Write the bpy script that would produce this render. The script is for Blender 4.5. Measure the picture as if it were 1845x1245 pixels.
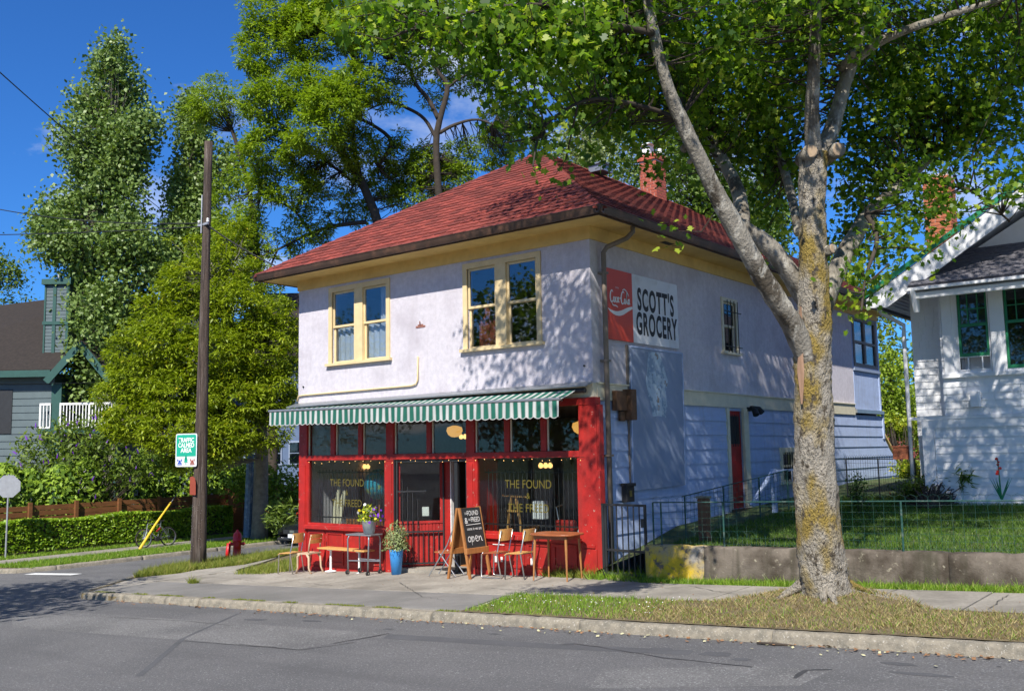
import bpy, math, random
import numpy as np
from mathutils import Vector, Matrix
random.seed(7); RNG = np.random.default_rng(7)
for _o in list(bpy.data.objects): bpy.data.objects.remove(_o)
SC = bpy.context.scene
COL = SC.collection
rad = math.radians

# ------------------------------------------------------------------ camera
CX, CY, FPX = 922.5, 622.5, 1738.19
CAM = np.array([10.1135, -15.1652, 2.2939])
YAW, PITCH, ROLL = -0.671401, 0.1110935, -0.0172214
def _axes():
    F = np.array([math.sin(YAW)*math.cos(PITCH), math.cos(YAW)*math.cos(PITCH), math.sin(PITCH)])
    r = np.array([math.cos(YAW), -math.sin(YAW), 0.0]); u = np.cross(r, F)
    c, s = math.cos(ROLL), math.sin(ROLL)
    return c*r+s*u, -s*r+c*u, F
AR, AU, AF = _axes()
cam = bpy.data.cameras.new('camera'); camo = bpy.data.objects.new('camera', cam); COL.objects.link(camo)
camo.matrix_world = Matrix(((AR[0], AU[0], -AF[0], CAM[0]), (AR[1], AU[1], -AF[1], CAM[1]), (AR[2], AU[2], -AF[2], CAM[2]), (0, 0, 0, 1)))
cam.sensor_width = 36.0; cam.sensor_fit = 'HORIZONTAL'; cam.lens = FPX/1845*36; cam.clip_end = 3000; cam.clip_start = .05
SC.camera = camo
SC.render.resolution_x = 1024; SC.render.resolution_y = 690

# ------------------------------------------------------------------ light
SUN_EL, SUN_AZ = rad(44.5), rad(157)          # azimuth clockwise from +Y
sdir = Vector((math.sin(SUN_AZ)*math.cos(SUN_EL), math.cos(SUN_AZ)*math.cos(SUN_EL), math.sin(SUN_EL)))
W = bpy.data.worlds.new('World'); SC.world = W; W.use_nodes = True
nt = W.node_tree; nt.nodes.clear()
wo = nt.nodes.new('ShaderNodeOutputWorld'); bg = nt.nodes.new('ShaderNodeBackground')
sky = nt.nodes.new('ShaderNodeTexSky'); sky.sky_type = 'NISHITA'; sky.sun_disc = False
sky.sun_elevation = SUN_EL; sky.sun_rotation = SUN_AZ; sky.altitude = 0; sky.air_density = 1.0; sky.dust_density = 0.05; sky.ozone_density = 2.0
bg.inputs['Strength'].default_value = 0.05
# fair-weather clouds: noise over the view direction, everywhere in the sky
tc = nt.nodes.new('ShaderNodeTexCoord'); sep = nt.nodes.new('ShaderNodeSeparateXYZ'); nt.links.new(tc.outputs['Generated'], sep.inputs[0])
mx = nt.nodes.new('ShaderNodeMath'); mx.operation = 'ADD'; mx.inputs[1].default_value = 0.22; nt.links.new(sep.outputs[2], mx.inputs[0])
mm = nt.nodes.new('ShaderNodeMath'); mm.operation = 'MAXIMUM'; mm.inputs[1].default_value = 0.06; nt.links.new(mx.outputs[0], mm.inputs[0])
cmb = nt.nodes.new('ShaderNodeCombineXYZ')
for i in (0, 1):
    dv = nt.nodes.new('ShaderNodeMath'); dv.operation = 'DIVIDE'; nt.links.new(sep.outputs[i], dv.inputs[0]); nt.links.new(mm.outputs[0], dv.inputs[1]); nt.links.new(dv.outputs[0], cmb.inputs[i])
cn = nt.nodes.new('ShaderNodeTexNoise'); cn.inputs['Scale'].default_value = 1.3; cn.inputs['Detail'].default_value = 9; cn.inputs['Roughness'].default_value = .56
cmap = nt.nodes.new('ShaderNodeMapping'); cmap.inputs['Location'].default_value = (9.15, 5.25, 0.0)
nt.links.new(cmb.outputs[0], cmap.inputs[0]); nt.links.new(cmap.outputs[0], cn.inputs['Vector'])
cr = nt.nodes.new('ShaderNodeValToRGB'); cr.color_ramp.elements[0].position = .53; cr.color_ramp.elements[1].position = .68
nt.links.new(cn.outputs[0], cr.inputs[0])
mixc = nt.nodes.new('ShaderNodeMix'); mixc.data_type = 'RGBA'; mixc.inputs['B'].default_value = (14, 14.6, 15.6, 1)
sat = nt.nodes.new('ShaderNodeHueSaturation'); sat.inputs['Saturation'].default_value = 1.0
tint = nt.nodes.new('ShaderNodeMix'); tint.data_type = 'RGBA'; tint.blend_type = 'MULTIPLY'; tint.inputs['Factor'].default_value = 1; tint.inputs['B'].default_value = (.42, 1.1, 2.1, 1)
nt.links.new(sky.outputs[0], tint.inputs['A']); nt.links.new(tint.outputs['Result'], sat.inputs['Color'])
nt.links.new(cr.outputs[0], mixc.inputs['Factor']); nt.links.new(sat.outputs[0], mixc.inputs['A'])
nt.links.new(mixc.outputs['Result'], bg.inputs[0]); nt.links.new(bg.outputs[0], wo.inputs[0])
sl = bpy.data.lights.new('sun', 'SUN'); sl.energy = 5.0; sl.angle = rad(.53); sl.color = (1.0, .95, .86)
so = bpy.data.objects.new('sun', sl); COL.objects.link(so); so.location = (10, -40, 40)
so.rotation_euler = sdir.to_track_quat('Z', 'Y').to_euler()
SC.view_settings.view_transform = 'Standard'; SC.view_settings.look = 'None'; SC.view_settings.exposure = 0.5; SC.view_settings.gamma = 1.0

# ------------------------------------------------------------------ pixel helpers (photo pixel -> point on a known plane)
def ray(x, y): return AF+AR*(x-CX)/FPX+AU*(CY-y)/FPX
def onY(x, y, Y=0.0):
    d = ray(x, y); return CAM+d*((Y-CAM[1])/d[1])
def onX(x, y, X=0.0):
    d = ray(x, y); return CAM+d*((X-CAM[0])/d[0])
def onZ(x, y, Z=0.0):
    d = ray(x, y); return CAM+d*((Z-CAM[2])/d[2])
def at(x, y, depth): return CAM+ray(x, y)*depth
def px(P):
    d = np.asarray(P, float)-CAM; w = d@AF
    return CX+FPX*(d@AR)/w, CY-FPX*(d@AU)/w
def gz(x, y):
    """height of the pavement level: the street climbs towards +X"""
    x = np.clip(x, -20.0, 30.0); y = np.clip(y, -40.0, 60.0)
    return .046*x+.01*y
def G(x, y, dz=0.0):
    d = ray(x, y); t = 5.0
    while t < 200:
        P = CAM+d*t
        if P[2] < gz(P[0], P[1])+dz: return P
        t += .02
    return P

# ------------------------------------------------------------------ mesh helpers
class MB:
    def __init__(s): s.v = []; s.f = []
    def add(s, vs, fs):
        o = len(s.v); s.v += [tuple(float(c) for c in p) for p in vs]; s.f += [tuple(i+o for i in f) for f in fs]; return s
    def box(s, a, b):
        x0, y0, z0 = [min(p, q) for p, q in zip(a, b)]; x1, y1, z1 = [max(p, q) for p, q in zip(a, b)]
        return s.add([(x0,y0,z0),(x1,y0,z0),(x1,y1,z0),(x0,y1,z0),(x0,y0,z1),(x1,y0,z1),(x1,y1,z1),(x0,y1,z1)],
                     [(0,3,2,1),(4,5,6,7),(0,1,5,4),(1,2,6,5),(2,3,7,6),(3,0,4,7)])
    def obox(s, c, u, v, w):
        c, u, v, w = [np.asarray(k, float) for k in (c, u, v, w)]
        P = [c+i*u+j*v+k*w for k in (-1, 1) for i, j in ((-1,-1),(1,-1),(1,1),(-1,1))]
        return s.add(P, [(0,3,2,1),(4,5,6,7),(0,1,5,4),(1,2,6,5),(2,3,7,6),(3,0,4,7)])
    def bar(s, a, b, w, h, up=(0,0,1)):
        a = np.asarray(a, float); b = np.asarray(b, float); d = b-a; L = np.linalg.norm(d); d = d/L
        up = np.asarray(up, float); q = np.cross(d, up)
        if np.linalg.norm(q) < 1e-4: q = np.cross(d, (1, 0, 0))
        q /= np.linalg.norm(q); t = np.cross(q, d)
        return s.obox((a+b)/2, d*L/2, q*w/2, t*h/2)
    def quad(s, a, b, c, d): return s.add([a, b, c, d], [(0, 1, 2, 3)])
    def poly(s, P): return s.add(P, [tuple(range(len(P)))])
    def prism(s, P, vec):
        n = len(P); vec = np.asarray(vec, float); Q = [np.asarray(p, float)+vec for p in P]
        return s.add(list(P)+Q, [tuple(range(n))[::-1], tuple(range(n, 2*n))]+[(i, (i+1) % n, n+(i+1) % n, n+i) for i in range(n)])
    def tube(s, P, r, n=8, cap=True):
        P = [np.asarray(p, float) for p in P]; m = len(P)
        R = [r]*m if np.isscalar(r) else list(r)
        vs = []; prev = None
        for i in range(m):
            d = P[min(i+1, m-1)]-P[max(i-1, 0)]; d = d/(np.linalg.norm(d)+1e-12)
            if prev is None:
                q = np.cross(d, (0, 0, 1.0))
                if np.linalg.norm(q) < .05: q = np.cross(d, (1.0, 0, 0))
            else: q = prev-d*(prev@d)
            q /= np.linalg.norm(q); prev = q; t = np.cross(d, q)
            for k in range(n):
                a = 2*math.pi*k/n; vs.append(P[i]+R[i]*(math.cos(a)*q+math.sin(a)*t))
        fs = [(i*n+k, i*n+(k+1) % n, (i+1)*n+(k+1) % n, (i+1)*n+k) for i in range(m-1) for k in range(n)]
        if cap: fs += [tuple(range(n))[::-1], tuple(range((m-1)*n, m*n))]
        return s.add(vs, fs)
    def lathe(s, prof, c=(0, 0, 0), n=16):
        vs = [(c[0]+r*math.cos(2*math.pi*k/n), c[1]+r*math.sin(2*math.pi*k/n), c[2]+z) for r, z in prof for k in range(n)]
        m = len(prof)
        fs = [(i*n+k, i*n+(k+1) % n, (i+1)*n+(k+1) % n, (i+1)*n+k) for i in range(m-1) for k in range(n)]
        fs += [tuple(range(n))[::-1], tuple(range((m-1)*n, m*n))]
        return s.add(vs, fs)
    def build(s, name, mat, parent=None, smooth=False, bevel=0.0, kind=None, label=None):
        me = bpy.data.meshes.new(name); me.from_pydata(s.v, [], s.f); me.update()
        return link(me, name, mat, parent, smooth, bevel, kind, label)
def link(me, name, mat, parent=None, smooth=False, bevel=0.0, kind=None, label=None):
    o = bpy.data.objects.new(name, me); COL.objects.link(o)
    if mat is not None and not me.materials: me.materials.append(mat)
    if smooth: me.shade_smooth()
    if bevel:
        b = o.modifiers.new('bevel', 'BEVEL'); b.width = bevel; b.segments = 2; b.limit_method = 'ANGLE'; b.angle_limit = rad(40)
    if parent is not None:
        o.parent = parent
        if parent.type == 'EMPTY': o.matrix_parent_inverse = Matrix.Translation(-Vector(parent.location))
    if kind: o['kind'] = kind
    if label: o['label'] = label
    return o
def npmesh(name, V, Fc, attr=None):
    """V (n,3), Fc (m,k) all faces of k corners"""
    me = bpy.data.meshes.new(name); n = len(V); m, k = Fc.shape
    me.vertices.add(n); me.vertices.foreach_set('co', np.ascontiguousarray(V, np.float32).ravel())
    me.loops.add(m*k); me.loops.foreach_set('vertex_index', np.ascontiguousarray(Fc, np.int32).ravel())
    me.polygons.add(m); me.polygons.foreach_set('loop_start', np.arange(0, m*k, k, dtype=np.int32))
    me.update(calc_edges=True)
    if attr is not None:
        a = me.attributes.new('rnd', 'FLOAT', 'POINT'); a.data.foreach_set('value', np.ascontiguousarray(attr, np.float32))
    return me
def thing(name, label, cat, loc=(0, 0, 0), group=None):
    o = bpy.data.objects.new(name, None); COL.objects.link(o); o.location = tuple(float(c) for c in loc); o.empty_display_size = .2
    o['label'] = label; o['category'] = cat
    if group: o['group'] = group
    return o
def tag(o, label, cat, group=None):
    o['label'] = label; o['category'] = cat
    if group: o['group'] = group
    return o
def copy_tree(o, parent=None):
    c = o.copy(); COL.objects.link(c)
    if parent is not None:
        mi = o.matrix_parent_inverse.copy(); c.parent = parent; c.matrix_parent_inverse = mi
    for ch in o.children: copy_tree(ch, c)
    return c
def text_mesh(s, size, align='CENTER', shear=0.0, bold=0.0, gap=1.0):
    cu = bpy.data.curves.new('txt', 'FONT'); cu.body = s; cu.size = size; cu.align_x = align; cu.align_y = 'BOTTOM_BASELINE'; cu.offset = bold; cu.space_character = gap; cu.shear = shear
    cu.resolution_u = 4
    o = bpy.data.objects.new('txt', cu); COL.objects.link(o)
    dg = bpy.context.evaluated_depsgraph_get(); me = bpy.data.meshes.new_from_object(o.evaluated_get(dg))
    bpy.data.objects.remove(o)
    return me
def put_text(name, s, size, mat, parent, origin, ux, uy, align='CENTER', sx=1.0, offs=0.0, shear=0.0, bold=0.0, gap=1.0):
    """flat lettering on a plane: ux = reading direction, uy = up"""
    me = text_mesh(s, size, align, shear, bold, gap); ux = np.asarray(ux, float); uy = np.asarray(uy, float); n = np.cross(ux, uy)
    co = np.zeros(len(me.vertices)*3); me.vertices.foreach_get('co', co); co = co.reshape(-1, 3)
    P = np.asarray(origin, float)+co[:, :1]*sx*ux+co[:, 1:2]*uy+n*offs
    me.vertices.foreach_set('co', P.ravel()); me.update()
    return link(me, name, mat, parent)
def strokes(name, lines, w, mat, parent, origin, ux, uy, offs):
    """flat pen strokes on a plane from 2-D polylines; w may vary per line point"""
    b = MB(); ux = np.asarray(ux, float); uy = np.asarray(uy, float); n = np.cross(ux, uy); o = np.asarray(origin, float)+n*offs
    for li, L in enumerate(lines):
        L = smooth2(L); m = len(L)
        vs = []
        for i, p in enumerate(L):
            a = L[max(i-1, 0)]; c = L[min(i+1, m-1)]; d = np.array([c[0]-a[0], c[1]-a[1]]); d = d/(np.linalg.norm(d)+1e-9)
            q = np.array([-d[1], d[0]])*w/2*(1.0 if len(p) < 3 else p[2])
            for s_ in (-1, 1):
                e = np.array(p[:2])+s_*q; vs.append(o+e[0]*ux+e[1]*uy+n*.0004*li)
        b.add(vs, [(2*i, 2*i+2, 2*i+3, 2*i+1) for i in range(m-1)])
    return b.build(name, mat, parent)
def smooth2(P, it=2):
    P = [np.array(p, float) for p in P]
    for _ in range(it):
        if len(P) < 3: break
        Q = [P[0]]
        for a, b_ in zip(P[:-1], P[1:]): Q += [a*.75+b_*.25, a*.25+b_*.75]
        Q.append(P[-1]); P = Q
    return P

# ------------------------------------------------------------------ materials
MAT = {}
def mk(name, col, rough=.7, var=.12, scale=6.0, bump=0.0, bscale=60.0, col2=None, c2=.55, c2w=.12, c2scale=2.0, metal=0.0, stretch=(1, 1, 1), emit=0.0, spec=.5, col3=None, c3=.6, c3scale=20.0, c3w=.06, coat=0.0, bdist=.01, orand=0.0, streak=None):
    m = bpy.data.materials.new(name); m.use_nodes = True; t = m.node_tree; N = t.nodes; L = t.links
    p = N['Principled BSDF']; p.inputs['Roughness'].default_value = rough; p.inputs['Metallic'].default_value = metal
    p.inputs['Specular IOR Level'].default_value = spec
    if coat: p.inputs['Coat Weight'].default_value = coat; p.inputs['Coat Roughness'].default_value = .05
    tc = N.new('ShaderNodeTexCoord'); mp = N.new('ShaderNodeMapping'); mp.inputs['Scale'].default_value = stretch
    L.new(tc.outputs['Object'], mp.inputs[0])
    def noise(sc, det=4.0):
        n = N.new('ShaderNodeTexNoise'); n.inputs['Scale'].default_value = sc; n.inputs['Detail'].default_value = det; n.inputs['Roughness'].default_value = .6
        L.new(mp.outputs[0], n.inputs['Vector']); return n
    def mix(a, b, f):
        x = N.new('ShaderNodeMix'); x.data_type = 'RGBA'
        for s_, v in (('A', a), ('B', b)):
            if isinstance(v, tuple): x.inputs[s_].default_value = (*v, 1)
            else: L.new(v, x.inputs[s_])
        L.new(f, x.inputs['Factor']); return x.outputs['Result']
    def ramp(n, a, b):
        r = N.new('ShaderNodeMapRange'); r.inputs['From Min'].default_value = a; r.inputs['From Max'].default_value = b; r.clamp = True
        L.new(n.outputs['Fac'], r.inputs['Value']); return r.outputs[0]
    lo = tuple(c*(1-var) for c in col); hi = tuple(min(1, c*(1+var)) for c in col)
    out = mix(lo, hi, ramp(noise(scale), .3, .7))
    if col2 is not None: out = mix(out, col2, ramp(noise(c2scale, 6), c2-c2w, c2+c2w))
    if col3 is not None: out = mix(out, col3, ramp(noise(c3scale, 3), c3-c3w, c3+c3w))
    if streak:
        sm = N.new('ShaderNodeMapping'); sm.inputs['Scale'].default_value = streak[2] if len(streak) > 2 else (5, 5, .28); L.new(tc.outputs['Object'], sm.inputs[0])
        sn = N.new('ShaderNodeTexNoise'); sn.inputs['Scale'].default_value = 1.6; sn.inputs['Detail'].default_value = 5; L.new(sm.outputs[0], sn.inputs['Vector'])
        sr_ = N.new('ShaderNodeMapRange'); sr_.inputs['From Min'].default_value = .5; sr_.inputs['From Max'].default_value = .72; sr_.inputs['To Max'].default_value = streak[0]; L.new(sn.outputs['Fac'], sr_.inputs['Value'])
        out = mix(out, streak[1], sr_.outputs[0])
    if orand:
        oi = N.new('ShaderNodeObjectInfo'); mr = N.new('ShaderNodeMapRange'); mr.inputs['To Min'].default_value = 1-orand; mr.inputs['To Max'].default_value = 1+orand*.35; L.new(oi.outputs['Random'], mr.inputs['Value'])
        ml = N.new('ShaderNodeVectorMath'); ml.operation = 'SCALE'; L.new(out, ml.inputs[0]); L.new(mr.outputs[0], ml.inputs['Scale']); out = ml.outputs[0]
    L.new(out, p.inputs['Base Color'])
    if emit:
        p.inputs['Emission Color'].default_value = (*col, 1); p.inputs['Emission Strength'].default_value = emit
    if bump:
        bn = noise(bscale, 3); b = N.new('ShaderNodeBump'); b.inputs['Strength'].default_value = bump; b.inputs['Distance'].default_value = bdist
        L.new(bn.outputs['Fac'], b.inputs['Height']); L.new(b.outputs[0], p.inputs['Normal'])
    MAT[name] = m; return m
def leafmat(name, ca, cb, trans=.35, rough=.45, cc=None, spec=.35, ccp=.97):
    m = bpy.data.materials.new(name); m.use_nodes = True; t = m.node_tree; N = t.nodes; L = t.links
    p = N['Principled BSDF']; p.inputs['Roughness'].default_value = rough; p.inputs['Specular IOR Level'].default_value = spec
    a = N.new('ShaderNodeAttribute'); a.attribute_name = 'rnd'
    r = N.new('ShaderNodeValToRGB'); e = r.color_ramp.elements; e[0].color = (*ca, 1); e[1].color = (*cb, 1); e[0].position = .05; e[1].position = min(.9, ccp-.06)
    if cc: q = r.color_ramp.elements.new(ccp); q.color = (*cc, 1)
    L.new(a.outputs['Fac'], r.inputs[0]); L.new(r.outputs[0], p.inputs['Base Color'])
    tr = N.new('ShaderNodeBsdfTranslucent'); g = N.new('ShaderNodeMix'); g.data_type = 'RGBA'; g.blend_type = 'MULTIPLY'; g.inputs['Factor'].default_value = 1
    g.inputs['B'].default_value = (1.5, 1.6, .55, 1); L.new(r.outputs[0], g.inputs['A']); L.new(g.outputs['Result'], tr.inputs[0])
    ms = N.new('ShaderNodeMixShader'); ms.inputs[0].default_value = trans
    L.new(p.outputs[0], ms.inputs[1]); L.new(tr.outputs[0], ms.inputs[2]); L.new(ms.outputs[0], N['Material Output'].inputs[0])
    MAT[name] = m; return m
def glassmat(name, tint=(.55, .6, .6), refl=.06):
    m = bpy.data.materials.new(name); m.use_nodes = True; t = m.node_tree; N = t.nodes; L = t.links; N.remove(N['Principled BSDF'])
    tr = N.new('ShaderNodeBsdfTransparent'); tr.inputs[0].default_value = (*tint, 1)
    gl = N.new('ShaderNodeBsdfGlossy'); gl.inputs['Roughness'].default_value = .02; gl.inputs[0].default_value = (1, 1, 1, 1)
    lw = N.new('ShaderNodeLayerWeight'); lw.inputs[0].default_value = .13
    mr = N.new('ShaderNodeMapRange'); mr.inputs['To Min'].default_value = refl; mr.inputs['To Max'].default_value = .9; L.new(lw.outputs['Fresnel'], mr.inputs['Value'])
    ms = N.new('ShaderNodeMixShader'); L.new(mr.outputs[0], ms.inputs[0]); L.new(tr.outputs[0], ms.inputs[1]); L.new(gl.outputs[0], ms.inputs[2])
    L.new(ms.outputs[0], N['Material Output'].inputs[0]); MAT[name] = m; return m

mk('asphalt', (.145, .141, .142), .85, .3, 34, .9, 110, col2=(.112, .11, .112), c2=.54, c2w=.12, c2scale=.5, streak=(.55, (.1, .098, .1), (.1, 1.1, 1)), col3=(.36, .36, .36), c3=.63, c3scale=48, c3w=.04, bdist=.02)
mk('asphalt_old', (.2, .19, .178), .9, .12, 2.0, .5, 120, col2=(.14, .135, .125), c2=.56, c2w=.14, c2scale=.6, col3=(.34, .33, .31), c3=.68, c3scale=50, c3w=.04)
mk('concrete', (.33, .3, .255), .9, .18, 16, .5, 90, orand=.14, col2=(.21, .19, .16), c2=.55, c2w=.12, c2scale=1.1, col3=(.13, .12, .1), c3=.72, c3scale=6, c3w=.04)
mk('kerb_concrete', (.25, .22, .17), .92, .2, 14, 1.0, 55, col2=(.16, .145, .115), c2=.56, c2w=.08, c2scale=5, col3=(.5, .47, .42), c3=.66, c3scale=45)
mk('tar', (.05, .05, .052), .6, .2, 8)
mk('road_paint', (.75, .75, .73), .7, .1, 12, col2=(.3, .3, .3), c2=.68, c2scale=14)
mk('soil', (.12, .09, .05), .95, .3, 5, .8, 40, col2=(.2, .16, .075), c2scale=6)
mk('lawn_base', (.05, .085, .02), .95, .35, 3, .8, 50, col2=(.1, .1, .035), c2=.6, c2scale=1.2)
mk('stucco', (.73, .69, .75), .92, .1, 9, 1.0, 75, col2=(.55, .505, .56), c2=.62, c2w=.12, c2scale=.9, col3=(.36, .32, .35), c3=.66, c3scale=60, c3w=.05, bdist=.03, streak=(.2, (.52, .46, .48)))
mk('siding_blue', (.4, .49, .7), .75, .05, 4, .15, 30, col2=(.34, .41, .58), c2=.6, c2w=.15, c2scale=1.5, stretch=(1, 1, 3), streak=(.4, (.3, .33, .4)))
mk('panel_blue', (.27, .33, .46), .75, .08, 2, .1, 30, col2=(.21, .26, .36), c2=.55, c2w=.15, c2scale=1.0)
mk('cream', (.7, .48, .16), .7, .08, 5, .2, 30, col2=(.58, .37, .11), c2=.6, c2w=.12, c2scale=1.4)
mk('cream_worn', (.68, .53, .29), .7, .08, 5, .3, 30, col2=(.25, .2, .13), c2=.7, c2w=.03, c2scale=11)
mk('cream_pale', (.68, .62, .45), .75, .08, 4, .2, 30)
mk('red_paint', (.39, .014, .01), .55, .18, 5, .35, 45, col2=(.25, .012, .01), c2=.57, c2w=.15, c2scale=1.6, col3=(.36, .19, .15), c3=.69, c3scale=13, c3w=.02, streak=(.35, (.2, .03, .022)))
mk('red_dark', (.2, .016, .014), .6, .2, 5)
mk('shingle_red', (.25, .045, .03), .9, .22, 7, .6, 90, orand=.45, col2=(.1, .018, .016), c2=.55, c2w=.16, c2scale=.9, col3=(.3, .065, .05), c3=.66, c3scale=40)
mk('gutter_brown', (.07, .042, .03), .45, .2, 3, col2=(.2, .1, .06), c2=.62, c2w=.1, c2scale=2)
mk('pipe_brown', (.2, .16, .125), .6, .2, 4, stretch=(1, 1, .3))
mk('dark_metal', (.02, .021, .023), .5, .2, 6)
mk('grey_metal', (.3, .32, .34), .4, .1, 6, metal=.6)
mk('chrome', (.55, .55, .54), .28, .08, 6, metal=.9)
mk('galv', (.4, .41, .43), .5, .1, 8, metal=.5)
mk('white_paint', (.8, .8, .8), .6, .04, 5, .1, 20)
mk('white_worn', (.74, .74, .72), .7, .1, 5, .2, 20, col2=(.4, .39, .37), c2=.68, c2scale=8)
mk('green_trim', (.015, .2, .085), .5, .1, 4)
mk('awning_green', (.006, .105, .072), .8, .15, 5)
mk('awning_white', (.44, .45, .44), .8, .07, 5, col2=(.5, .5, .49), c2=.62, c2scale=3)
mk('awning_grey', (.2, .25, .23), .8, .1, 5)
mk('wood_ply', (.62, .36, .12), .45, .15, 4, .1, 20, stretch=(8, 8, 1), col2=(.5, .25, .07), c2scale=4)
mk('wood_brown', (.36, .15, .045), .5, .2, 4, .15, 25, stretch=(6, 6, 1))
mk('wood_red', (.33, .1, .035), .4, .2, 5, .1, 25)
mk('wood_fence', (.18, .07, .022), .7, .25, 3, .3, 25, stretch=(1, 1, 6))
mk('pole_wood', (.115, .082, .064), .95, .35, 5, 1.0, 30, stretch=(6, 6, .25), col2=(.04, .027, .022), c2scale=3, col3=(.19, .16, .14), c3=.62, c3scale=5, bdist=.03)
mk('beige_paint', (.5, .36, .24), .6, .1, 5)
mk('black', (.012, .012, .013), .6, .1, 4)
mk('chalkboard', (.016, .017, .018), .75, .2, 3)
mk('chalk', (.75, .75, .73), .9, .1, 20)
mk('rust_wood', (.12, .06, .03), .8, .3, 9, .4, 40)
mk('brick_red', (.36, .085, .05), .85, .3, 9, .5, 60)
mk('brick_orange', (.42, .13, .06), .85, .3, 9, .5, 60)
mk('mortar', (.5, .46, .42), .9, .1, 12)
mk('wall_concrete', (.15, .125, .1), .93, .18, 4, .9, 30, col2=(.05, .038, .026), c2=.5, c2w=.1, c2scale=1.9, col3=(.3, .27, .2), c3=.68, c3scale=11, streak=(.75, (.04, .036, .02)))
mk('lichen_concrete', (.25, .23, .2), .93, .2, 4, .9, 30, col2=(.58, .39, .02), c2=.47, c2w=.1, c2scale=1.7, col3=(.12, .1, .08), c3=.6, c3scale=8)
mk('sign_red', (.6, .05, .012), .45, .08, 2)
mk('sign_white', (.66, .68, .72), .5, .05, 2, col2=(.5, .5, .5), c2=.66, c2scale=2.5)
mk('sign_green', (.012, .36, .24), .45, .05, 4)
mk('sign_blue', (.03, .08, .42), .5, .05, 4)
mk('sign_brown', (.3, .06, .03), .5, .05, 4)
mk('gold', (.115, .095, .012), .5, .1, 10)
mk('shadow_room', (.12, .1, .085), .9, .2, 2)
mk('room_wall', (.2, .18, .15), .9, .2, 1.5)
mk('curtain', (.72, .76, .74), .9, .06, 3)
mk('curtain_red', (.45, .12, .06), .9, .2, 3)
mk('lamp_glow', (1.0, .5, .12), .5, 0, 5, emit=.75)
mk('bulb_glow', (1.0, .55, .18), .5, 0, 5, emit=1.8)
mk('pail', (.5, .55, .58), .4, .1, 6, metal=.5)
mk('blue_pot', (.05, .3, .72), .4, .05, 5)
mk('globe_blue', (.03, .3, .42), .35, .3, 4, col2=(.3, .38, .12), c2=.56, c2w=.03, c2scale=6)
mk('hydrant_red', (.55, .012, .016), .4, .15, 8)
mk('car_paint', (.008, .009, .013), .2, .1, 3, coat=.6)
mk('rubber', (.015, .015, .016), .8, .1, 8)
mk('headlight', (.75, .78, .8), .15, .1, 12)
mk('yellow', (.75, .48, .02), .5, .1, 6)
mk('house_white', (.8, .8, .82), .75, .04, 3, .1, 20)
mk('slate', (.12, .115, .13), .9, .3, 7, .5, 80)
mk('slate_dark', (.022, .016, .013), .9, .3, 7, .5, 80)  # roof brown cut to near black, shade put into the colour
mk('house_grey', (.105, .14, .15), .8, .08, 3)  # wall colour darkened in place of tree shade on the apartment house
mk('house_blue', (.1, .15, .26), .8, .1, 3)
mk('trim_teal', (.018, .075, .062), .6, .1, 5)
mk('roof_far', (.2, .04, .035), .9, .2, 3)
mk('bark_maple', (.37, .33, .27), .92, .25, 6, 1.0, 26, stretch=(1.6, 1.6, .85), col2=(.31, .22, .05), c2=.525, c2w=.07, c2scale=1.4, col3=(.1, .08, .055), c3=.6, c3scale=7, c3w=.05, bdist=.09)
mk('bark_pale', (.25, .225, .185), .9, .2, 6, .9, 30, stretch=(1, 1, .6), col2=(.075, .06, .042), c2=.55, c2w=.07, c2scale=3.2, col3=(.42, .39, .33), c3=.6, c3scale=8, bdist=.03)
mk('bark_dark', (.05, .038, .028), .95, .3, 6, .8, 25)
mk('bark_grey', (.2, .18, .14), .95, .3, 6, .8, 25)
mk('wound_wood', (.33, .2, .13), .9, .2, 5, .5, 30, stretch=(3, 3, .4), col2=(.3, .18, .11), c2scale=6)
mk('cut_wood', (.36, .26, .17), .9, .15, 12, .3, 40)
mk('petal_purple', (.16, .03, .42), .6, .2, 20)
mk('petal_yellow', (.75, .55, .02), .6, .2, 20)
mk('petal_red', (.6, .03, .02), .6, .2, 20)
mk('wire_green', (.01, .06, .048), .6, .3, 20, col2=(.14, .17, .15), c2=.64, c2scale=9)
glassmat('glass_store', (.82, .85, .84), .03)
glassmat('glass_upper', (.75, .78, .82), .1)
glassmat('glass_house', (.35, .38, .4), .07)

# ------------------------------------------------------------------ ground
def struct(o): o['kind'] = 'structure'; return o
def sheet(name, xs, ys, zf, mat, parent=None, smooth=True):
    X, Y = np.meshgrid(np.asarray(xs, float), np.asarray(ys, float), indexing='ij')
    V = np.stack([X, Y, zf(X, Y)], -1).reshape(-1, 3); n, m = X.shape
    I = np.arange(n*m).reshape(n, m)
    Fc = np.stack([I[:-1, :-1], I[1:, :-1], I[1:, 1:], I[:-1, 1:]], -1).reshape(-1, 4)
    return link(npmesh(name, V, Fc), name, MAT[mat], parent, smooth)
far = [-1600, -400, -200, -100, -60, -40, -30, -20, -10, 0, 10, 20, 30, 60, 100, 200, 400, 1600]
struct(sheet('ground', far, far, lambda x, y: gz(x, y)-.30, 'lawn_base'))
road = struct(sheet('road', [-300, -100, -40, -20, -10, 0, 10, 20, 30, 60, 150], [-90, -60, -40, -20, -4, 0, 30, 60, 200], lambda x, y: gz(x, y)-.13, 'asphalt'))

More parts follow.
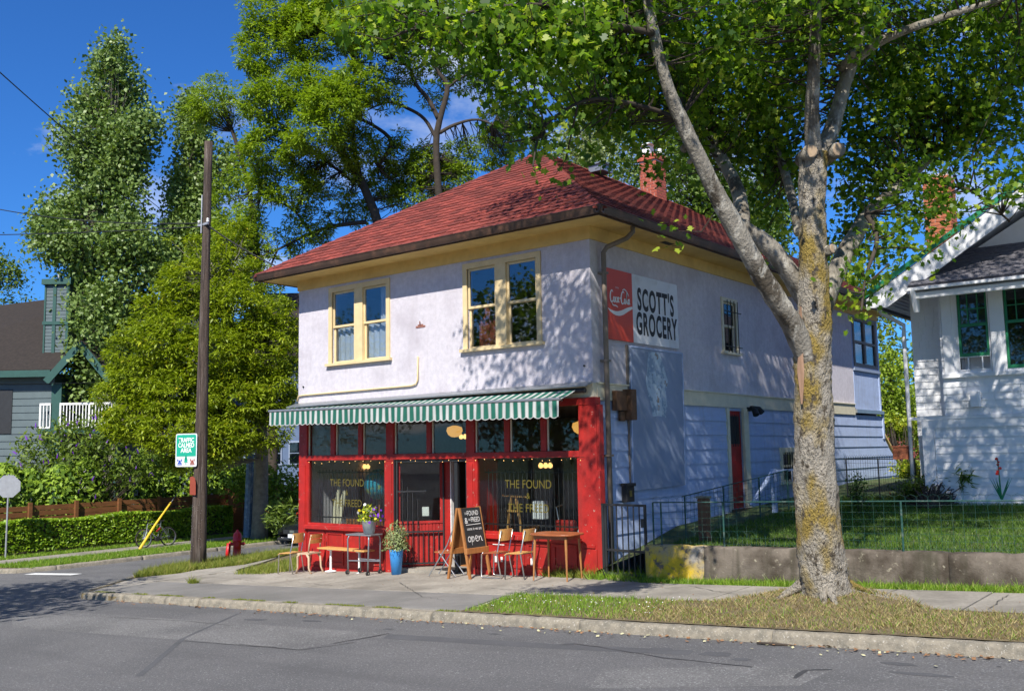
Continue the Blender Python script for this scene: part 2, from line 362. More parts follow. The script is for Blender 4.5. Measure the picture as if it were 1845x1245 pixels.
def slab(name, P, mat, dz=0.0, th=.16, parent=None, bevel=0.0):
    b = MB(); b.prism([(x, y, gz(x, y)+dz-th) for x, y in P], (0, 0, th)); return b.build(name, MAT[mat], parent, bevel=bevel)
store_poly = [(-10.4, -4.38), (60, -4.38), (60, 60), (-14.35, 60), (-14.35, .8), (-14.1, -.2), (-13.4, -1.3), (-12.5, -2.2), (-11.4, -3.4), (-10.8, -4.1)]
struct(slab('soil_ground', store_poly, 'soil', -.02, .17))
bl = MB()
bp = [(-19.95, 60), (-200, 60), (-200, -2.2), (-23, -2.2), (-21.2, -1.9), (-20.3, -1.2), (-19.95, -.2)]
struct(slab('far_ground', bp, 'soil', -.02, .17))

# paving in front of the shop and along the street: separate slabs with joints
walk = struct(slab('sidewalk', [(-10.5, -4.12), (.35, -4.12), (-.15, -2.42), (60, -2.42), (60, -.66), (1.25, -.5), (1.2, .6), (-.05, .6), (-8.7, .1), (-9.0, -.75), (-10.2, -.5), (-10.9, -.1), (-11.9, 1.4), (-14.2, 4.4), (-14.2, 2.2), (-12.9, .2), (-12.3, -.9), (-12.2, -2.2), (-11.2, -3.3)], 'concrete', -.012, .1))
def paving(P, mat='concrete', j=.004): return slab('paving_slab', P, mat, j, .05, walk, bevel=.004)
xs = [-10.4, -8.2, -5.9, -3.6, -1.5, .28]
for a, b_ in zip(xs[:-1], xs[1:]):
    d = random.uniform(-.02, .02)
    paving([(a+.01, -4.1), (b_-.01, -4.1), (b_-.006-(.43 if b_ > 0 else 0), -2.52+d), (a+.01, -2.52+d)], 'asphalt_old', random.uniform(.001, .006))
xs = [-12.1, -10.6, -8.6, -6.9, -5.2, -3.4, -1.7, -.1, 1.6]
for a, b_ in zip(xs[:-1], xs[1:]):
    y1 = -.02 if -8.7 < a < -.5 else (-.75 if a < -8 else -.5)
    if a < -10: P = [(a+.01, -2.15), (b_-.01, -2.5), (b_-.01, -.62), (a+.3, -.75)]
    else: P = [(a+.01, -2.5), (b_-.01, -2.5), (b_-.01, y1), (a+.01, y1)]
    paving(P, 'concrete', random.uniform(.001, .007))
x = 1.6
while x < 16:
    b_ = x+1.75; paving([(x+.01, -2.4), (b_-.01, -2.4), (b_-.01, -.66), (x+.01, -.66)], 'concrete', random.uniform(.0, .008)); x = b_
paving([(-.03, -.47), (1.2, -.47), (1.2, .55), (.12, .55), (.12, -.2), (-.03, -.2)])
far_walk = struct(slab('far_sidewalk', [(-21.9, 40), (-23.3, 40), (-23.3, -1.5), (-21.9, -1.2)], 'concrete', .0, .05))

# kerbs: one rough stone after another
def kerb_stone(root, A, B, h=.13, w=.17, mat='kerb_concrete'):
    A = np.array(A, float); B = np.array(B, float); d = B-A; L = np.linalg.norm(d); d /= L; q = np.array([-d[1], d[0]])
    n = max(3, int(L/.11)); prof = [(0, -h-.03), (.012, -.05), (.03, -.012), (.06, .002), (w-.02, .004), (w, -.005), (w, -h-.03)]
    vs = []; m = len(prof)
    e = random.uniform(.004, .01)
    for i in range(n+1):
        t = e+(L-2*e)*i/n
        for k, (a, z) in enumerate(prof):
            j = 0 if k in (0, m-1) else 1
            p = A+d*t+q*(a+random.gauss(0, .0035)*j)
            vs.append((p[0], p[1], gz(p[0], p[1])+z+random.gauss(0, .003)*j))
    b = MB().add(vs, [(i*m+k, (i+1)*m+k, (i+1)*m+k+1, i*m+k+1) for i in range(n) for k in range(m-1)]+[tuple(range(m)), tuple(range(n*m, n*m+m))[::-1]])
    return b.build('kerb_stone', MAT[mat], root, smooth=True)
kerb = bpy.data.objects.new('kerb', None); COL.objects.link(kerb); struct(kerb); kerb.location = (0, -4.4, 0)
xs = [-10.3, -9.85, -9.3, -8.75, -8.1, -7.2, -6.1, -3.4, -.1, 2.6, 5.3, 8.2, 11.2, 14.2, 17.2, 20.2, 23.2]
for i, (a, b_) in enumerate(zip(xs[:-1], xs[1:])):
    kerb_stone(kerb, (a, -4.4+random.gauss(0, .008)), (b_, -4.4+random.gauss(0, .008)))
ret = [(-10.85, -4.2), (-10.3, -4.4)]
kerb_stone(kerb, ret[0], ret[1], .12)
ret = [(-14.4, 1.2), (-14.15, -.2), (-13.45, -1.35), (-12.55, -2.25), (-11.5, -3.45), (-10.9, -4.15)]
for a, b_ in zip(ret[:-1], ret[1:]): slab('flush_kerb', [a, b_, (b_[0]+.12, b_[1]+.1), (a[0]+.12, a[1]+.1)], 'kerb_concrete', -.015, .14, kerb, bevel=.01)
fk = bpy.data.objects.new('far_kerb', None); COL.objects.link(fk); struct(fk); fk.location = (-20, 0, -.9)
pts = [(-19.9, 60), (-19.9, 40), (-19.9, 26), (-19.9, 20), (-19.9, 15), (-19.9, 11.5), (-19.9, 8.5), (-19.9, 5.6), (-19.9, 2.7), (-19.9, -.2), (-20.25, -1.25), (-21.2, -1.95), (-23, -2.25), (-26, -2.25), (-30, -2.25)]
for a, b_ in zip(pts[:-1], pts[1:]): kerb_stone(fk, b_, a, .13, .18)

# tar seams, oil spots, the stop line: thin films on the asphalt
def film(name, P, dz, mat, parent):
    b = MB(); b.poly([(x, y, gz(x, y)-.13+dz) for x, y in P]); return b.build(name, MAT[mat], parent)
def gp(x, y): return G(x, y, -.13)[:2]
def seam(pixels, w=.025):
    P = [np.array(gp(*q)) for q in pixels]; Q = [P[0]]
    for a, b_ in zip(P[:-1], P[1:]):
        n = max(2, int(np.linalg.norm(b_-a)/.18))
        for i in range(1, n+1): Q.append(a+(b_-a)*i/n+RNG.normal(0, .012, 2))
    b = MB(); vs = []
    for i, p in enumerate(Q):
        d = Q[min(i+1, len(Q)-1)]-Q[max(i-1, 0)]; d = d/(np.linalg.norm(d)+1e-9); q = np.array([-d[1], d[0]])*w/2*random.uniform(.5, 1.3)
        for s_ in (-1, 1): e = p+s_*q; vs.append((e[0], e[1], gz(*e)-.126))
    b.add(vs, [(2*i, 2*i+2, 2*i+3, 2*i+1) for i in range(len(Q)-1)]); b.build('tar_seam', MAT['tar'], road)
seam([(1010, 1162), (1040, 1160), (1200, 1185), (1360, 1202)], .03)
seam([(600, 1159), (680, 1145), (700, 1141)], .05); seam([(430, 1160), (540, 1171), (640, 1157)], .02)
seam([(1432, 1222), (1450, 1208), (1500, 1206)], .06); seam([(330, 1154), (440, 1163), (530, 1170)], .018); seam([(24, 1117), (140, 1106)], .02); seam([(200, 1112), (330, 1118), (420, 1127)], .018)
seam([(22, 1043), (120, 1037), (180, 1032), (240, 1027)], .03)
mk('asphalt_dark', (.085, .085, .09), .8, .15, 2, .5, 130, col3=(.2, .2, .2), c3=.68, c3scale=55)
for (x, y, a, b_) in [(1103, 1168, .16, .07), (1190, 1170, .17, .07), (1025, 1160, .09, .05), (1290, 1178, .2, .08), (890, 1142, .12, .03), (1335, 1188, .1, .05), (700, 1133, .1, .03), (560, 1118, .25, .05), (460, 1116, .3, .06), (1620, 1196, .2, .05), (1660, 1215, .3, .05)]:
    c = gp(x, y); n = 14; film('oil_spot', [(c[0]+a*math.cos(t)*random.uniform(.7, 1.2), c[1]+b_*1.6*math.sin(t)*random.uniform(.7, 1.2)) for t in np.linspace(0, 2*math.pi, n, endpoint=False)], .0025, 'asphalt_dark', road)
a = np.array(gp(250, 1218)); b_ = np.array(gp(330, 1150)); c = np.array(gp(430, 1105))
for p, q, w in ((a, b_, .09), (b_, c, .07)):
    d = (q-p)/np.linalg.norm(q-p); n = np.array([-d[1], d[0]])*w/2; film('road_patch', [p-n, q-n, q+n, p+n], .002, 'asphalt_dark', road)
mk('asphalt_worn', (.175, .17, .168), .88, .3, 30, .9, 110, col2=(.125, .122, .122), c2=.54, c2w=.1, c2scale=.9, col3=(.4, .4, .39), c3=.62, c3scale=45, bdist=.02)
film('asphalt_patch', [gp(*q) for q in ((22, 1112), (140, 1104), (430, 1122), (700, 1142), (536, 1170), (330, 1153), (22, 1130))], .0015, 'asphalt_worn', road)
film('asphalt_patch', [gp(*q) for q in ((1090, 1205), (1360, 1200), (1500, 1207), (1440, 1235), (1060, 1240))], .0015, 'asphalt_worn', road)
film('asphalt_patch', [gp(*q) for q in ((700, 1142), (1000, 1160), (1250, 1172), (1240, 1180), (990, 1168), (690, 1150))], .0015, 'asphalt_dark', road)
film('stop_line', [(-19.6, -1.35), (-17.2, -1.15), (-17.2, -.8), (-19.6, -1.0)], .004, 'road_paint', road)

# terrace lawn behind the retaining wall
def lz(x, y): return .6+.024*(np.asarray(x)-1.3)+.052*np.clip(y, -.2, 14)-(np.clip(1.3-np.asarray(x), 0, 1.3)/1.3)*.45*np.clip(1-np.asarray(y)/3.0, 0, 1)
struct(sheet('lawn', [0.02, .5, 1.22, 1.5, 3, 5, 8, 12, 20, 40, 60], [-.12, .3, 1, 2, 3, 5, 8, 12, 14, 20, 30, 60], lz, 'lawn_base'))
# raised verge with the root mound under the maple
TREE = np.array([5.08, -2.2])
def vz(x, y):
    r2 = (x-TREE[0])**2+((y-TREE[1]-.25)*1.2)**2
    return gz(x, y)+.012+.2*np.exp(-r2/.75)*np.clip((y+4.15)/1.0, 0, 1)
verge = struct(sheet('verge', np.linspace(.3, 24, 120), np.linspace(-4.245, -2.1, 22), lambda x, y: np.where(y > -2.38, np.where(vz(x, y) > gz(x, y)+.03, vz(x, y), gz(x, y)-.03), vz(x, y)), 'soil'))

leafmat('grass_green', (.08, .17, .012), (.24, .38, .03), .3, .5, (.42, .4, .12))
leafmat('grass_lawn', (.04, .1, .01), (.12, .2, .02), .3, .5)
leafmat('grass_dry', (.16, .105, .045), (.48, .39, .19), .25, .7, (.14, .22, .025), ccp=.84)
leafmat('grass_mix', (.1, .15, .015), (.28, .3, .05), .3, .6, (.42, .34, .13))
def inpoly(P, poly):
    x, y = P[:, 0], P[:, 1]; c = np.zeros(len(P), bool); n = len(poly)
    for i in range(n):
        x0, y0 = poly[i]; x1, y1 = poly[(i+1) % n]
        k = ((y0 > y) != (y1 > y)) & (x < (x1-x0)*(y-y0)/(y1-y0+1e-12)+x0); c ^= k
    return c
def grass(name, poly, N, h, mat, zf, label=None, keep=None, lean=.5, w=.008, cat='grass'):
    poly = np.array(poly, float); lo, hi = poly.min(0), poly.max(0)
    P = RNG.uniform(lo, hi, (N*3, 2)); P = P[inpoly(P, poly)][:N]
    if keep is not None: P = P[keep(P)]
    n = len(P); H = h*RNG.uniform(.3, 1.1, n)*np.where(RNG.random(n) < .06, 1.9, 1.0); a = RNG.uniform(0, 2*math.pi, n); wv = np.stack([np.cos(a), np.sin(a)], 1)*w*RNG.uniform(.6, 1.5, (n, 1))
    ln = RNG.normal(0, lean, (n, 2))*H[:, None]; z = zf(P[:, 0], P[:, 1])
    V = np.zeros((n, 3, 3)); V[:, 0, :2] = P-wv; V[:, 1, :2] = P+wv; V[:, 2, :2] = P+ln
    V[:, 0, 2] = V[:, 1, 2] = z-.01; V[:, 2, 2] = z+H
    o = link(npmesh(name, V.reshape(-1, 3), np.arange(n*3).reshape(n, 3), np.repeat(RNG.random(n), 3)), name, MAT[mat], None)
    o['kind'] = 'stuff'
    if label: o['label'] = label; o['category'] = cat
    return o
vp = [(.42, -4.2), (24, -4.2), (24, -2.4), (-.05, -2.4)]
def greenness(P): return 1/(1+np.exp((np.abs(P[:, 0]-5.6)-2.9)*-2.2))     # 0 near the trunk, 1 away
grass('verge_grass', vp, 60000, .065, 'grass_green', vz, 'bright green verge grass beside the kerb', lambda P: (RNG.random(len(P)) < np.maximum(.12, greenness(P))*(.5+.5*(P[:, 0] < 3.2)))&(P[:, 0] < 14), w=.006)
grass('dry_verge_grass', [(2.2, -4.2), (14, -4.2), (14, -2.4), (6.6, -2.4), (6.0, -1.75), (4.2, -1.75), (3.4, -2.4), (2.2, -2.4)], 42000, .05, 'grass_dry', vz, 'dry straw coloured grass around the maple roots', lambda P: (np.sin(P[:, 0]*4.1)*np.sin(P[:, 1]*5.3+1)+np.sin(P[:, 0]*1.7+P[:, 1]*2.9) > RNG.uniform(-2.2, .2, len(P))) & (RNG.random(len(P)) < np.where(P[:, 0] > 3, 1, (P[:, 0]-2.2)/.8)*(1-.75*greenness(P))), lean=1.0, w=.006)
grass('wall_foot_grass', [(1.25, -.66), (14, -.7), (14, -.28), (1.2, -.28)], 22000, .09, 'grass_green', gz, 'green grass strip along the foot of the retaining wall', w=.006)
grass('gate_weeds', [(.05, -.42), (1.2, -.6), (1.25, -.3), (1.1, .5), (.1, .3)], 900, .16, 'grass_green', gz, 'tufts of weeds around the black gate')
grass('shopfront_weeds', [(-1.2, -.16), (.1, -.3), (.1, -.06), (-1.2, -.04)], 900, .17, 'grass_mix', gz, 'weeds along the foot of the red corner post')
pole_patch = [(-12.5, -1.95), (-11.9, -1.2), (-12.3, -.3), (-12.0, .9), (-13.1, 3.0), (-14.25, 5.2), (-14.3, 1.0), (-14.05, -.1), (-13.3, -1.2)]
grass('corner_grass', pole_patch, 26000, .15, 'grass_mix', gz, 'long seedy grass around the utility pole', w=.007)
grass('shop_side_grass', [(-9.7, -1.05), (-8.72, -.85), (-8.7, 8), (-13.6, 8), (-12.2, 3.6), (-11.0, 1.3), (-10.3, -.2)], 30000, .13, 'grass_mix', gz, 'unmown grass beside the left wall of the shop', w=.007)
grass('far_verge_grass', [(-21.9, -1.6), (-20.1, -.9), (-20.05, 20), (-21.9, 20)], 50000, .09, 'grass_green', gz, 'mown verge grass across the side street', w=.01)
grass('far_hedge_grass', [(-24.1, -1.8), (-23.3, -1.6), (-23.3, 18), (-24.1, 18)], 14000, .1, 'grass_green', gz, 'grass strip in front of the clipped hedge', w=.012)
grass('lawn_grass', [(1.3, -.05), (12, -.05), (12, 6.6), (3, 9), (1.2, 9)], 70000, .07, 'grass_lawn', lz, 'shaded lawn behind the wire fence', w=.008)
grass('kerb_moss', [(-10.2, -4.27), (.3, -4.27), (.3, -4.12), (-10.2, -4.12)], 5000, .02, 'grass_mix', lambda x, y: gz(x, y)-.0, 'mossy weeds in the joint behind the kerb', lambda P: np.sin(P[:, 0]*2.3)+np.sin(P[:, 0]*5.1+1) > -.1)
grass('pavement_tuft', [(-9.15, -2.62), (-8.9, -2.62), (-8.9, -2.5), (-9.15, -2.5)], 260, .13, 'grass_mix', gz, 'small weed tuft in a pavement joint', lean=.6)
# fallen leaves and twigs along the gutter
def litter(name, n, xr, yr, mat, label):
    b = MB()
    for _ in range(n):
        x = random.uniform(*xr); y = -4.42-abs(random.gauss(0, 1))*yr; s_ = random.uniform(.012, .04); a = random.uniform(0, 6.28); z = gz(x, y)-.122
        u = np.array([math.cos(a)*s_, math.sin(a)*s_, random.uniform(-.008, .01)]); v = np.array([-math.sin(a)*s_*.6, math.cos(a)*s_*.6, random.uniform(-.01, .012)]); c = np.array([x, y, z+.012])
        b.add([c-u, c-v, c+u, c+v], [(0, 1, 2, 3)])
    o = b.build(name, MAT[mat]); o['kind'] = 'stuff'; o['label'] = label; o['category'] = 'litter'
mk('dead_leaf', (.25, .13, .06), .9, .4, 30); mk('pale_leaf', (.45, .42, .25), .9, .3, 30)
litter('fallen_leaves', 420, (-9, 12), .12, 'dead_leaf', 'brown dead leaves lying in the gutter')
litter('gutter_scraps', 90, (-3, 11), .22, 'pale_leaf', 'pale leaf scraps lying in the gutter')
tw = MB(); c = gp(1395, 1163); tw.tube([(c[0]-.2, c[1]-.02, gz(*c)-.115), (c[0], c[1], gz(*c)-.11), (c[0]+.22, c[1]+.05, gz(*c)-.112)], [.014, .018, .008], 6)
tag(tw.build('broken_branch', MAT['bark_dark']), 'short dark broken branch lying in the gutter by the kerb', 'branch')

# hairline cracks and stray leaves on the pavement
mk('crack_dark', (.07, .065, .058), .9, .2, 9)
def crack(pixels, w=.012):
    P_ = [np.array(G(*q)[:2]) for q in pixels]; Q = [P_[0]]
    for a, b_ in zip(P_[:-1], P_[1:]):
        n = max(2, int(np.linalg.norm(b_-a)/.1))
        for i in range(1, n+1): Q.append(a+(b_-a)*i/n+RNG.normal(0, .014, 2))
    vs = []
    for i, p in enumerate(Q):
        d = Q[min(i+1, len(Q)-1)]-Q[max(i-1, 0)]; d = d/(np.linalg.norm(d)+1e-9); q = np.array([-d[1], d[0]])*w/2*random.uniform(.3, 1.4)
        for s_ in (-1, 1): e = p+s_*q; vs.append((e[0], e[1], gz(*e)+.0145))
    MB().add(vs, [(2*i, 2*i+2, 2*i+3, 2*i+1) for i in range(len(Q)-1)]).build('pavement_crack', MAT['crack_dark'], walk)
for c_ in ([(620, 1060), (700, 1063), (790, 1060)], [(420, 1042), (470, 1050), (520, 1048), (600, 1056)], [(1560, 1062), (1600, 1070), (1620, 1062), (1660, 1068)], [(1780, 1098), (1818, 1072)], [(720, 1050), (760, 1075), (800, 1082)], [(1240, 1056), (1300, 1068), (1330, 1072)], [(300, 1056), (360, 1050), (400, 1052)], [(900, 1062), (980, 1066)]): crack(c_)
lf = MB()
for _ in range(60):
    x = random.uniform(-9, 9); y = random.uniform(-2.4, -.5); s_ = random.uniform(.012, .035); a = random.uniform(0, 6.28); c_ = np.array([x, y, float(gz(x, y))+.022])
    u = np.array([math.cos(a)*s_, math.sin(a)*s_, .004]); v = np.array([-math.sin(a)*s_*.6, math.cos(a)*s_*.6, -.003]); lf.add([c_-u, c_-v, c_+u, c_+v], [(0, 1, 2, 3)])
o = lf.build('pavement_leaves', MAT['dead_leaf']); o['kind'] = 'stuff'; o['label'] = 'stray dead leaves on the pavement'; o['category'] = 'litter'

ds_ = MB()
for _ in range(70):
    x = random.uniform(.5, 3.4); y = random.uniform(-4.1, -2.5); r_ = random.uniform(.005, .01); c_ = (x, y, float(vz(x, y))+random.uniform(.05, .08)); ds_.poly([(c_[0]+r_*math.cos(k*1.047), c_[1]+r_*math.sin(k*1.047)*.9, c_[2]+r_*.4*math.sin(k*1.047)) for k in range(6)])
o = ds_.build('daisies', MAT['white_paint']); o['kind'] = 'stuff'; o['label'] = 'tiny white daisies in the green verge grass'; o['category'] = 'flowers'

# ------------------------------------------------------------------ the corner shop
D1 = 14.24; DB = 16.7; XL = -8.62; ZS = 3.59; ZF = 6.35; ZSOF = 6.60
shop = thing('corner_shop', 'two storey lilac stucco corner shop with red hip roof and red shopfront', 'shop', (0, 0, 0))
def P(b, name, mat, parent=shop, **k): return b.build(name, MAT[mat] if isinstance(mat, str) else mat, parent, **k)
T = .16
# ---- upper walls with window openings
def wall_y(b, x0, x1, z0, z1, y0, y1, holes):
    """wall in the XZ plane with rectangular holes (x0,x1,z0,z1)"""
    xs = sorted({x0, x1, *[h[0] for h in holes], *[h[1] for h in holes]})
    for a, c in zip(xs[:-1], xs[1:]):
        hs = sorted([h for h in holes if h[0] <= a+1e-6 and h[1] >= c-1e-6], key=lambda h: h[2]); z = z0
        for h in hs:
            if h[2] > z: b.box((a, y0, z), (c, y1, h[2]))
            z = h[3]
        if z < z1: b.box((a, y0, z), (c, y1, z1))
def wall_x(b, y0, y1, z0, z1, x0, x1, holes):
    t = MB(); wall_y(t, y0, y1, z0, z1, x0, x1, holes); b.add([(v[1], v[0], v[2]) for v in t.v], [f[::-1] for f in t.f])
win1 = (-7.38, -5.54, 4.47, 6.17); win2 = (-3.11, -1.28, 4.47, 6.17); winS = (5.56, 6.22, 4.58, 5.78)
b = MB(); wall_y(b, XL, 0, ZS, ZSOF+.1, 0, T, [win1, win2]); P(b, 'stucco_wall', 'stucco')
b = MB(); wall_x(b, T, D1, ZS, ZSOF+.1, -T, 0, [winS]); P(b, 'stucco_wall', 'stucco')
b = MB(); b.box((XL, T, -.6), (XL+T, D1, ZSOF+.1)); P(b, 'stucco_wall', 'stucco')
b = MB(); b.box((XL, DB-.1, 1.0), (-T, DB, ZSOF+.1)); P(b, 'back_wall', 'stucco')
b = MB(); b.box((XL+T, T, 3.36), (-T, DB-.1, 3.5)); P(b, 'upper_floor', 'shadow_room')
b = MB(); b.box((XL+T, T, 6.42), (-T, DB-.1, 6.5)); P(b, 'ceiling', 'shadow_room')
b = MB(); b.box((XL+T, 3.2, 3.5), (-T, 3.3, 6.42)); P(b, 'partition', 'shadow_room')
# ---- frieze, soffit, gutters
OV = .66
b = MB(); b.box((XL-.03, -.03, ZF), (.03, -.001, ZSOF)); b.box((.001, 0.0, ZF), (.03, DB, ZSOF)); b.box((XL-.03, .0, ZF), (XL-.001, DB, ZSOF)); P(b, 'frieze_board', 'cream')
b = MB(); b.box((XL-OV, -OV, ZSOF), (OV, -.0, ZSOF+.03)); b.box((0.0, .0, ZSOF), (OV, DB+OV, ZSOF+.03)); b.box((XL-OV, .0, ZSOF), (XL, DB+OV, ZSOF+.03)); b.box((XL, DB, ZSOF), (0, DB+OV, ZSOF+.03)); P(b, 'soffit', 'cream')
b = MB(); b.box((.28, 2.2, ZSOF-.006), (.42, 2.6, ZSOF)); b.box((.28, 2.72, ZSOF-.006), (.42, 2.74, ZSOF)); P(b, 'soffit_vent', 'black')
b = MB(); b.box((XL-OV-.02, -OV-.02, ZSOF-.02), (OV+.02, -OV, ZSOF+.14)); b.box((OV, -OV, ZSOF-.02), (OV+.02, DB+OV, ZSOF+.14)); b.box((XL-OV-.02, -OV, ZSOF-.02), (XL-OV, DB+OV, ZSOF+.14)); P(b, 'fascia', 'gutter_brown')
def gutter(A, B, n):
    prof = [(.0, .13), (.0, .015), (.03, 0), (.075, .0), (.1, .05), (.125, .12), (.14, .135), (.125, .145), (.11, .13), (.09, .06), (.07, .02), (.02, .02)]
    A = np.array(A); B = np.array(B); n = np.array(n); vs = []; m = len(prof)
    for Q in (A, B):
        for a, z in prof: vs.append(Q+n*a+np.array([0, 0, z]))
    b = MB().add(vs, [(k, (k+1) % m, m+(k+1) % m, m+k) for k in range(m)]+[tuple(range(m)), tuple(range(m, 2*m))[::-1]])
    return P(b, 'gutter', 'gutter_brown', smooth=False)
e = OV+.022
gutter((XL-e-.12, -e, ZSOF), (e+.12, -e, ZSOF), (0, -1, 0)); gutter((e, -e-.13, ZSOF), (e, DB+OV, ZSOF), (1, 0, 0)); gutter((XL-e, DB+OV, ZSOF), (XL-e, -e-.1, ZSOF), (-1, 0, 0))
# ---- roof
ZR0 = ZSOF+.13; E = OV+.1; E_R = E; MIDX = XL/2; APZ = 10.0; APY = 4.3
half = -MIDX+E; run_f = APY+E
rp = [(XL-E, -E, ZR0), (E, -E, ZR0), (E, DB+E, ZR0), (XL-E, DB+E, ZR0), (MIDX, APY, APZ), (MIDX, DB-4.3, APZ)]
b = MB().add(rp, [(0, 1, 4), (1, 2, 5, 4), (2, 3, 5), (3, 0, 4, 5), (0, 3, 2, 1)]); roof = P(b, 'roof', 'red_dark')
# shingle tabs: six-sided tabs laid in courses
def tab_mesh(w, l, th):
    # local: x along eave, y up the slope, z out of the roof
    o = [(-w/2, .24*l), (-w*.3, 0), (w*.3, 0), (w/2, .24*l), (w/2, l), (-w/2, l)]
    vs = [(x, y, th*(1-y/l)+.003) for x, y in o]+[(x, y, -.002) for x, y in o]
    fs = [tuple(range(6))]+[(i, 6+i, 6+(i+1) % 6, (i+1) % 6) for i in range(6)]
    return vs, fs
def slope(origin, ux, width, apex_h, lines, key, singles, EXP=.235, TW=.36):
    """origin: eave start; ux: along eave; apex vector up the slope; lines: function (y)->(xmin,xmax)"""
    origin = np.array(origin, float); ux = np.array(ux, float); uy = np.array(apex_h, float); Ls = np.linalg.norm(uy); uy = uy/Ls; n = np.cross(ux, uy)
    vs, fs = tab_mesh(TW*.985, EXP*1.35, .026); me = None; rest = MB(); out = []
    row = 0; y = 0.0
    while y < Ls:
        x0, x1 = lines(y/Ls); xm0, xm1 = lines(min(1, (y+EXP*1.3)/Ls)); xx = x0-(.5*TW if row % 2 else 0)+random.gauss(0, .01)
        while xx < x1:
            c = xx+TW/2
            full = xx >= max(x0, xm0)-.02 and xx+TW <= min(x1, xm1)+.02
            dz = random.uniform(0, .006); M = (c, y+random.gauss(0, .006), dz)
            if full: out.append(M)
            else:
                pts = []
                for v in vs:
                    lx = min(max(c+v[0], lines(min(1, max(0, (y+v[1])/Ls)))[0]), lines(min(1, max(0, (y+v[1])/Ls)))[1])
                    yy = min(y+v[1], Ls); pts.append(origin+ux*lx+uy*yy+n*(v[2]+dz))
                rest.add(pts, fs)
            xx += TW
        y += EXP; row += 1
    k = 0
    me = bpy.data.meshes.new('shingle_'+key); me.from_pydata(vs, [], fs); me.materials.append(MAT['shingle_red'])
    B = Matrix(((ux[0], uy[0], n[0], 0), (ux[1], uy[1], n[1], 0), (ux[2], uy[2], n[2], 0), (0, 0, 0, 1)))
    for (c, y, dz) in out:
        o = origin+ux*c+uy*y+n*dz
        if k < singles:
            ob = bpy.data.objects.new('shingle', me); COL.objects.link(ob); ob.parent = roof; ob.matrix_local = Matrix.Translation(Vector(o)) @ B; k += 1
        else: rest.add([o+ux*v[0]+uy*v[1]+n*v[2] for v in vs], fs)
    if rest.v: r_ = rest.build('shingle_field', MAT['shingle_red'], roof); r_['kind'] = 'stuff'
wf = -XL+2*E
slope((XL-E, -E, ZR0), (1, 0, 0), wf, (0, run_f, APZ-ZR0), lambda t: (wf/2*t, wf-wf/2*t), 'front', 300)
ws = DB+2*E
slope((E, -E, ZR0), (0, 1, 0), ws, (MIDX-E, 0, APZ-ZR0), lambda t: ((APY+E)*t, ws-(4.3+E)*t), 'side', 0)
# hip and ridge caps
def caps(A, B, n, w=.13):
    A = np.array(A, float); B = np.array(B, float)
    for i in range(n):
        p = A+(B-A)*i/n; q = A+(B-A)*(i+1.15)/n; d = (q-p)/np.linalg.norm(q-p); s_ = np.cross(d, (0, 0, 1)); s_ /= np.linalg.norm(s_)
        lift = np.array([0, 0, .05]); lo = np.array([0, 0, -.035])
        b = MB().add([p+s_*w+lo, p+lift, p-s_*w+lo, q+s_*w+lo-(0, 0, .018), q+lift-(0, 0, .018), q-s_*w+lo-(0, 0, .018), p+s_*w+lo*1.6, p-s_*w+lo*1.6],
                     [(0, 1, 4, 3), (1, 2, 5, 4), (6, 0, 3), (2, 7, 5), (6, 7, 2, 1, 0)])
        b.build('ridge_cap', MAT['shingle_red'], roof)
caps(rp[1], rp[4], 22); caps(rp[0], rp[4], 22); caps(rp[4], rp[5], 24)
# ---- chimney with separate bricks
CH = (MIDX+.0, 10.05)      # centre X, centre Y
cw, cl = .28, .3; ztop = 11.2; zb = 9.2
chim = MB().box((CH[0]-cw+.012, CH[1]-cl+.012, zb), (CH[0]+cw-.012, CH[1]+cl-.012, ztop)); chim = P(chim, 'chimney', 'mortar', roof)
def brickwork(parent, x0, x1, y0, y1, z0, z1, mat, bl=.2, bh=.065, j=.012, faces=('-y', '+x'), th=.02, jit=.004):
    me = {}
    z = z0; row = 0
    while z+bh <= z1:
        for fc in faces:
            a0, a1 = (x0, x1) if fc in ('-y', '+y') else (y0, y1)
            p = a0-(bl/2 if row % 2 else 0)
            while p < a1:
                q0 = max(p, a0); q1 = min(p+bl-j, a1)
                if q1-q0 > .03:
                    L = round(q1-q0, 3)
                    key = (fc, L)
                    if key not in me:
                        bb = MB()
                        if fc in ('-y', '+y'): bb.box((-L/2, 0, 0), (L/2, th, bh-j))
                        else: bb.box((-th, -L/2, 0), (0, L/2, bh-j))
                        m_ = bpy.data.meshes.new('brick'); m_.from_pydata(bb.v, [], bb.f); m_.materials.append(MAT[mat]); me[key] = m_
                    o = bpy.data.objects.new('brick', me[key]); COL.objects.link(o); o.parent = parent
                    jj = random.uniform(-jit, jit)
                    if fc == '-y': o.location = ((q0+q1)/2, y0+jj, z)
                    elif fc == '+x': o.location = (x1+jj, (q0+q1)/2, z)
                    elif fc == '-x': o.location = (x0+th+jj, (q0+q1)/2, z)
                    if parent.parent is None and parent.type == 'EMPTY': o.matrix_parent_inverse = Matrix.Translation(-Vector(parent.location))
                p += bl
        z += bh; row += 1
brickwork(chim, CH[0]-cw, CH[0]+cw, CH[1]-cl, CH[1]+cl, 9.75, ztop-.15, 'brick_red', bl=.24, bh=.09, j=.014)
b = MB(); b.box((CH[0]-cw-.05, CH[1]-cl-.05, ztop-.15), (CH[0]+cw+.05, CH[1]+cl+.05, ztop-.06)); b.box((CH[0]-cw-.02, CH[1]-cl-.02, ztop-.058), (CH[0]+cw+.02, CH[1]+cl+.02, ztop+.03)); P(b, 'chimney_crown', 'brick_red', chim)
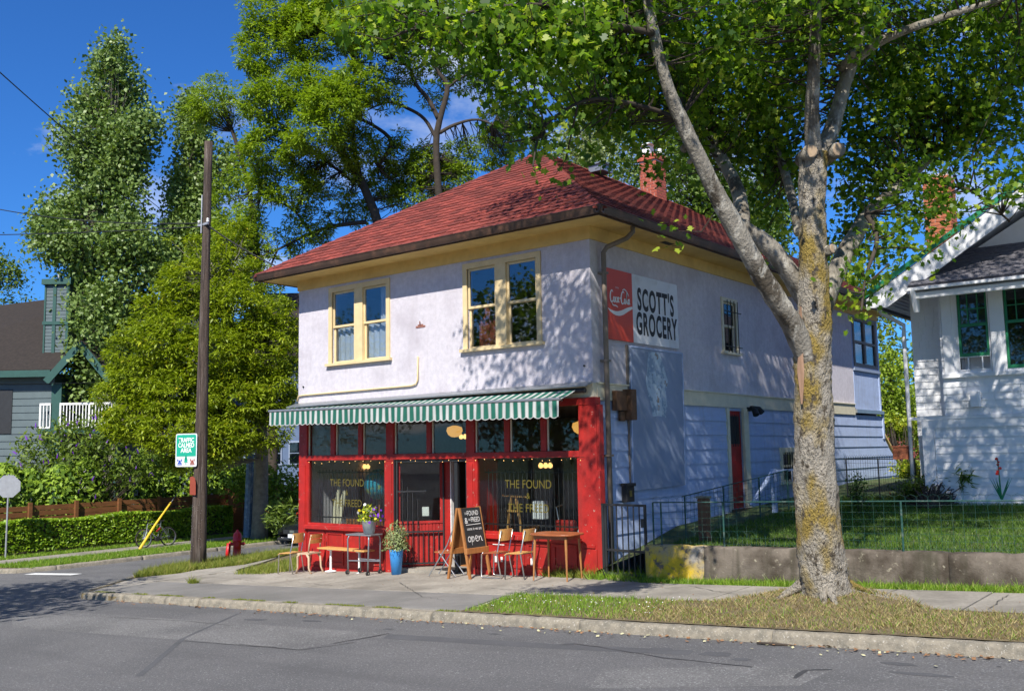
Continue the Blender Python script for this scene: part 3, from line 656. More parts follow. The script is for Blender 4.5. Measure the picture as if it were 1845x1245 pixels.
b = MB(); b.box((CH[0]-.2, CH[1]-.26, ztop+.03), (CH[0]+.06, CH[1]+.0, ztop+.34)); b.add([(CH[0]-.3, CH[1]-.36, ztop+.34), (CH[0]+.16, CH[1]-.36, ztop+.34), (CH[0]+.16, CH[1]+.1, ztop+.34), (CH[0]-.3, CH[1]+.1, ztop+.34), (CH[0]-.07, CH[1]-.13, ztop+.46)], [(0, 1, 4), (1, 2, 4), (2, 3, 4), (3, 0, 4), (3, 2, 1, 0)]); P(b, 'flue_cap', 'white_worn', chim)
b = MB(); b.tube([(CH[0]+.15, CH[1]+.18, ztop), (CH[0]+.15, CH[1]+.18, ztop+.28)], .07, 10); P(b, 'flue_pipe', 'white_worn', chim)
b = MB(); b.box((CH[0]-cw-.03, CH[1]-cl-.03, 9.45), (CH[0]+cw+.03, CH[1]+cl+.03, 9.8)); P(b, 'flashing', 'white_worn', chim)
b = MB(); y = 6.4; b.box((MIDX+.25, y-.25, 9.82), (MIDX+.7, y+.25, 10.0)); b.box((MIDX+.2, y-.3, 10.0), (MIDX+.75, y+.3, 10.05)); P(b, 'roof_vent', 'grey_metal', roof)
# satellite dish near the right eave
ds = thing('satellite_dish', 'small grey satellite dish on the red roof near the right eave', 'dish', (.1, 11.2, 7.2))
b = MB(); n = 18; c = np.array([.25, 10.9, 7.75]); ax = np.array([.55, -.75, .35]); ax /= np.linalg.norm(ax); q = np.cross(ax, (0, 0, 1)); q /= np.linalg.norm(q); t = np.cross(q, ax)
vs = [c-ax*.06]+[c+(q*math.cos(a)+t*math.sin(a))*r+ax*(r*r*.7-.06) for r in (.15, .3) for a in np.linspace(0, 2*math.pi, n, endpoint=False)]
b.add(vs, [(0, 1+(i+1) % n, 1+i) for i in range(n)]+[(1+i, 1+(i+1) % n, 1+n+(i+1) % n, 1+n+i) for i in range(n)]); b.build('reflector', MAT['white_worn'], ds, smooth=True)
b = MB(); b.tube([(.05, 11.1, 7.1), (.1, 11.08, 7.5), c-ax*.05], .018, 6); b.tube([c-t*.28, c+ax*.32], .012, 6); b.build('mast', MAT['grey_metal'], ds)

# ---- upper windows
def sash_window(x0, x1, z0, z1, ny, axis='y', mid=True, glass='glass_upper', frame='cream_worn', cas=.115, sill=.06, name='window', parent=shop, bars=False, two=True, casmat='cream_worn'):
    """x0..z1: opening; wall face at 0, outward -y (axis y) or +x (axis x, coordinate = Y)"""
    def mp(b):
        if axis == 'y': return b
        r = MB(); r.add([(-v[1]+ny, v[0], v[2]) for v in b.v], [f[::-1] for f in b.f]) if False else r.add([(-v[1]+ny, v[0], v[2]) for v in b.v], b.f); return r
    oy = 0 if axis == 'x' else ny
    w = MB()
    w.box((x0-cas, oy-.03, z0), (x0, oy+.02, z1)); w.box((x1, oy-.03, z0), (x1+cas, oy+.02, z1)); w.box((x0-cas, oy-.034, z1), (x1+cas, oy+.02, z1+cas))
    root = mp(w).build(name, MAT[casmat], parent)
    w = MB(); w.box((x0-cas-.06, oy-.09, z0-sill), (x1+cas+.06, oy+.12, z0-.001)); mp(w).build('sill', MAT[casmat], root)
    xm = (x0+x1)/2; halves = [(x0, xm-.14), (xm+.14, x1)] if two else [(x0, x1)]
    if two: w = MB(); w.box((xm-.14, oy-.028, z0), (xm+.14, oy+.12, z1)); mp(w).build('mullion', MAT[casmat], root)
    for a, c in halves:
        zm = (z0+z1)/2+.02
        f = MB(); s_ = .05
        for (u0, u1, v0, v1, d) in [(a, c, zm-.02, z1, .02), (a, c, z0, zm+.02, .06)]:
            f.box((u0, oy+d, v0), (u0+s_, oy+d+.035, v1)); f.box((u1-s_, oy+d, v0), (u1, oy+d+.035, v1)); f.box((u0+s_, oy+d, v1-s_), (u1-s_, oy+d+.035, v1)); f.box((u0+s_, oy+d, v0), (u1-s_, oy+d+.035, v0+s_))
        mp(f).build('sash', MAT[frame], root)
        for v0, v1, d in ((zm+.0, z1-s_, .035), (z0+s_, zm-.02, .075)):
            g = MB(); g.box((a+s_, oy+d, v0), (c-s_, oy+d+.006, v1)); mp(g).build('pane', MAT[glass], root)
    return root, mp
w1, _ = sash_window(*win1, 0.0); w2, _ = sash_window(*win2, 0.0)
# curtains
def curtain(name, x0, x1, z0, z1, y, mat, parent, wave=.03, n=60, ztop=None, freq=9):
    vs = []
    for i in range(n+1):
        t = i/n; x = x0+(x1-x0)*t; yy = y+wave*math.sin(t*freq*2*math.pi)+.01*math.sin(t*31)
        zt = z1 if ztop is None else z1+ztop(t)
        vs += [(x, yy, z0), (x, yy, zt)]
    return MB().add(vs, [(2*i, 2*i+2, 2*i+3, 2*i+1) for i in range(n)]).build(name, MAT[mat], parent)
curtain('curtain', -7.4, -6.5, 4.45, 5.3, .18, 'curtain', w1, .012, 60, lambda t: .05*math.sin(t*5), 5)
curtain('curtain', -6.42, -5.5, 4.45, 5.34, .18, 'curtain', w1, .012, 60, lambda t: .06*math.sin(t*4+2), 5)
curtain('curtain', -6.0, -5.5, 5.3, 6.2, .26, 'curtain', w1, .01, 40, None, 4)
curtain('drape', -3.05, -2.35, 4.45, 5.05, .3, 'curtain_red', w2, .05, 60, lambda t: .35*math.exp(-((t-.3)/.12)**2)+.2*math.exp(-((t-.7)/.1)**2), 6)
ws_, mp = sash_window(winS[0], winS[1], winS[2], winS[3], 0.0, 'x', two=False, cas=.09, casmat='cream_pale', frame='cream_pale', glass='glass_house')
g = MB()
for k in range(4):
    yy = winS[0]+.06+k*.18; g.tube([(yy, -.1, winS[2]-.02), (yy, -.1, winS[3]+.02)], .011, 6)
for zz in (winS[2]+.12, winS[3]-.25): g.tube([(winS[0]-.12, -.1, zz), (winS[1]+.12, -.1, zz)], .012, 6)
mp(g).build('bar', MAT['dark_metal'], ws_)
# conduit, plate and small marks on the front stucco
b = MB(); b.tube([(XL-.02, -.03, 3.64), (XL+.05, -.035, 3.76), (XL+.2, -.035, 3.775), (-4.75, -.035, 3.8), (-4.6, -.035, 3.83), (-4.55, -.035, 3.92), (-4.54, -.035, 4.43)], .018, 8); P(b, 'conduit', 'cream_worn', smooth=True)
mk('brown_rust', (.28, .12, .09), .8, .3, 20)
b = MB(); b.box((-4.62, -.012, 5.06), (-4.34, -.0, 5.1)); b.box((-4.56, -.012, 5.101), (-4.4, -.0, 5.13)); b.tube([(-4.48, -.03, 5.12), (-4.48, -.03, 5.2)], .012, 6); P(b, 'bracket', 'brown_rust')
b = MB(); b.tube([(-8.42, -.03, 3.98), (-8.42, 0.01, 3.98)], .02, 8); b.tube([(-.18, -.03, 3.92), (-.18, 0.01, 3.92)], .02, 8); P(b, 'bolt', 'dark_metal')

# ---- shopfront
def gx(x): return float(gz(x, 0))
posts = [(-8.55, -8.26), (-5.55, -5.32), (-3.18, -2.96), (-.34, .06)]
for a, c in posts:
    b = MB(); b.box((a, -.03, gx(a)-.25), (c, .14, 3.18)); o = P(b, 'post', 'red_paint', bevel=.008)
    if c < 0:
        b = MB(); b.box((a+.04, -.05, gx(a)+.75), (c-.04, -.032, 2.1)); P(b, 'post_trim', 'red_paint', o, bevel=.006)
b = MB(); b.box((-8.58, -.04, 3.182), (.06, .14, 3.32)); P(b, 'head_beam', 'red_paint')
b = MB(); b.box((XL, .0, 3.322), (-.0, T, ZS-.002)); P(b, 'lintel', 'cream_pale')
b = MB(); b.box((-.02, -.1, 3.0), (.12, .55, 3.15)); 
# right corner pilaster boards
b = MB(); b.box((.062, -.02, gx(0)-.2), (.13, .12, 3.17)); b.box((.045, -.06, -.2), (.14, .1, 1.95)); P(b, 'corner_board', 'red_paint', bevel=.006)
b = MB(); b.box((-.3, -.055, -.15), (.02, -.032, .5)); b.box((-.3, -.06, .52), (-.02, -.034, .58)); P(b, 'post_base', 'red_paint', bevel=.006)
for a, c in ((-8.26, -5.55), (-5.32, -3.18), (-2.96, -.34)):
    b = MB(); b.box((a, -.035, 2.2), (c, .1, 2.32)); P(b, 'transom_rail', 'red_paint', bevel=.006)
mull = [(-7.42, -7.27), (-6.47, -6.34), (-4.32, -4.19), (-2.17, -2.04), (-1.25, -1.12)]
for a, c in mull: b = MB(); b.box((a, -.02, 2.322), (c, .08, 3.18)); P(b, 'transom_mullion', 'red_paint', bevel=.006)
edges = sorted([-8.26, *[v for m_ in mull for v in m_], -5.55, -5.32, -3.18, -2.96, -.34])
for a, c in zip(edges[0::2], edges[1::2]):
    f = MB(); f.box((a, .03, 2.325), (a+.03, .06, 3.178)); f.box((c-.03, .03, 2.325), (c, .06, 3.178)); o = P(f, 'transom_light', 'cream_pale')
    g = MB(); g.box((a+.03, .042, 2.325), (c-.03, .048, 3.178)); g.build('pane', MAT['glass_store'], o)
for a, c, nm in ((-8.26, -5.55, 'l'), (-2.96, -.34, 'r')):
    f = MB(); f.box((a, -.015, .7), (a+.06, .06, 2.198)); f.box((c-.06, -.015, .7), (c, .06, 2.198)); f.box((a+.06, -.015, .7), (c-.06, .06, .745)); o = P(f, 'display_window', 'red_paint')
    g = MB(); g.box((a+.06, .02, .745), (c-.06, .028, 2.198)); pane = g.build('pane', MAT['glass_store'], o)
    for k in range(22 if nm == 'l' else 20):
        g = MB(); xx = a+.14+k*(c-a-.28)/21; g.tube([(xx, .26, .6), (xx, .26, 1.98)], .009, 6); g.build('security_bar', MAT['dark_metal'], o)
    g = MB()
    for zz in (.85, 1.9): g.box((a+.05, .25, zz), (c-.05, .275, zz+.03))
    g.build('bar_rail', MAT['dark_metal'], o)
    xc = (-6.885 if nm == 'l' else -1.61)
    for tx, zz, sz in (('THE FOUND', 1.605, .235), ('&', 1.4, .17), ('THE FREED', 1.14, .235)): put_text('window_lettering', tx, sz, MAT['gold'], o, (xc, 0.014, zz), (1, 0, 0), (0, 0, 1), sx=.88)
    b = MB(); b.box((a-.02, -.1, .6), (c+.02, .06, .698)); P(b, 'window_sill', 'red_paint', bevel=.012)
    b = MB(); b.box((a, -.0, gx(a)-.3), (c, .1, .598)); bk = P(b, 'bulkhead', 'red_paint')
    n = 4
    for k in range(n):
        u0 = a+.05+k*(c-a-.1)/n; u1 = u0+(c-a-.1)/n-.06; zz = gx((u0+u1)/2)+.14
        f = MB(); f.box((u0, -.022, .5), (u1, -.001, .56)); f.box((u0, -.022, zz), (u1, -.001, zz+.06)); f.box((u0, -.022, zz+.061), (u0+.06, -.001, .499)); f.box((u1-.06, -.022, zz+.061), (u1, -.001, .499)); f.build('panel_moulding', MAT['red_paint'], bk, bevel=.004)
    b = MB(); b.box((a, -.045, gx(a)-.3), (c, -.024, gx((a+c)/2)+.05)); P(b, 'plinth', 'red_paint')
# paint scars on the right bulkhead
b = MB()
for (xx, zz, w_, h_) in ((-2.45, .14, .05, .12), (-2.3, .15, .05, .1), (-1.55, .12, .05, .14), (-.1, -.02, .04, .08), (-2.5, .48, .3, .015)): b.box((xx, -.024, zz), (xx+w_, -.0225, zz+h_))
P(b, 'bare_patch', 'white_worn')
# entrance recess: splayed screen with beadboard, open doorway
A = np.array([-5.3, .06, 0.]); Bp = np.array([-4.62, .82, 0.]); d = (Bp-A); Ls = np.linalg.norm(d); d /= Ls; nn = np.array([d[1], -d[0], 0])
def along(t, z, o=0.0): return A+d*t+nn*o+np.array([0, 0, z])
zf0 = -.16
sc = MB(); sc.obox(along(Ls/2, (zf0+.8)/2), d*Ls/2, nn*.02, (0, 0, (.8-zf0)/2)); sc = P(sc, 'entrance_screen', 'red_paint')
for k in range(13):
    t = .05+k*(Ls-.1)/12; b = MB(); b.obox(along(t, (zf0+.82)/2+.0, .028), d*.032, nn*.009, (0, 0, (.8-zf0)/2)); b.build('beadboard', MAT['red_paint'], sc, bevel=.004)
b = MB(); b.obox(along(Ls/2, .82, .01), d*Ls/2, nn*.045, (0, 0, .025)); b.build('screen_rail', MAT['red_paint'], sc)
for t in (.035, Ls-.035): b = MB(); b.obox(along(t, 1.5), d*.035, nn*.03, (0, 0, .69)); b.build('screen_stile', MAT['red_paint'], sc)
b = MB(); b.obox(along(Ls/2, 1.51), d*(Ls/2-.07), nn*.003, (0, 0, .68)); b.build('pane', MAT['glass_store'], sc)
b = MB(); b.obox(along(Ls*.62, 1.05, -.012), d*.075, nn*.002, (0, 0, .1)); b.build('notice', MAT['white_worn'], sc)
gt = MB(); gt.tube([along(.0, zf0+.05, .1), along(.0, 2.17, .1)], .022, 6)
for zz, t0, t1 in ((zf0+.1, 0, Ls), (.62, 0, Ls), (1.5, 0, Ls*.62), (2.16, 0, Ls)): gt.bar(along(t0, zz, .1), along(t1, zz, .1), .03, .035)
gt.tube([along(Ls, zf0+.05, .1), along(Ls, 2.17, .1)], .02, 6)
gt.build('security_gate_frame', MAT['dark_metal'], sc)
for k in range(8):
    t = Ls*(k+1)/9; b = MB(); top = (1.75 - .14*k) if k < 4 else .64; b.tube([along(t, zf0+.1, .1), along(t, top, .1)], .011, 6); b.build('gate_bar', MAT['dark_metal'], sc)
b = MB(); b.box((-5.34, -.02, zf0), (-5.29, .05, 2.19)); b.box((-3.24, .02, zf0), (-3.19, .06, 2.19)); b.box((-5.3, .0, 2.14), (-3.2, .04, 2.18)); b.box((-3.56, .02, zf0), (-3.47, .07, 2.14)); P(b, 'door_gate_frame', 'dark_metal')
b = MB(); b.box((-4.62, .78, zf0), (-4.36, .9, 2.2)); jb = P(b, 'door_jamb', 'red_paint'); b = MB(); b.box((-4.356, .77, zf0), (-4.33, .86, 2.2)); b.build('jamb_edge', MAT['white_worn'], jb)
b = MB(); b.box((-3.2, .06, zf0), (-3.1, .9, 2.2)); P(b, 'recess_wall', 'red_paint')
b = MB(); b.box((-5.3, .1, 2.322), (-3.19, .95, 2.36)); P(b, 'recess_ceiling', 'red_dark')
b = MB(); b.box((-5.3, .02, zf0-.3), (-3.1, .95, zf0+.02)); P(b, 'door_step', 'concrete')
# open door leaf swung inside and the door mat
b = MB(); b.box((-4.28, .95, zf0), (-4.23, 1.75, 2.15)); P(b, 'door_leaf', 'black')
dm = MB(); dm.box((-4.25, .15, zf0+.022), (-3.5, .65, zf0+.034)); tag(dm.build('door_mat', MAT['rubber']), 'dark door mat in the shop entrance', 'mat')
# interior
b = MB(); b.box((XL+T, .1, -.55), (-T, 9, -.1)); 
fl = MB(); fl.box((XL+T, .95, -.4), (-T, 9, -.12)); fl.box((XL+T, .1, -.4), (-5.4, .95, -.1)); fl.box((-3.05, .1, -.4), (-T, .95, -.1)); P(fl, 'shop_floor', 'wood_brown')
b = MB(); b.box((XL+T, 8.0, -.1), (-T, 8.1, 3.36)); P(b, 'shop_back_wall', 'room_wall')
b = MB(); b.box((XL+T, .45, 3.3), (-T, 8, 3.355)); P(b, 'shop_ceiling', 'room_wall')
b = MB(); b.box((-8.2, .3, .42), (-5.6, 1.0, .55)); b.box((-2.9, .3, .42), (-.4, 1.0, .55)); P(b, 'display_shelf', 'wood_brown')

# ---- side wall: lapped boards, belt, corner boards
door = (5.55, 6.42, .92, 3.2); winL = (8.62, 9.32, 1.44, 2.2)
b = MB(); wall_x(b, .12, D1, -.4, 3.27, -.2, -.03, [(door[0], door[1], door[2], door[3]), (winL[0], winL[1], winL[2], winL[3])]); P(b, 'siding_backing', 'siding_blue')
def board(y0, y1, z0, z1, y1b=None):
    """one lapped board: bottom edge proud"""
    y1b = y1 if y1b is None else y1b
    b = MB().add([(-.03, y0, z0), (.004, y0, z0), (-.022, y0, z1+.012), (-.03, y0, z1+.012), (-.03, y1b, z0), (.004, y1b, z0), (-.022, y1, z1+.012), (-.03, y1, z1+.012)],
                 [(0, 1, 2, 3), (4, 7, 6, 5), (0, 4, 5, 1), (1, 5, 6, 2), (2, 6, 7, 3)])
    return P(b, 'siding_board', 'siding_blue')
def slant(z): return 16.75+(2.6-z)*(18.75-16.75)/(2.6-1.25) if z < 2.6 else 16.75
z = 3.262; ST = .318
while z > -.4:
    z1 = z; z0 = z-ST
    spans = [(.13, 14.22)]
    for (h0, h1, hz0, hz1) in (door, winL):
        if z0 < hz1 and z1 > hz0+.02:
            spans = [s_ for (p, q) in spans for s_ in ([(p, min(q, h0-.0)), (max(p, h1), q)] if p < h1 and q > h0 else [(p, q)])]
    out = []
    for p, q in spans:
        cut = [p]
        while q-cut[-1] > 4.4: cut.append(cut[-1]+random.uniform(2.6, 3.9))
        cut.append(q)
        out += [(u, v-.004) for u, v in zip(cut[:-1], cut[1:]) if v-u > .05]
    for u, v in out: board(u, v, z0, z1)
    if z0 > .85: board(14.226, slant(z1)-.0, z0, z1, slant(z0))
    z -= ST
b = MB(); b.prism([(-.2, 14.22, .6), (-.2, 14.22, 3.2), (-.2, 16.74, 3.2), (-.2, 16.74, 2.6), (-.2, 19.0, 1.0), (-.2, 19.0, .6)][::-1], (.168, 0, 0)); P(b, 'stair_side_wall', 'siding_blue')
b = MB(); b.bar((-.45, 16.8, 2.72), (-.45, 19.0, 1.24), .95, .07); P(b, 'stair_slope', 'cream')
b = MB(); b.box((-.02, 16.7, 2.55), (.03, 16.82, 3.42)); P(b, 'downpipe_stub', 'siding_blue')
b = MB(); b.box((0.0, .13, 3.27), (.02, 14.2, 3.575)); P(b, 'belt_board', 'cream_pale'); b = MB(); b.box((0.0, .1, 3.577), (.05, 14.2, 3.602)); P(b, 'drip_ledge', 'cream_pale')
b = MB(); b.box((.0, 14.215, 3.33), (.07, 16.75, 3.44)); P(b, 'flashing_strip', 'grey_metal')
# sleeping porch at the back: glazed bay
b = MB(); wall_x(b, 14.25, 16.62, 3.44, ZSOF, -.12, -.02, [(14.45, 16.5, 4.85, 6.22)]); P(b, 'porch_wall', 'siding_blue')
for k in range(15):
    b = MB(); yy = 14.3+k*.155; b.box((-.02, yy, 3.45), (-.008, yy+.148, 4.62)); P(b, 'porch_board', 'siding_blue')
b = MB(); b.box((-.02, 14.27, 4.63), (.05, 16.66, 4.72)); P(b, 'porch_sill', 'panel_blue')
mk('taupe', (.2, .17, .15), .7, .1, 4)
f = MB()
for (u0, u1, v0, v1) in ((14.4, 14.52, 4.78, 6.3), (15.38, 15.52, 4.9, 6.2), (16.42, 16.56, 4.78, 6.3), (14.52, 16.42, 4.78, 4.88), (14.52, 16.42, 6.2, 6.3), (14.52, 15.38, 5.5, 5.58), (15.52, 16.42, 5.5, 5.58)): f.box((-.06, u0, v0), (.01, u1, v1))
pw = P(f, 'porch_window', 'taupe')
for (u0, u1) in ((14.52, 15.38), (15.52, 16.42)):
    for (v0, v1) in ((4.88, 5.5), (5.58, 6.2)): g = MB(); g.box((-.04, u0, v0), (-.034, u1, v1)); g.build('pane', MAT['glass_upper'], pw)
b = MB(); b.box((-.12, 16.58, 3.44), (.012, 16.7, ZSOF)); P(b, 'porch_corner', 'siding_blue')
# side door
f = MB(); f.box((-.03, door[0]-.02, door[2]-.05), (.03, door[0]+.1, 3.26)); f.box((-.03, door[1]-.02, door[2]-.05), (.035, door[1]+.24, 3.26)); dr = P(f, 'side_door', 'cream_pale')
b = MB(); b.box((-.12, door[0]+.1, door[2]), (-.07, door[1]-.02, 3.2)); lf = b.build('door_panel', MAT['red_paint'], dr)
b = MB(); b.box((-.068, door[0]+.18, 2.42), (-.06, door[1]-.1, 3.08)); b.build('door_pane', MAT['black'], dr)
for k in range(4): b = MB(); yy = door[0]+.24+k*.13; b.tube([(-.04, yy, 2.36), (-.04, yy, 3.12)], .009, 6); b.build('door_bar', MAT['dark_metal'], dr)
b = MB(); b.box((-.14, door[0], door[2]-.08), (.1, door[1]+.05, door[2]-.002)); b.build('threshold', MAT['rust_wood'], dr)
sw, mp = sash_window(winL[0], winL[1], winL[2], winL[3], 0.0, 'x', two=False, cas=.12, casmat='cream_pale', frame='cream_pale', glass='glass_house')
g = MB()
for k in range(5): yy = winL[0]+.06+k*.145; g.tube([(yy, -.06, winL[2]), (yy, -.06, winL[3])], .01, 6)
mp(g).build('bar', MAT['dark_metal'], sw)
# downpipe at the corner
b = MB(); b.tube([(.6, .62, ZSOF+.02), (.6, .62, 6.5), (.5, .56, 6.38), (.16, .36, 6.22), (.1, .33, 6.12), (.1, .33, 5.9), (.1, .33, .1)], .05, 10); dp = P(b, 'downpipe', 'pipe_brown', smooth=True)
for zz in (5.7, 4.0, 2.2): b = MB(); b.box((.0, .26, zz), (.16, .4, zz+.04)); b.build('pipe_strap', MAT['pipe_brown'], dp)
b = MB(); b.tube([(XL-.5, .55, ZSOF), (XL-.5, .55, 6.45), (XL-.4, .5, 6.33), (XL-.08, .35, 6.2), (XL-.06, .33, 6.0), (XL-.06, .33, -.3)], .05, 8); P(b, 'downpipe', 'gutter_brown', smooth=True)
# electrical boxes and rough timber near the corner
b = MB(); b.box((.02, .62, 3.08), (.12, 1.12, 3.46)); P(b, 'timber_block', 'rust_wood')
b = MB(); b.box((.02, 1.0, 2.9), (.22, 1.2, 3.5)); b.box((.018, .82, 2.88), (.08, .99, 3.07)); P(b, 'meter_box', 'rust_wood', bevel=.01)
b = MB(); b.box((0.0, 1.19, 1.5), (.03, 1.25, 4.4)); P(b, 'conduit_strip', 'pipe_brown')
b = MB(); b.box((.02, .86, 1.32), (.14, 1.14, 1.66)); b.box((.015, .84, 1.62), (.17, 1.16, 1.68)); mb = P(b, 'mailbox', 'black', bevel=.008); b = MB(); b.box((.141, .96, 1.42), (.146, 1.04, 1.54)); b.build('mailbox_badge', MAT['gold'], mb)
b = MB(); b.box((.0, 6.6, 3.2), (.1, 6.72, 3.3)); b.tube([(.1, 6.66, 3.3), (.22, 6.6, 3.22), (.28, 6.56, 3.1)], [.04, .07, .08], 10); b.tube([(.1, 6.7, 3.3), (.22, 6.85, 3.26), (.27, 6.92, 3.16)], [.04, .06, .07], 10); P(b, 'security_light', 'black')

# ---- signs on the side wall
sg = thing('wall_sign', 'old painted red and white grocery sign high on the side wall', 'sign', (.0, 1.9, 4.45))
b = MB(); b.box((.02, .5, 4.46), (.05, 1.43, 5.86)); b.build('red_panel', MAT['sign_red'], sg)
b = MB(); b.box((.02, 1.434, 4.46), (.05, 3.3, 5.86)); b.build('white_panel', MAT['sign_white'], sg)
Uy, Uz = (0, 1, 0), (0, 0, 1)
def sign_text(s_, size, y, z, sx, mat='black'): return put_text('lettering', s_, size, MAT[mat], sg, (.054, y, z), Uy, Uz, sx=sx)
for i, (s_, y0, y1, z, sz) in enumerate((("SCOTT'S", 1.62, 3.12, 5.16, .62), ('GROCERY', 1.55, 3.24, 4.66, .62))):
    o = put_text('lettering', s_, sz, MAT['black'], sg, (.054, (y0+y1)/2, z), Uy, Uz, bold=.022, gap=1.16)
    me = o.data; co = np.zeros(len(me.vertices)*3); me.vertices.foreach_get('co', co); co = co.reshape(-1, 3); w_ = co[:, 1].max()-co[:, 1].min(); m_ = (co[:, 1].max()+co[:, 1].min())/2
    co[:, 1] = (co[:, 1]-m_)*((y1-y0)/w_)+(y0+y1)/2; me.vertices.foreach_set('co', co.ravel()); me.update()
# script logo and ribbon, drawn with the pen
cc = [  # C o c a - C o l a in a flowing hand; unit box about 6.4 x 1.6
 [(1.0, 1.15, .8), (.75, 1.4, 1), (.3, 1.15, 1.6), (.12, .6, 1.8), (.3, .15, 1.5), (.75, .1, 1.1), (1.15, .4, .7)],
 [(1.35, .7, .9), (1.1, .6, 1.3), (1.15, .2, 1.3), (1.45, .12, 1.1), (1.6, .45, 1.2), (1.4, .7, .8)],
 [(2.1, .65, .9), (1.85, .7, 1.2), (1.7, .4, 1.5), (1.85, .12, 1.2), (2.2, .25, .7)],
 [(2.65, .65, .9), (2.4, .7, 1.2), (2.25, .35, 1.4), (2.45, .12, 1.2), (2.65, .4, 1)], [(2.72, .75, 1.2), (2.65, .25, 1.3), (2.95, .2, .6)],
 [(3.0, .62, 1.2), (3.3, .68, 1.2)],
 [(4.5, 1.25, .7), (4.2, 1.5, 1), (3.65, 1.2, 1.6), (3.45, .6, 1.8), (3.65, .12, 1.5), (4.1, .1, 1.1), (4.5, .4, .7)],
 [(4.7, .7, .9), (4.45, .6, 1.3), (4.5, .2, 1.3), (4.8, .12, 1.1), (4.95, .45, 1.2), (4.75, .7, .8)],
 [(5.05, .3, .8), (5.3, 1.0, 1), (5.45, 1.45, 1.2), (5.25, 1.3, 1.2), (5.15, .5, 1.4), (5.35, .12, 1.1), (5.6, .35, .7)],
 [(6.0, .65, .9), (5.75, .7, 1.2), (5.6, .35, 1.4), (5.8, .12, 1.2), (6.0, .4, 1)], [(6.08, .75, 1.2), (6.0, .25, 1.3), (6.3, .2, .6)],
 [(.5, .05, .6), (.9, -.25, 1.0), (1.7, -.2, 1.2), (2.4, -.35, .7)], [(3.9, 1.55, .6), (4.6, 1.75, 1.2), (5.6, 1.35, 1.0), (5.9, 1.0, .5)]]
s_ = .118
strokes('script_logo', [[(p[0]*s_, p[1]*s_*1.6+p[0]*s_*.0, p[2]) for p in L] for L in cc], .024, MAT['white_paint'], sg, (.0535, .585, 5.18), Uy, Uz, .0)
put_text('small_lettering', 'enjoy', .06, MAT['white_paint'], sg, (.0535, .86, 5.49), Uy, Uz)
strokes('ribbon', [[(-.02, .02, .3), (.1, -.035, .9), (.3, -.06, 1.5), (.5, -.02, 1.7), (.68, .06, 1.4), (.88, .12, .8)]], .06, MAT['white_paint'], sg, (.0535, .54, 5.04), Uy, Uz, .0)
bd = thing('wall_board', 'tall pale blue painted board with scraped paper patch on the side wall', 'board', (.0, 2.3, 1.5))
b = MB(); b.add([(.03, 1.2, 1.52), (.03, 3.33, 1.56), (.03, 3.4, 4.39), (.03, 1.26, 4.39), (.07, 1.2, 1.52), (.07, 3.33, 1.56), (.07, 3.4, 4.39), (.07, 1.26, 4.39)], [(4, 5, 6, 7), (0, 3, 2, 1), (0, 1, 5, 4), (1, 2, 6, 5), (2, 3, 7, 6), (3, 0, 4, 7)]); b.build('board_panel', MAT['panel_blue'], bd)
b = MB()
for A_, B_ in (((.072, 1.21, 1.53), (.072, 1.27, 4.38)), ((.072, 3.32, 1.57), (.072, 3.39, 4.38)), ((.072, 1.29, 4.37), (.072, 3.37, 4.37))): b.bar(A_, B_, .03, .016, up=(1, 0, 0))
b.build('edge_trim', MAT['siding_blue'], bd)
mk('paper_scrap', (.46, .56, .66), .9, .12, 5, .2, 20, col2=(.24, .33, .45), c2=.55, c2w=.04, c2scale=7, col3=(.3, .24, .2), c3=.64, c3scale=5, c3w=.02)
pp = [(1.95, 4.3), (2.35, 4.32), (2.55, 4.1), (2.72, 3.75), (2.62, 3.5), (2.66, 3.2), (2.55, 3.05), (2.6, 2.98), (2.05, 2.98), (2.02, 3.2), (1.9, 3.4), (1.82, 3.75), (1.9, 4.0)]
pp = [(y+random.gauss(0, .012), z+random.gauss(0, .012)) for i in range(len(pp)) for (y, z) in [(pp[i][0]+(pp[(i+1) % len(pp)][0]-pp[i][0])*f_, pp[i][1]+(pp[(i+1) % len(pp)][1]-pp[i][1])*f_) for f_ in (0, .33, .66)]]
b = MB(); b.poly([(.0735, y, z) for y, z in pp]); b.build('paper_patch', MAT['paper_scrap'], bd)

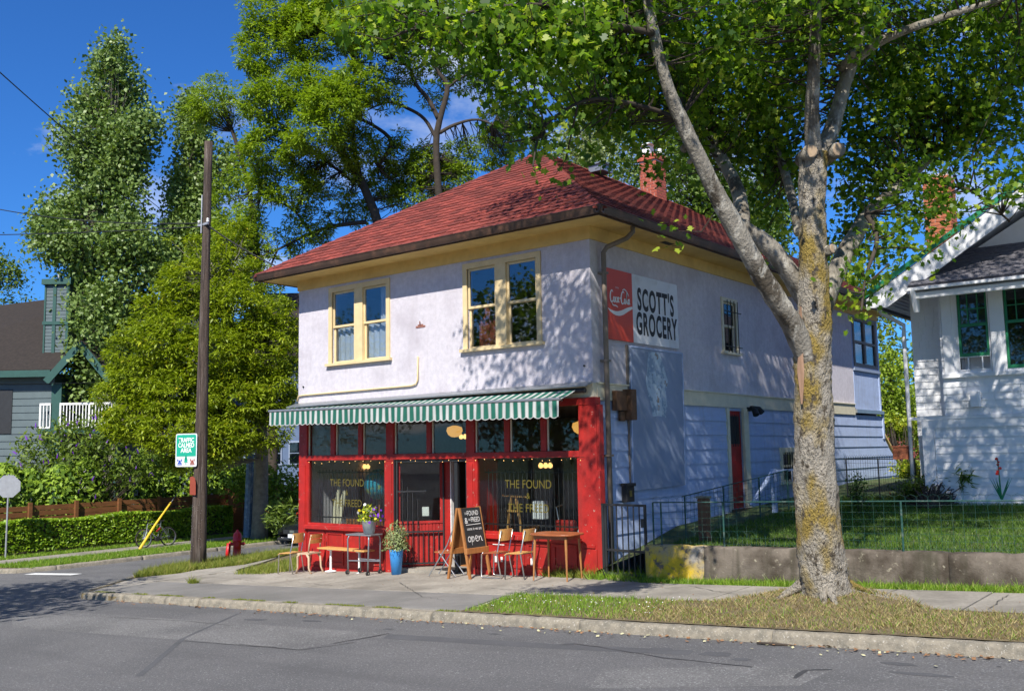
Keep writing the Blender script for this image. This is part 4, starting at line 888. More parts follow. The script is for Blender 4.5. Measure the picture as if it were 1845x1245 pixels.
# ---- awning
aw = thing('striped_awning', 'green and white striped awning with scalloped valance over the shopfront', 'awning', (-4.5, -.4, 3.3))
x0, x1 = -8.78, -.28; yb, yf = -.14, -.72
def bz(x): return 3.375+(x-x0)/(x1-x0)*(3.26-3.375)
def tz(x): return 3.47+(x-x0)/(x1-x0)*.0
n = 64; cols = ['awning_green', 'awning_white']
stripes = []; xx = x0
while xx < x1-.01:
    for w_, m_ in ((.058, 'awning_white'), (.016, 'awning_grey'), (.094, 'awning_green'), (.016, 'awning_grey')):
        if xx < x1-.005: stripes.append((xx, min(xx+w_, x1), m_))
        xx += w_
per = .184
for m_ in ('awning_white', 'awning_grey', 'awning_green'):
    top = MB(); val = MB()
    for a, c, mm_ in stripes:
        if mm_ != m_: continue
        sag = .02
        vs = []
        for xx in (a, c):
            for k in range(5):
                t = k/4; vs.append((xx, yb+(yf-yb)*t, tz(xx)+(bz(xx)-tz(xx))*t-sag*math.sin(math.pi*t)))
        top.add(vs, [(k, k+1, 5+k+1, 5+k) for k in range(4)])
        K = 6
        for i in range(K):
            u0 = a+(c-a)*i/K; u1 = a+(c-a)*(i+1)/K
            def low(x): return bz(x)-.3-.035*abs(math.sin(math.pi*(x-x0-.02)/per))
            def yv(x, z): return yf-.012+.012*math.sin(x*9)*(bz(x)-z)/.3+.008*math.sin(x*31)*(bz(x)-z)/.3
            vs = []
            for xx in (u0, u1):
                for f_ in (0, .5, 1): z = bz(xx)-.01+(low(xx)-bz(xx)+.01)*f_; vs.append((xx, yv(xx, z), z))
            val.add(vs, [(0, 1, 4, 3), (1, 2, 5, 4)])
    top.build('canopy_stripes', MAT[m_], aw); val.build('valance_stripes', MAT[m_], aw)
b = MB(); b.tube([(x0-.04, yf, bz(x0)+.012), (x1+.02, yf, bz(x1)+.012)], .032, 10); b.build('front_bar', MAT['grey_metal'], aw)
tr = MB(); K = 420; vs = []
for i in range(K+1):
    xx = x0+(x1-x0)*i/K; z = bz(xx)-.3-.035*abs(math.sin(math.pi*(xx-x0-.02)/per)); vs += [(xx, yf-.026+.012*math.sin(xx*9)+.008*math.sin(xx*31), z-.008), (xx, yf-.026+.012*math.sin(xx*9)+.008*math.sin(xx*31), z+.006)]
tr.add(vs, [(2*i, 2*i+2, 2*i+3, 2*i+1) for i in range(K)]); tr.build('valance_trim', MAT['awning_white'], aw)
b = MB(); b.add([(XL-.16, -.24, 3.5), (.0, -.24, 3.54), (.0, -.02, 3.62), (XL-.1, -.02, 3.58), (XL-.16, -.24, 3.475), (.0, -.24, 3.515), (.0, -.02, 3.58), (XL-.1, -.02, 3.54)], [(0, 1, 2, 3), (4, 7, 6, 5), (0, 4, 5, 1), (1, 5, 6, 2), (3, 2, 6, 7), (0, 3, 7, 4)]); b.build('hood', MAT['grey_metal'], aw)
b = MB(); b.tube([(XL+.1, -.12, 3.44), (-.1, -.12, 3.45)], .05, 10); b.build('roller', MAT['dark_metal'], aw)
for xx in (-8.2, -5.4, -3.1, -.7): b = MB(); b.tube([(xx, -.05, 3.28), (xx+.25, -.4, 3.3), (xx, -.7, bz(xx)-.02)], .02, 6); b.build('folding_arm', MAT['grey_metal'], aw)

# ------------------------------------------------------------------ furniture in front of the shop
def place(root, x, y, rz, s_=1.0, dz=0.0):
    root.location = (x, y, float(gz(x, y))+.005+dz); root.rotation_euler = (0, 0, rz); root.scale = (s_, s_, s_)
def curved_panel(b, w, h, c, tilt, th=.012, bow=.03, n=6, m=3):
    """bowed plywood panel: width along x, height along z (leaning back by tilt), centred on c"""
    vs = []
    for side in (0, 1):
        for i in range(n+1):
            for j in range(m+1):
                u = i/n*2-1; v = j/m*2-1; cut = 1-.06*(abs(v) > .99)
                x = u*w/2*cut; y = -bow*(1-u*u)*-1+side*th+v*h/2*math.tan(tilt); vs.append((c[0]+x, c[1]+y, c[2]+v*h/2))
    k = (n+1)*(m+1); I = lambda s_, i, j: s_*k+i*(m+1)+j; fs = []
    for i in range(n):
        for j in range(m): fs += [(I(0, i, j), I(0, i+1, j), I(0, i+1, j+1), I(0, i, j+1)), (I(1, i, j), I(1, i, j+1), I(1, i+1, j+1), I(1, i+1, j))]
        fs += [(I(0, i, 0), I(1, i, 0), I(1, i+1, 0), I(0, i+1, 0)), (I(0, i, m), I(0, i+1, m), I(1, i+1, m), I(1, i, m))]
    for j in range(m): fs += [(I(0, 0, j), I(0, 0, j+1), I(1, 0, j+1), I(1, 0, j)), (I(0, n, j), I(1, n, j), I(1, n, j+1), I(0, n, j+1))]
    b.add(vs, fs)
def seat_panel(b, w, d, z, th=.015, roll=.05):
    n = 8; vs = []
    for side in (0, 1):
        for i in range(n+1):
            t = i/n; y = -d/2+d*t; zz = z-roll*max(0, 1-t*3.2)**2-.012*math.sin(math.pi*t)-side*th
            for s_ in (-1, 1): vs.append((s_*w/2*(.96 if i in (0, n) else 1), y, zz))
    k = 2*(n+1); fs = []
    for i in range(n): fs += [(2*i, 2*i+1, 2*i+3, 2*i+2), (k+2*i, k+2*i+2, k+2*i+3, k+2*i+1), (2*i, 2*i+2, k+2*i+2, k+2*i), (2*i+1, k+2*i+1, k+2*i+3, 2*i+3)]
    fs += [(0, k, k+1, 1), (2*n, 2*n+1, k+2*n+1, k+2*n)]; b.add(vs, fs)
def school_chair(label, seatmat, backmat, legmat, group='old school chairs in front of the shop', sled=False):
    t = thing('school_chair', label, 'chair', (0, 0, 0), group)
    b = MB(); seat_panel(b, .38, .38, .45); b.build('seat', MAT[seatmat], t, smooth=False)
    b = MB(); curved_panel(b, .37, .2, (0, .2, .74), .12); b.build('backrest', MAT[backmat], t)
    for s_ in (-1, 1):
        x = s_*.175; r = .0125
        if sled:
            b = MB(); b.tube([(x, -.15, .43), (x, -.19, .4), (x, -.2, .03), (x, -.17, .013), (x, .2, .013), (x, .225, .03), (x*.95, .14, .42), (x*.95, .24, .82)], r, 8); b.build('leg', MAT[legmat], t, smooth=True)
        else:
            b = MB(); b.tube([(x, -.13, .43), (x, -.16, .4), (x, -.18, .0)], r, 8); b.build('leg', MAT[legmat], t, smooth=True)
            b = MB(); b.tube([(x, .22, .0), (x*.97, .14, .43), (x*.95, .235, .82)], r, 8); b.build('leg', MAT[legmat], t, smooth=True)
    b = MB(); b.tube([(-.175, -.12, .425), (.175, -.12, .425)], .011, 6); b.tube([(-.17, .12, .42), (.17, .12, .42)], .011, 6); b.build('seat_rail', MAT[legmat], t, kind='stuff')
    return t
ch = school_chair('pale ply school chair with steel legs at the outer left end of the shopfront', 'wood_ply', 'wood_ply', 'chrome'); place(ch, -8.12, -.6, rad(-80), 1.1)
# moulded-frame school chair
t = thing('school_chair', 'school chair with a curved beige metal frame and brown wooden back beside the bench', 'chair', (0, 0, 0), 'old school chairs in front of the shop')
b = MB(); seat_panel(b, .36, .36, .43, .03, .02); b.build('seat', MAT['beige_paint'], t)
for zz in (.66, .76): b = MB(); curved_panel(b, .34, .085, (0, .19+(zz-.6)*.1, zz), .1, .014, .035); b.build('back_slat', MAT['wood_brown'], t)
for s_ in (-1, 1):
    x = s_*.16
    b = MB(); b.tube([(x, -.1, .4), (x*1.05, -.16, .34), (x*1.1, -.15, .12), (x*1.1, -.19, .0)], [.03, .024, .018, .022], 8); b.build('leg', MAT['beige_paint'], t, smooth=True)
    b = MB(); b.tube([(x, .1, .4), (x*1.05, .16, .32), (x*1.1, .17, .12), (x*1.1, .24, .0)], [.03, .024, .018, .022], 8); b.build('leg', MAT['beige_paint'], t, smooth=True)
    b = MB(); b.tube([(x, .14, .41), (x, .17, .6), (x*.98, .22, .8)], .014, 8); b.build('back_upright', MAT['beige_paint'], t, smooth=True)
place(t, -7.68, -.42, rad(-85), 1.1)
ch = school_chair('amber backed school chair with chrome sled legs beside the sandwich board', 'wood_red', 'wood_ply', 'chrome', sled=True); place(ch, -2.08, -.42, rad(-88), 1.12)
ch = school_chair('blond ply school chair with thin dark legs next to the wooden table', 'wood_ply', 'wood_ply', 'grey_metal'); place(ch, -1.45, -.5, rad(-86), 1.12)
# bench
t = thing('bench', 'narrow wooden bench on two white pedestal legs under the left shop window', 'bench', (0, 0, 0))
b = MB(); b.box((-.78, -.17, .5), (.78, .17, .535)); b.build('seat', MAT['wood_ply'], t, bevel=.008)
for x in (-.5, .45):
    b = MB(); b.lathe([(.13, 0), (.12, .015), (.035, .03), (.025, .05), (.025, .46), (.08, .475), (.08, .5)], (x, 0, 0), 14); b.build('leg', MAT['white_paint'], t, smooth=False)
place(t, -6.6, -.27, 0.0)
# cart with castors
t = thing('metal_cart', 'grey tubular metal cart on castors carrying the flower pail', 'cart', (0, 0, 0))
b = MB(); b.box((-.36, -.2, .84), (.36, .2, .87)); b.build('top', MAT['grey_metal'], t, bevel=.006)
for s_ in (-1, 1):
    x = s_*.3
    b = MB(); b.tube([(x-.02*s_, -.2, .07), (x, -.19, .76), (x-.02*s_, -.17, .83), (x-.06*s_, -.1, .85), (x-.06*s_, .1, .85), (x-.02*s_, .17, .83), (x, .19, .76), (x-.02*s_, .2, .07)], .017, 8); b.build('leg_frame', MAT['grey_metal'], t, smooth=True)
b = MB(); b.tube([(-.3, -.19, .3), (.62, -.19, .33)], .014, 6); b.build('stretcher', MAT['grey_metal'], t)
b = MB(); b.tube([(-.3, .19, .3), (.3, .19, .3)], .014, 6); b.build('stretcher', MAT['grey_metal'], t)
for x in (-.3, .28):
    for y in (-.2, .2):
        b = MB(); b.tube([(x-.02, y, .055), (x+.02, y, .055)], .05, 12); w_ = b.build('castor', MAT['rubber'], t); b = MB(); b.tube([(x-.025, y, .055), (x+.025, y, .055)], .02, 8); b.build('hub', MAT['chrome'], w_)
place(t, -5.78, -.47, rad(6))
# flower pail
fp = np.array([-5.62, -.47, float(gz(-5.62, -.47))+.878])
pl = thing('flower_pail', 'galvanised pail of purple and yellow pansies on the metal cart', 'plant pot', fp)
b = MB(); b.lathe([(.115, 0), (.165, .27), (.175, .28), (.165, .285), (.15, .27), (.14, .24)], fp, 18); b.build('pail', MAT['pail'], pl, smooth=True)
pb = np.array([-4.93, -.33, float(gz(-4.93, -.33))+.006])
bp_ = thing('potted_shrub', 'grey green lavender like shrub in a tall bright blue pot', 'plant pot', pb)
b = MB(); b.lathe([(.105, 0), (.15, .5), (.155, .52), (.135, .52), (.13, .47)], pb, 20); b.build('pot', MAT['blue_pot'], bp_, smooth=True)
# sandwich board
sb = thing('sandwich_board', 'wooden sandwich board with hand lettered chalkboard beside the entrance', 'sign board', (-2.75, -.5, -.12))
def pt(x, y, z): return np.array([x, y, float(gz(x, y))+z])
y0, y1 = -.78, -.18; TOPZ = 1.37
for nm, xb in (('front', -2.45), ('back', -3.02)):
    xt = -2.72 if nm == 'front' else -2.77
    for yy in (y0, y1): b = MB(); b.bar(pt(xb, yy, 0), pt(xt, yy, TOPZ), .045, .05, up=(0, 1, 0)); b.build('leg', MAT['wood_brown'], sb, bevel=.005)
    b = MB(); q = .38; xm = xb+(xt-xb)*q; b.box((xm-.02, y0-.03, gz(xm, 0)+TOPZ*q-.05), (xm+(.06 if nm == 'front' else .02), y1+.03, gz(xm, 0)+TOPZ*q+.06)); b.build('ledge', MAT['wood_brown'], sb, bevel=.005)
f0, f1 = .42, .995; A_ = pt(-2.45+(-.27)*f0+.03, y0+.03, TOPZ*f0); B_ = pt(-2.45+(-.27)*f1+.03, y0+.03, TOPZ*f1); H_ = B_-A_; hn = H_/np.linalg.norm(H_); Wd = np.array([0, y1-y0-.06, 0]); nb = np.cross((0, 1, 0), hn)
b = MB(); b.obox(A_+H_/2+Wd/2, Wd/2, H_/2, nb*.008); cb = b.build('chalkboard', MAT['chalkboard'], sb)
b = MB(); A2 = pt(-3.02+.25*f0-.03, y0+.03, TOPZ*f0); B2 = pt(-3.02+.25*f1-.03, y0+.03, TOPZ*f1); b.obox((A2+B2)/2+Wd/2, Wd/2, (B2-A2)/2, np.array([.008, 0, 0])); b.build('back_panel', MAT['wood_brown'], sb)
bw = np.linalg.norm(Wd); bh_ = np.linalg.norm(H_)
o_ = A_+nb*.012
def ctext(s_, size, u, v, sx, al='CENTER', bold=0): return put_text('chalk_lettering', s_, size, MAT['chalk'], cb, o_+np.array([0, u, 0])+hn*v, (0, 1, 0), hn, align=al, sx=sx)
ctext('THE', .062, .09, .665, .7); ctext('FOUND', .135, .3, .645, .72); ctext('&', .17, .075, .49, .9); ctext('THE', .062, .17, .54, .7); ctext('FREED', .135, .355, .515, .72)
ctext('come in we are', .085, .28, .355, .82)
strokes('chalk_line', [[(.05, .46), (.5, .468)]], .01, MAT['chalk'], cb, o_, (0, 1, 0), hn, 0)
op = [[(.1, .13), (.055, .12), (.05, .2), (.1, .23), (.135, .18), (.11, .12)], [(.15, .23), (.155, .12), (.15, .03), (.16, .18), (.2, .23), (.235, .18), (.2, .12), (.16, .14)], [(.255, .165), (.33, .185), (.33, .225), (.285, .235), (.265, .18), (.29, .12), (.35, .13)], [(.37, .22), (.375, .12), (.38, .18), (.42, .225), (.445, .19), (.45, .12), (.48, .13)]]
strokes('chalk_script', op, .014, MAT['chalk'], cb, o_+hn*.01, (0, 1, 0), hn, 0)
# folding chair behind the board
t = thing('folding_chair', 'folding chair with chrome legs and a wooden seat behind the sandwich board', 'chair', (0, 0, 0))
b = MB(); seat_panel(b, .4, .38, .46, .02, .0); b.build('seat', MAT['wood_red'], t)
for s_ in (-1, 1):
    x = s_*.2
    b = MB(); b.tube([(x, -.3, .0), (x, .1, .6), (x, .2, .84)], .012, 8); b.build('leg', MAT['chrome'], t)
    b = MB(); b.tube([(x*.9, .26, .0), (x*.9, -.1, .46)], .012, 8); b.build('leg', MAT['chrome'], t)
for zz in (.6, .78): b = MB(); curved_panel(b, .4, .09, (0, .15+(zz-.6)*.4, zz), .2); b.build('back_slat', MAT['white_worn'] if zz > .7 else MAT['wood_ply'], t)
place(t, -3.45, -.32, rad(-75), 1.08)
# table
t = thing('side_table', 'round edged dark wooden table with splayed tapering legs by the red corner post', 'table', (0, 0, 0))
n = 28; b = MB(); out = [(.47*math.copysign(abs(math.cos(a))**.55, math.cos(a)), .36*math.copysign(abs(math.sin(a))**.55, math.sin(a))) for a in np.linspace(0, 2*math.pi, n, endpoint=False)]
b.prism([(x, y, .815) for x, y in out], (0, 0, .03)); b.build('table_top', MAT['wood_red'], t, bevel=.008)
b = MB()
for (p, q) in (((-.34, -.24), (.34, -.24)), ((.34, -.24), (.34, .24)), ((.34, .24), (-.34, .24)), ((-.34, .24), (-.34, -.24))): b.bar((*p, .78), (*q, .78), .02, .07)
b.build('apron', MAT['wood_red'], t)
for sx in (-1, 1):
    for sy in (-1, 1): b = MB(); b.tube([(sx*.33, sy*.23, .8), (sx*.34, sy*.24, .55), (sx*.36, sy*.26, .0)], [.026, .024, .013], 8); b.build('leg', MAT['wood_brown'], t)
place(t, -.52, -.55, rad(4))

# ------------------------------------------------------------------ lights and things behind the glass
def pendant(x, y, z, ztop, label):
    t = thing('pendant_lamp', label, 'lamp', (x, y, ztop), 'schoolhouse lamps inside the shop')
    b = MB(); b.lathe([(.05, .12), (.17, .08), (.19, .0), (.15, -.09), (.08, -.14), (.0, -.15)], (x, y, z), 18); b.build('shade', MAT['lamp_glow'], t, smooth=True)
    b = MB(); b.tube([(x, y, z+.12), (x, y, ztop)], .012, 6); b.build('rod', MAT['dark_metal'], t)
p = onY(819, 776, 1.6); pendant(p[0], p[1], p[2], 3.3, 'amber schoolhouse pendant lamp glowing behind the transom above the door')
p = onY(1047, 769, 1.2); pendant(p[0], p[1], p[2], 3.3, 'amber schoolhouse pendant lamp glowing beside the red corner post')
def chandelier(x, y, z, label):
    t = thing('ceiling_light', label, 'lamp', (x, y, 3.3), 'small bulb clusters inside the shop')
    b = MB(); b.tube([(x, y, z+.05), (x, y, 3.3)], .01, 6); b.tube([(x-.2, y, z+.03), (x, y, z+.08), (x+.2, y, z+.03)], .01, 6); b.build('stem', MAT['dark_metal'], t)
    for dx in (-.13, 0, .13): b = MB(); b.lathe([(.0, -.07), (.045, -.05), (.055, 0), (.03, .05), (0, .06)], (x+dx, y-.03*abs(dx), z), 10); b.build('bulb', MAT['bulb_glow'], t, smooth=True)
p = onY(657, 840, 2.0); chandelier(*p, 'cluster of warm bulbs seen through the left shop window')
p = onY(983, 838, 2.0); chandelier(*p, 'cluster of warm bulbs seen through the right shop window')
p = onY(838, 786, 3.0); chandelier(*p, 'cluster of warm bulbs deep inside above the doorway')
sl_ = thing('string_lights', 'string of tiny warm bulbs along the red transom rail', 'string lights', (-4.3, .1, 2.2))
b = MB(); wp = []
for i in range(60): x = -8.2+i*(8.0/59); wp.append((x, -.06 if not -5.3 < x < -3.2 else -.02, 2.19+.015*math.sin(i*1.3)))
b.tube(wp, .004, 4); b.build('cable', MAT['black'], sl_)
for i in range(34):
    x = -8.15+i*(7.9/33)+random.uniform(-.05, .05); z = 2.16+random.uniform(-.03, .03)
    b = MB(); b.lathe([(0, -.01), (.008, 0), (0, .01)], (x, -.06, z), 6); b.build('bulb', MAT['bulb_glow'], sl_)
gl = thing('globe', 'teal world globe on a stand in the left shop window', 'globe', (-5.95, .7, .55))
c = onY(684, 872, .75); R_ = .36
prof = [(R_*math.sin(a), -R_*math.cos(a)) for a in np.linspace(0.02, math.pi-.02, 14)]
b = MB(); b.lathe(prof, c, 24); b.build('ball', MAT['globe_blue'], gl, smooth=True)
b = MB(); b.tube([c-np.array([0, 0, R_]), (c[0], c[1], .62)], .03, 8); b.lathe([(.2, 0), (.18, .04), (.04, .07)], (c[0], c[1], .55), 16); b.build('stand', MAT['wood_brown'], gl)
def board_thing(label, x, z0, z1): 
    b = MB(); n = 12; vs = []
    for i in range(n+1):
        t = i/n; w_ = .075*math.sin(math.pi*min(1, t*.9+.1))**.5+.01; xx = x+.14*t; vs += [(xx-w_, .55+.1*t, z0+(z1-z0)*t), (xx+w_, .55+.1*t, z0+(z1-z0)*t), (xx+w_, .58+.1*t, z0+(z1-z0)*t), (xx-w_, .58+.1*t, z0+(z1-z0)*t)]
    fs = [(4*i+k, 4*i+(k+1) % 4, 4*i+4+(k+1) % 4, 4*i+4+k) for i in range(n) for k in range(4)]+[(0, 1, 2, 3)]
    tag(b.add(vs, fs).build('water_ski', MAT['cream_pale']), label, 'ski', 'water skis in the window')
board_thing('longer pale water ski leaning against the red post in the left shop window', -8.0, .55, 1.62)
board_thing('shorter pale water ski leaning in the left shop window', -7.83, .55, 1.5)
cr_ = thing('wooden_crate', 'brown wooden crate on the display shelf in the left shop window', 'crate', (-7.0, .7, .55))
for z in (.56, .66, .76): b = MB(); b.box((-7.5, .55, z), (-6.5, .57, z+.085)); b.build('slat', MAT['wood_brown'], cr_)
b = MB(); b.box((-7.5, .572, .555), (-7.46, .9, .84)); b.build('crate_end', MAT['wood_brown'], cr_); b = MB(); b.box((-6.54, .572, .555), (-6.5, .9, .84)); b.build('crate_end', MAT['wood_brown'], cr_)
es = thing('easel', 'plain wooden easel frame behind the right shop window', 'easel', (-2.6, .7, .55))
for A_, B_ in (((-2.75, .75, .56), (-2.62, .75, 1.42)), ((-2.35, .75, .56), (-2.5, .75, 1.42)), ((-2.85, .73, 1.42), (-2.2, .73, 1.4)), ((-2.7, .73, 1.1), (-2.42, .73, 1.1))): b = MB(); b.bar(A_, B_, .04, .04, up=(0, 1, 0)); b.build('easel_bar', MAT['wood_ply'], es)
mk('lamp_white', (.8, .82, .85), .7, .05, 3)
ob = MB(); ob.box((-2.1, .8, .95), (-1.82, .95, 1.32)); tag(ob.build('white_box', MAT['lamp_white']), 'small white box standing in the right shop window', 'box')
rd = thing('red_scooter', 'red and chrome toy like vehicle in the right shop window', 'toy', (-1.3, .8, .55))
b = MB(); b.box((-1.5, .7, .7), (-1.05, .9, .95)); b.build('body', MAT['red_paint'], rd, bevel=.05); b = MB(); b.tube([(-1.45, .7, .65), (-1.45, .9, .65)], .1, 12); b.tube([(-1.1, .7, .65), (-1.1, .9, .65)], .1, 12); b.build('wheels', MAT['rubber'], rd, kind='stuff'); b = MB(); b.tube([(-1.45, .8, .95), (-1.5, .8, 1.2), (-1.35, .8, 1.25)], .015, 6); b.build('handle', MAT['chrome'], rd)
for k, (x, h, m_) in enumerate(((-.95, .35, 'sign_white'), (-.8, .28, 'petal_purple'), (-.65, .4, 'wood_brown'), (-7.6, .25, 'sign_white'), (-6.9, .3, 'green_trim'), (-6.2, .2, 'wood_ply'))):
    b = MB(); z0_ = .552 if x > -5 or not -7.5 < x < -6.5 else .552; b.lathe([(.06, 0), (.07, h*.5), (.03, h*.75), (.03, h)], (x, .85 if x > -5 else .95, z0_), 12); tag(b.build('vase', MAT[m_], smooth=True), ['white', 'violet', 'brown', 'ivory', 'green', 'tan'][k]+' vase on the display shelf behind the '+('right' if x > -5 else 'left')+' shop window', 'vase')

# ------------------------------------------------------------------ gate, retaining wall, fences
gt = thing('iron_gate', 'black iron bar gate between the shop corner and the retaining wall', 'gate', (.7, -.2, .05))
ga = np.array([.2, -.08, 0.]); gb = np.array([1.16, -.2, 0.]); gd = gb-ga
def gpt(t, z): p = ga+gd*t; return np.array([p[0], p[1], z])
b = MB(); b.bar(gpt(0, .06), gpt(0, 1.35), .05, .05); b.build('hinge_post', MAT['dark_metal'], gt)
b = MB()
for A_, B_ in ((gpt(.06, .1), gpt(1, .1)), (gpt(.06, .52), gpt(1, .52)), (gpt(.0, 1.33), gpt(1, 1.33)), (gpt(1, .08), gpt(1, 1.35)), (gpt(.06, .1), gpt(.06, 1.33))): b.bar(A_, B_, .04, .04)
b.build('gate_frame', MAT['dark_metal'], gt)
for k in range(6): b = MB(); b.tube([gpt(.06+.94*(k+1)/7, .1), gpt(.06+.94*(k+1)/7, 1.33)], .013, 6); b.build('gate_bar', MAT['dark_metal'], gt)
b = MB(); b.box((gpt(.92, 0)[0], gpt(1, 0)[1]-.03, .95), (gpt(1.0, 0)[0], gpt(1, 0)[1]+.03, 1.1)); b.build('latch_box', MAT['dark_metal'], gt)

def wallseg(x0, x1, mat, name):
    nx = max(4, int((x1-x0)/.12)); prof = [(-.3, 0), (-.305, .3), (-.3, .6), (-.295, .93), (-.27, .99), (-.1, 1.0), (-.04, .98), (0.0, .9), (0.0, 0.0)]; vs = []; m = len(prof)
    for i in range(nx+1):
        x = x0+(x1-x0)*i/nx; top = .665+.022*(x-1.3); bot = gz(x, -.3)-.15
        for k, (y, t) in enumerate(prof): vs.append((x, y+RNG.normal(0, .006), bot+(top-bot)*t+(RNG.normal(0, .008) if t > .5 else 0)))
    b = MB().add(vs, [(i*m+k, (i+1)*m+k, (i+1)*m+k+1, i*m+k+1) for i in range(nx) for k in range(m-1)]+[tuple(range(m)), tuple(range(nx*m, nx*m+m))[::-1]])
    return b.build(name, MAT[mat], rw, smooth=True)
rw = thing('retaining_wall', 'low weathered concrete retaining wall with lichen below the lawn', 'wall', (6, -.2, .1))
wallseg(1.2, 2.32, 'lichen_concrete', 'lichen_section'); wallseg(2.33, 6.2, 'wall_concrete', 'stained_section'); wallseg(6.21, 16, 'wall_concrete', 'plain_section')
# woven wire fence on the wall
def wire_fence(label, A, B, h, mat, posts, base, hoops=True, pitch=.16, rows=7, toprail=True, name='wire_fence', rad_=.0035, top_extra=.1):
    A = np.array(A, float); B = np.array(B, float); L = np.linalg.norm((B-A)[:2]); d = (B-A)/L
    t = thing(name, label, 'fence', A)
    def q(s_, z): return A+d*s_+np.array([0, 0, z])
    for s_ in posts: b = MB(); b.tube([q(s_, -.15), q(s_, h)], .016, 8); b.build('post', MAT[mat], t)
    if toprail: b = MB(); b.tube([q(0, h), q(L, h)], .011, 8); b.build('top_rail', MAT[mat], t)
    net = MB(); n = int(L/pitch); R_ = rad_
    for i in range(n+1):
        s_ = i*pitch; w_ = .012*math.sin(i*1.7)
        net.tube([q(s_, 0), q(s_+w_, h*.5), q(s_, h*(1.0))], R_, 3, False)
        if hoops and i < n:
            net.tube([q(s_, h), q(s_+.01, h+top_extra*.7), q(s_+pitch*.5, h+top_extra), q(s_+pitch-.01, h+top_extra*.7), q(s_+pitch, h)], R_, 3, False)
            net.tube([q(s_+pitch*.5, 0), q(s_+pitch*.5, h*.22)], R_, 3, False)
            net.tube([q(s_, h*.2), q(s_+.02, h*.3), q(s_+pitch*.5, h*.35), q(s_+pitch-.02, h*.3), q(s_+pitch, h*.2)], R_, 3, False)
    for k in range(rows): z = h*(k+.4)/rows; net.tube([q(L*j/30, z+.006*math.sin(j*1.3+k)) for j in range(31)], R_, 3, False)
    o = net.build('wire_mesh', MAT[mat], t, kind='stuff')
    return t
def fA(x): return (x, -.16, .665+.022*(x-1.3)-.005)
wire_fence('green woven wire fence with hoop tops along the concrete retaining wall', fA(1.3), fA(16.), .73, 'wire_green', (.0, .16, 1.35, 4.25, 7.2, 10.2), 0, rad_=.002)
wire_fence('black wire fence running back across the lawn beside the shop', (1.6, 8.6, float(lz(1.6, 8.6))), (4.2, 7.6, float(lz(4.2, 7.6))), .95, 'dark_metal', (.05, 1.0, 2.0, 2.7), 0, name='side_fence', pitch=.07, rows=6)
wire_fence('dark green wire fence beside the path to the red side door', (1.25, 1.0, float(lz(1.25, 1.0))), (1.25, 6.0, float(lz(1.25, 6.0))+.1), .8, 'wire_green', (.1, 1.7, 3.4, 4.9), 0, name='path_fence', hoops=False)
gp_ = thing('gate_stump', 'weathered grey timber post behind the wire fence', 'post', (1.75, .9, .65)); b = MB(); b.box((1.66, .8, .5), (1.84, .98, 1.42)); b.build('shaft', MAT['rust_wood'], gp_, bevel=.02); b = MB(); b.box((1.64, .78, 1.422), (1.86, 1.0, 1.46)); b.build('cap', MAT['bark_grey'], gp_, bevel=.015)
# landing and rail at the side door
ld = thing('side_landing', 'small wooden landing with blue painted handrail at the red side door', 'steps', (.8, 6.6, .7))
for k in range(6): b = MB(); b.box((.12+k*.17, 5.5, .82), (.28+k*.17, 8.4, .86)); b.build('deck_board', MAT['rust_wood'], ld)
for k in range(3): b = MB(); b.box((.12, 5.2-.3*k, .62-.16*k), (1.1, 5.49-.3*k, .66-.16*k)); b.build('tread', MAT['rust_wood'], ld)
for (x, y) in ((1.1, 5.5), (1.1, 7.0), (1.1, 8.35)): b = MB(); b.box((x-.05, y-.05, .3), (x+.05, y+.05, 1.85)); b.build('rail_post', MAT['siding_blue'], ld)
b = MB(); b.bar((1.1, 5.5, 1.8), (1.1, 8.4, 1.8), .09, .04); b.build('handrail', MAT['siding_blue'], ld); b = MB(); b.bar((1.1, 5.45, 1.78), (1.1, 4.3, 1.1), .09, .04); b.build('handrail', MAT['siding_blue'], ld)
b = MB(); b.bar((1.1, 7.05, 1.4), (1.1, 8.3, 1.4), .04, .09); b.build('mid_rail', MAT['siding_blue'], ld)
# planters by the back fence
for (x, y, w_, lab) in ((3.35, 7.35, .16, 'small terracotta planter box on the black fence rail'),):
    b = MB(); z = float(lz(x, y))+.98; b.box((x-w_, y-.1, z), (x+w_, y+.1, z+.27)); b.box((x-w_-.02, y-.12, z+.27), (x+w_+.02, y+.12, z+.3)); tag(b.build('planter_box', MAT['brick_orange']), lab, 'planter')

# ------------------------------------------------------------------ street furniture
base = G(357, 1020); up = thing('utility_pole', 'tall weathered brown wooden utility pole on the grassy corner', 'utility pole', base)
A_ = np.array([base[0], base[1], base[2]-.2]); B_ = onY(376, 256, base[1]); 
b = MB(); N_ = 16; b.tube([A_+(B_-A_)*i/N_ for i in range(N_+1)], [.225-.11*min(1, (i/N_)*1.35)**.8 if i < 14 else .115 for i in range(N_+1)], 16); b.build('shaft', MAT['pole_wood'], up, smooth=True)
def pp_(f_): return A_+(B_-A_)*f_
b = MB(); p = pp_(.82); b.tube([p+(-.02, -.16, -.5), p+(-.02, -.15, .6)], .02, 6); b.build('conduit', MAT['galv'], up)
b = MB(); b.bar(pp_(.8)+(-.25, -.1, 0), pp_(.8)+(.22, -.1, .0), .05, .06); b.build('bracket', MAT['galv'], up)
for dx in (-.22, .2): b = MB(); b.lathe([(.03, 0), (.045, .03), (.03, .06), (.045, .09), (.02, .12)], pp_(.8)+(dx, -.1, .03), 10); b.build('insulator', MAT['white_worn'], up)
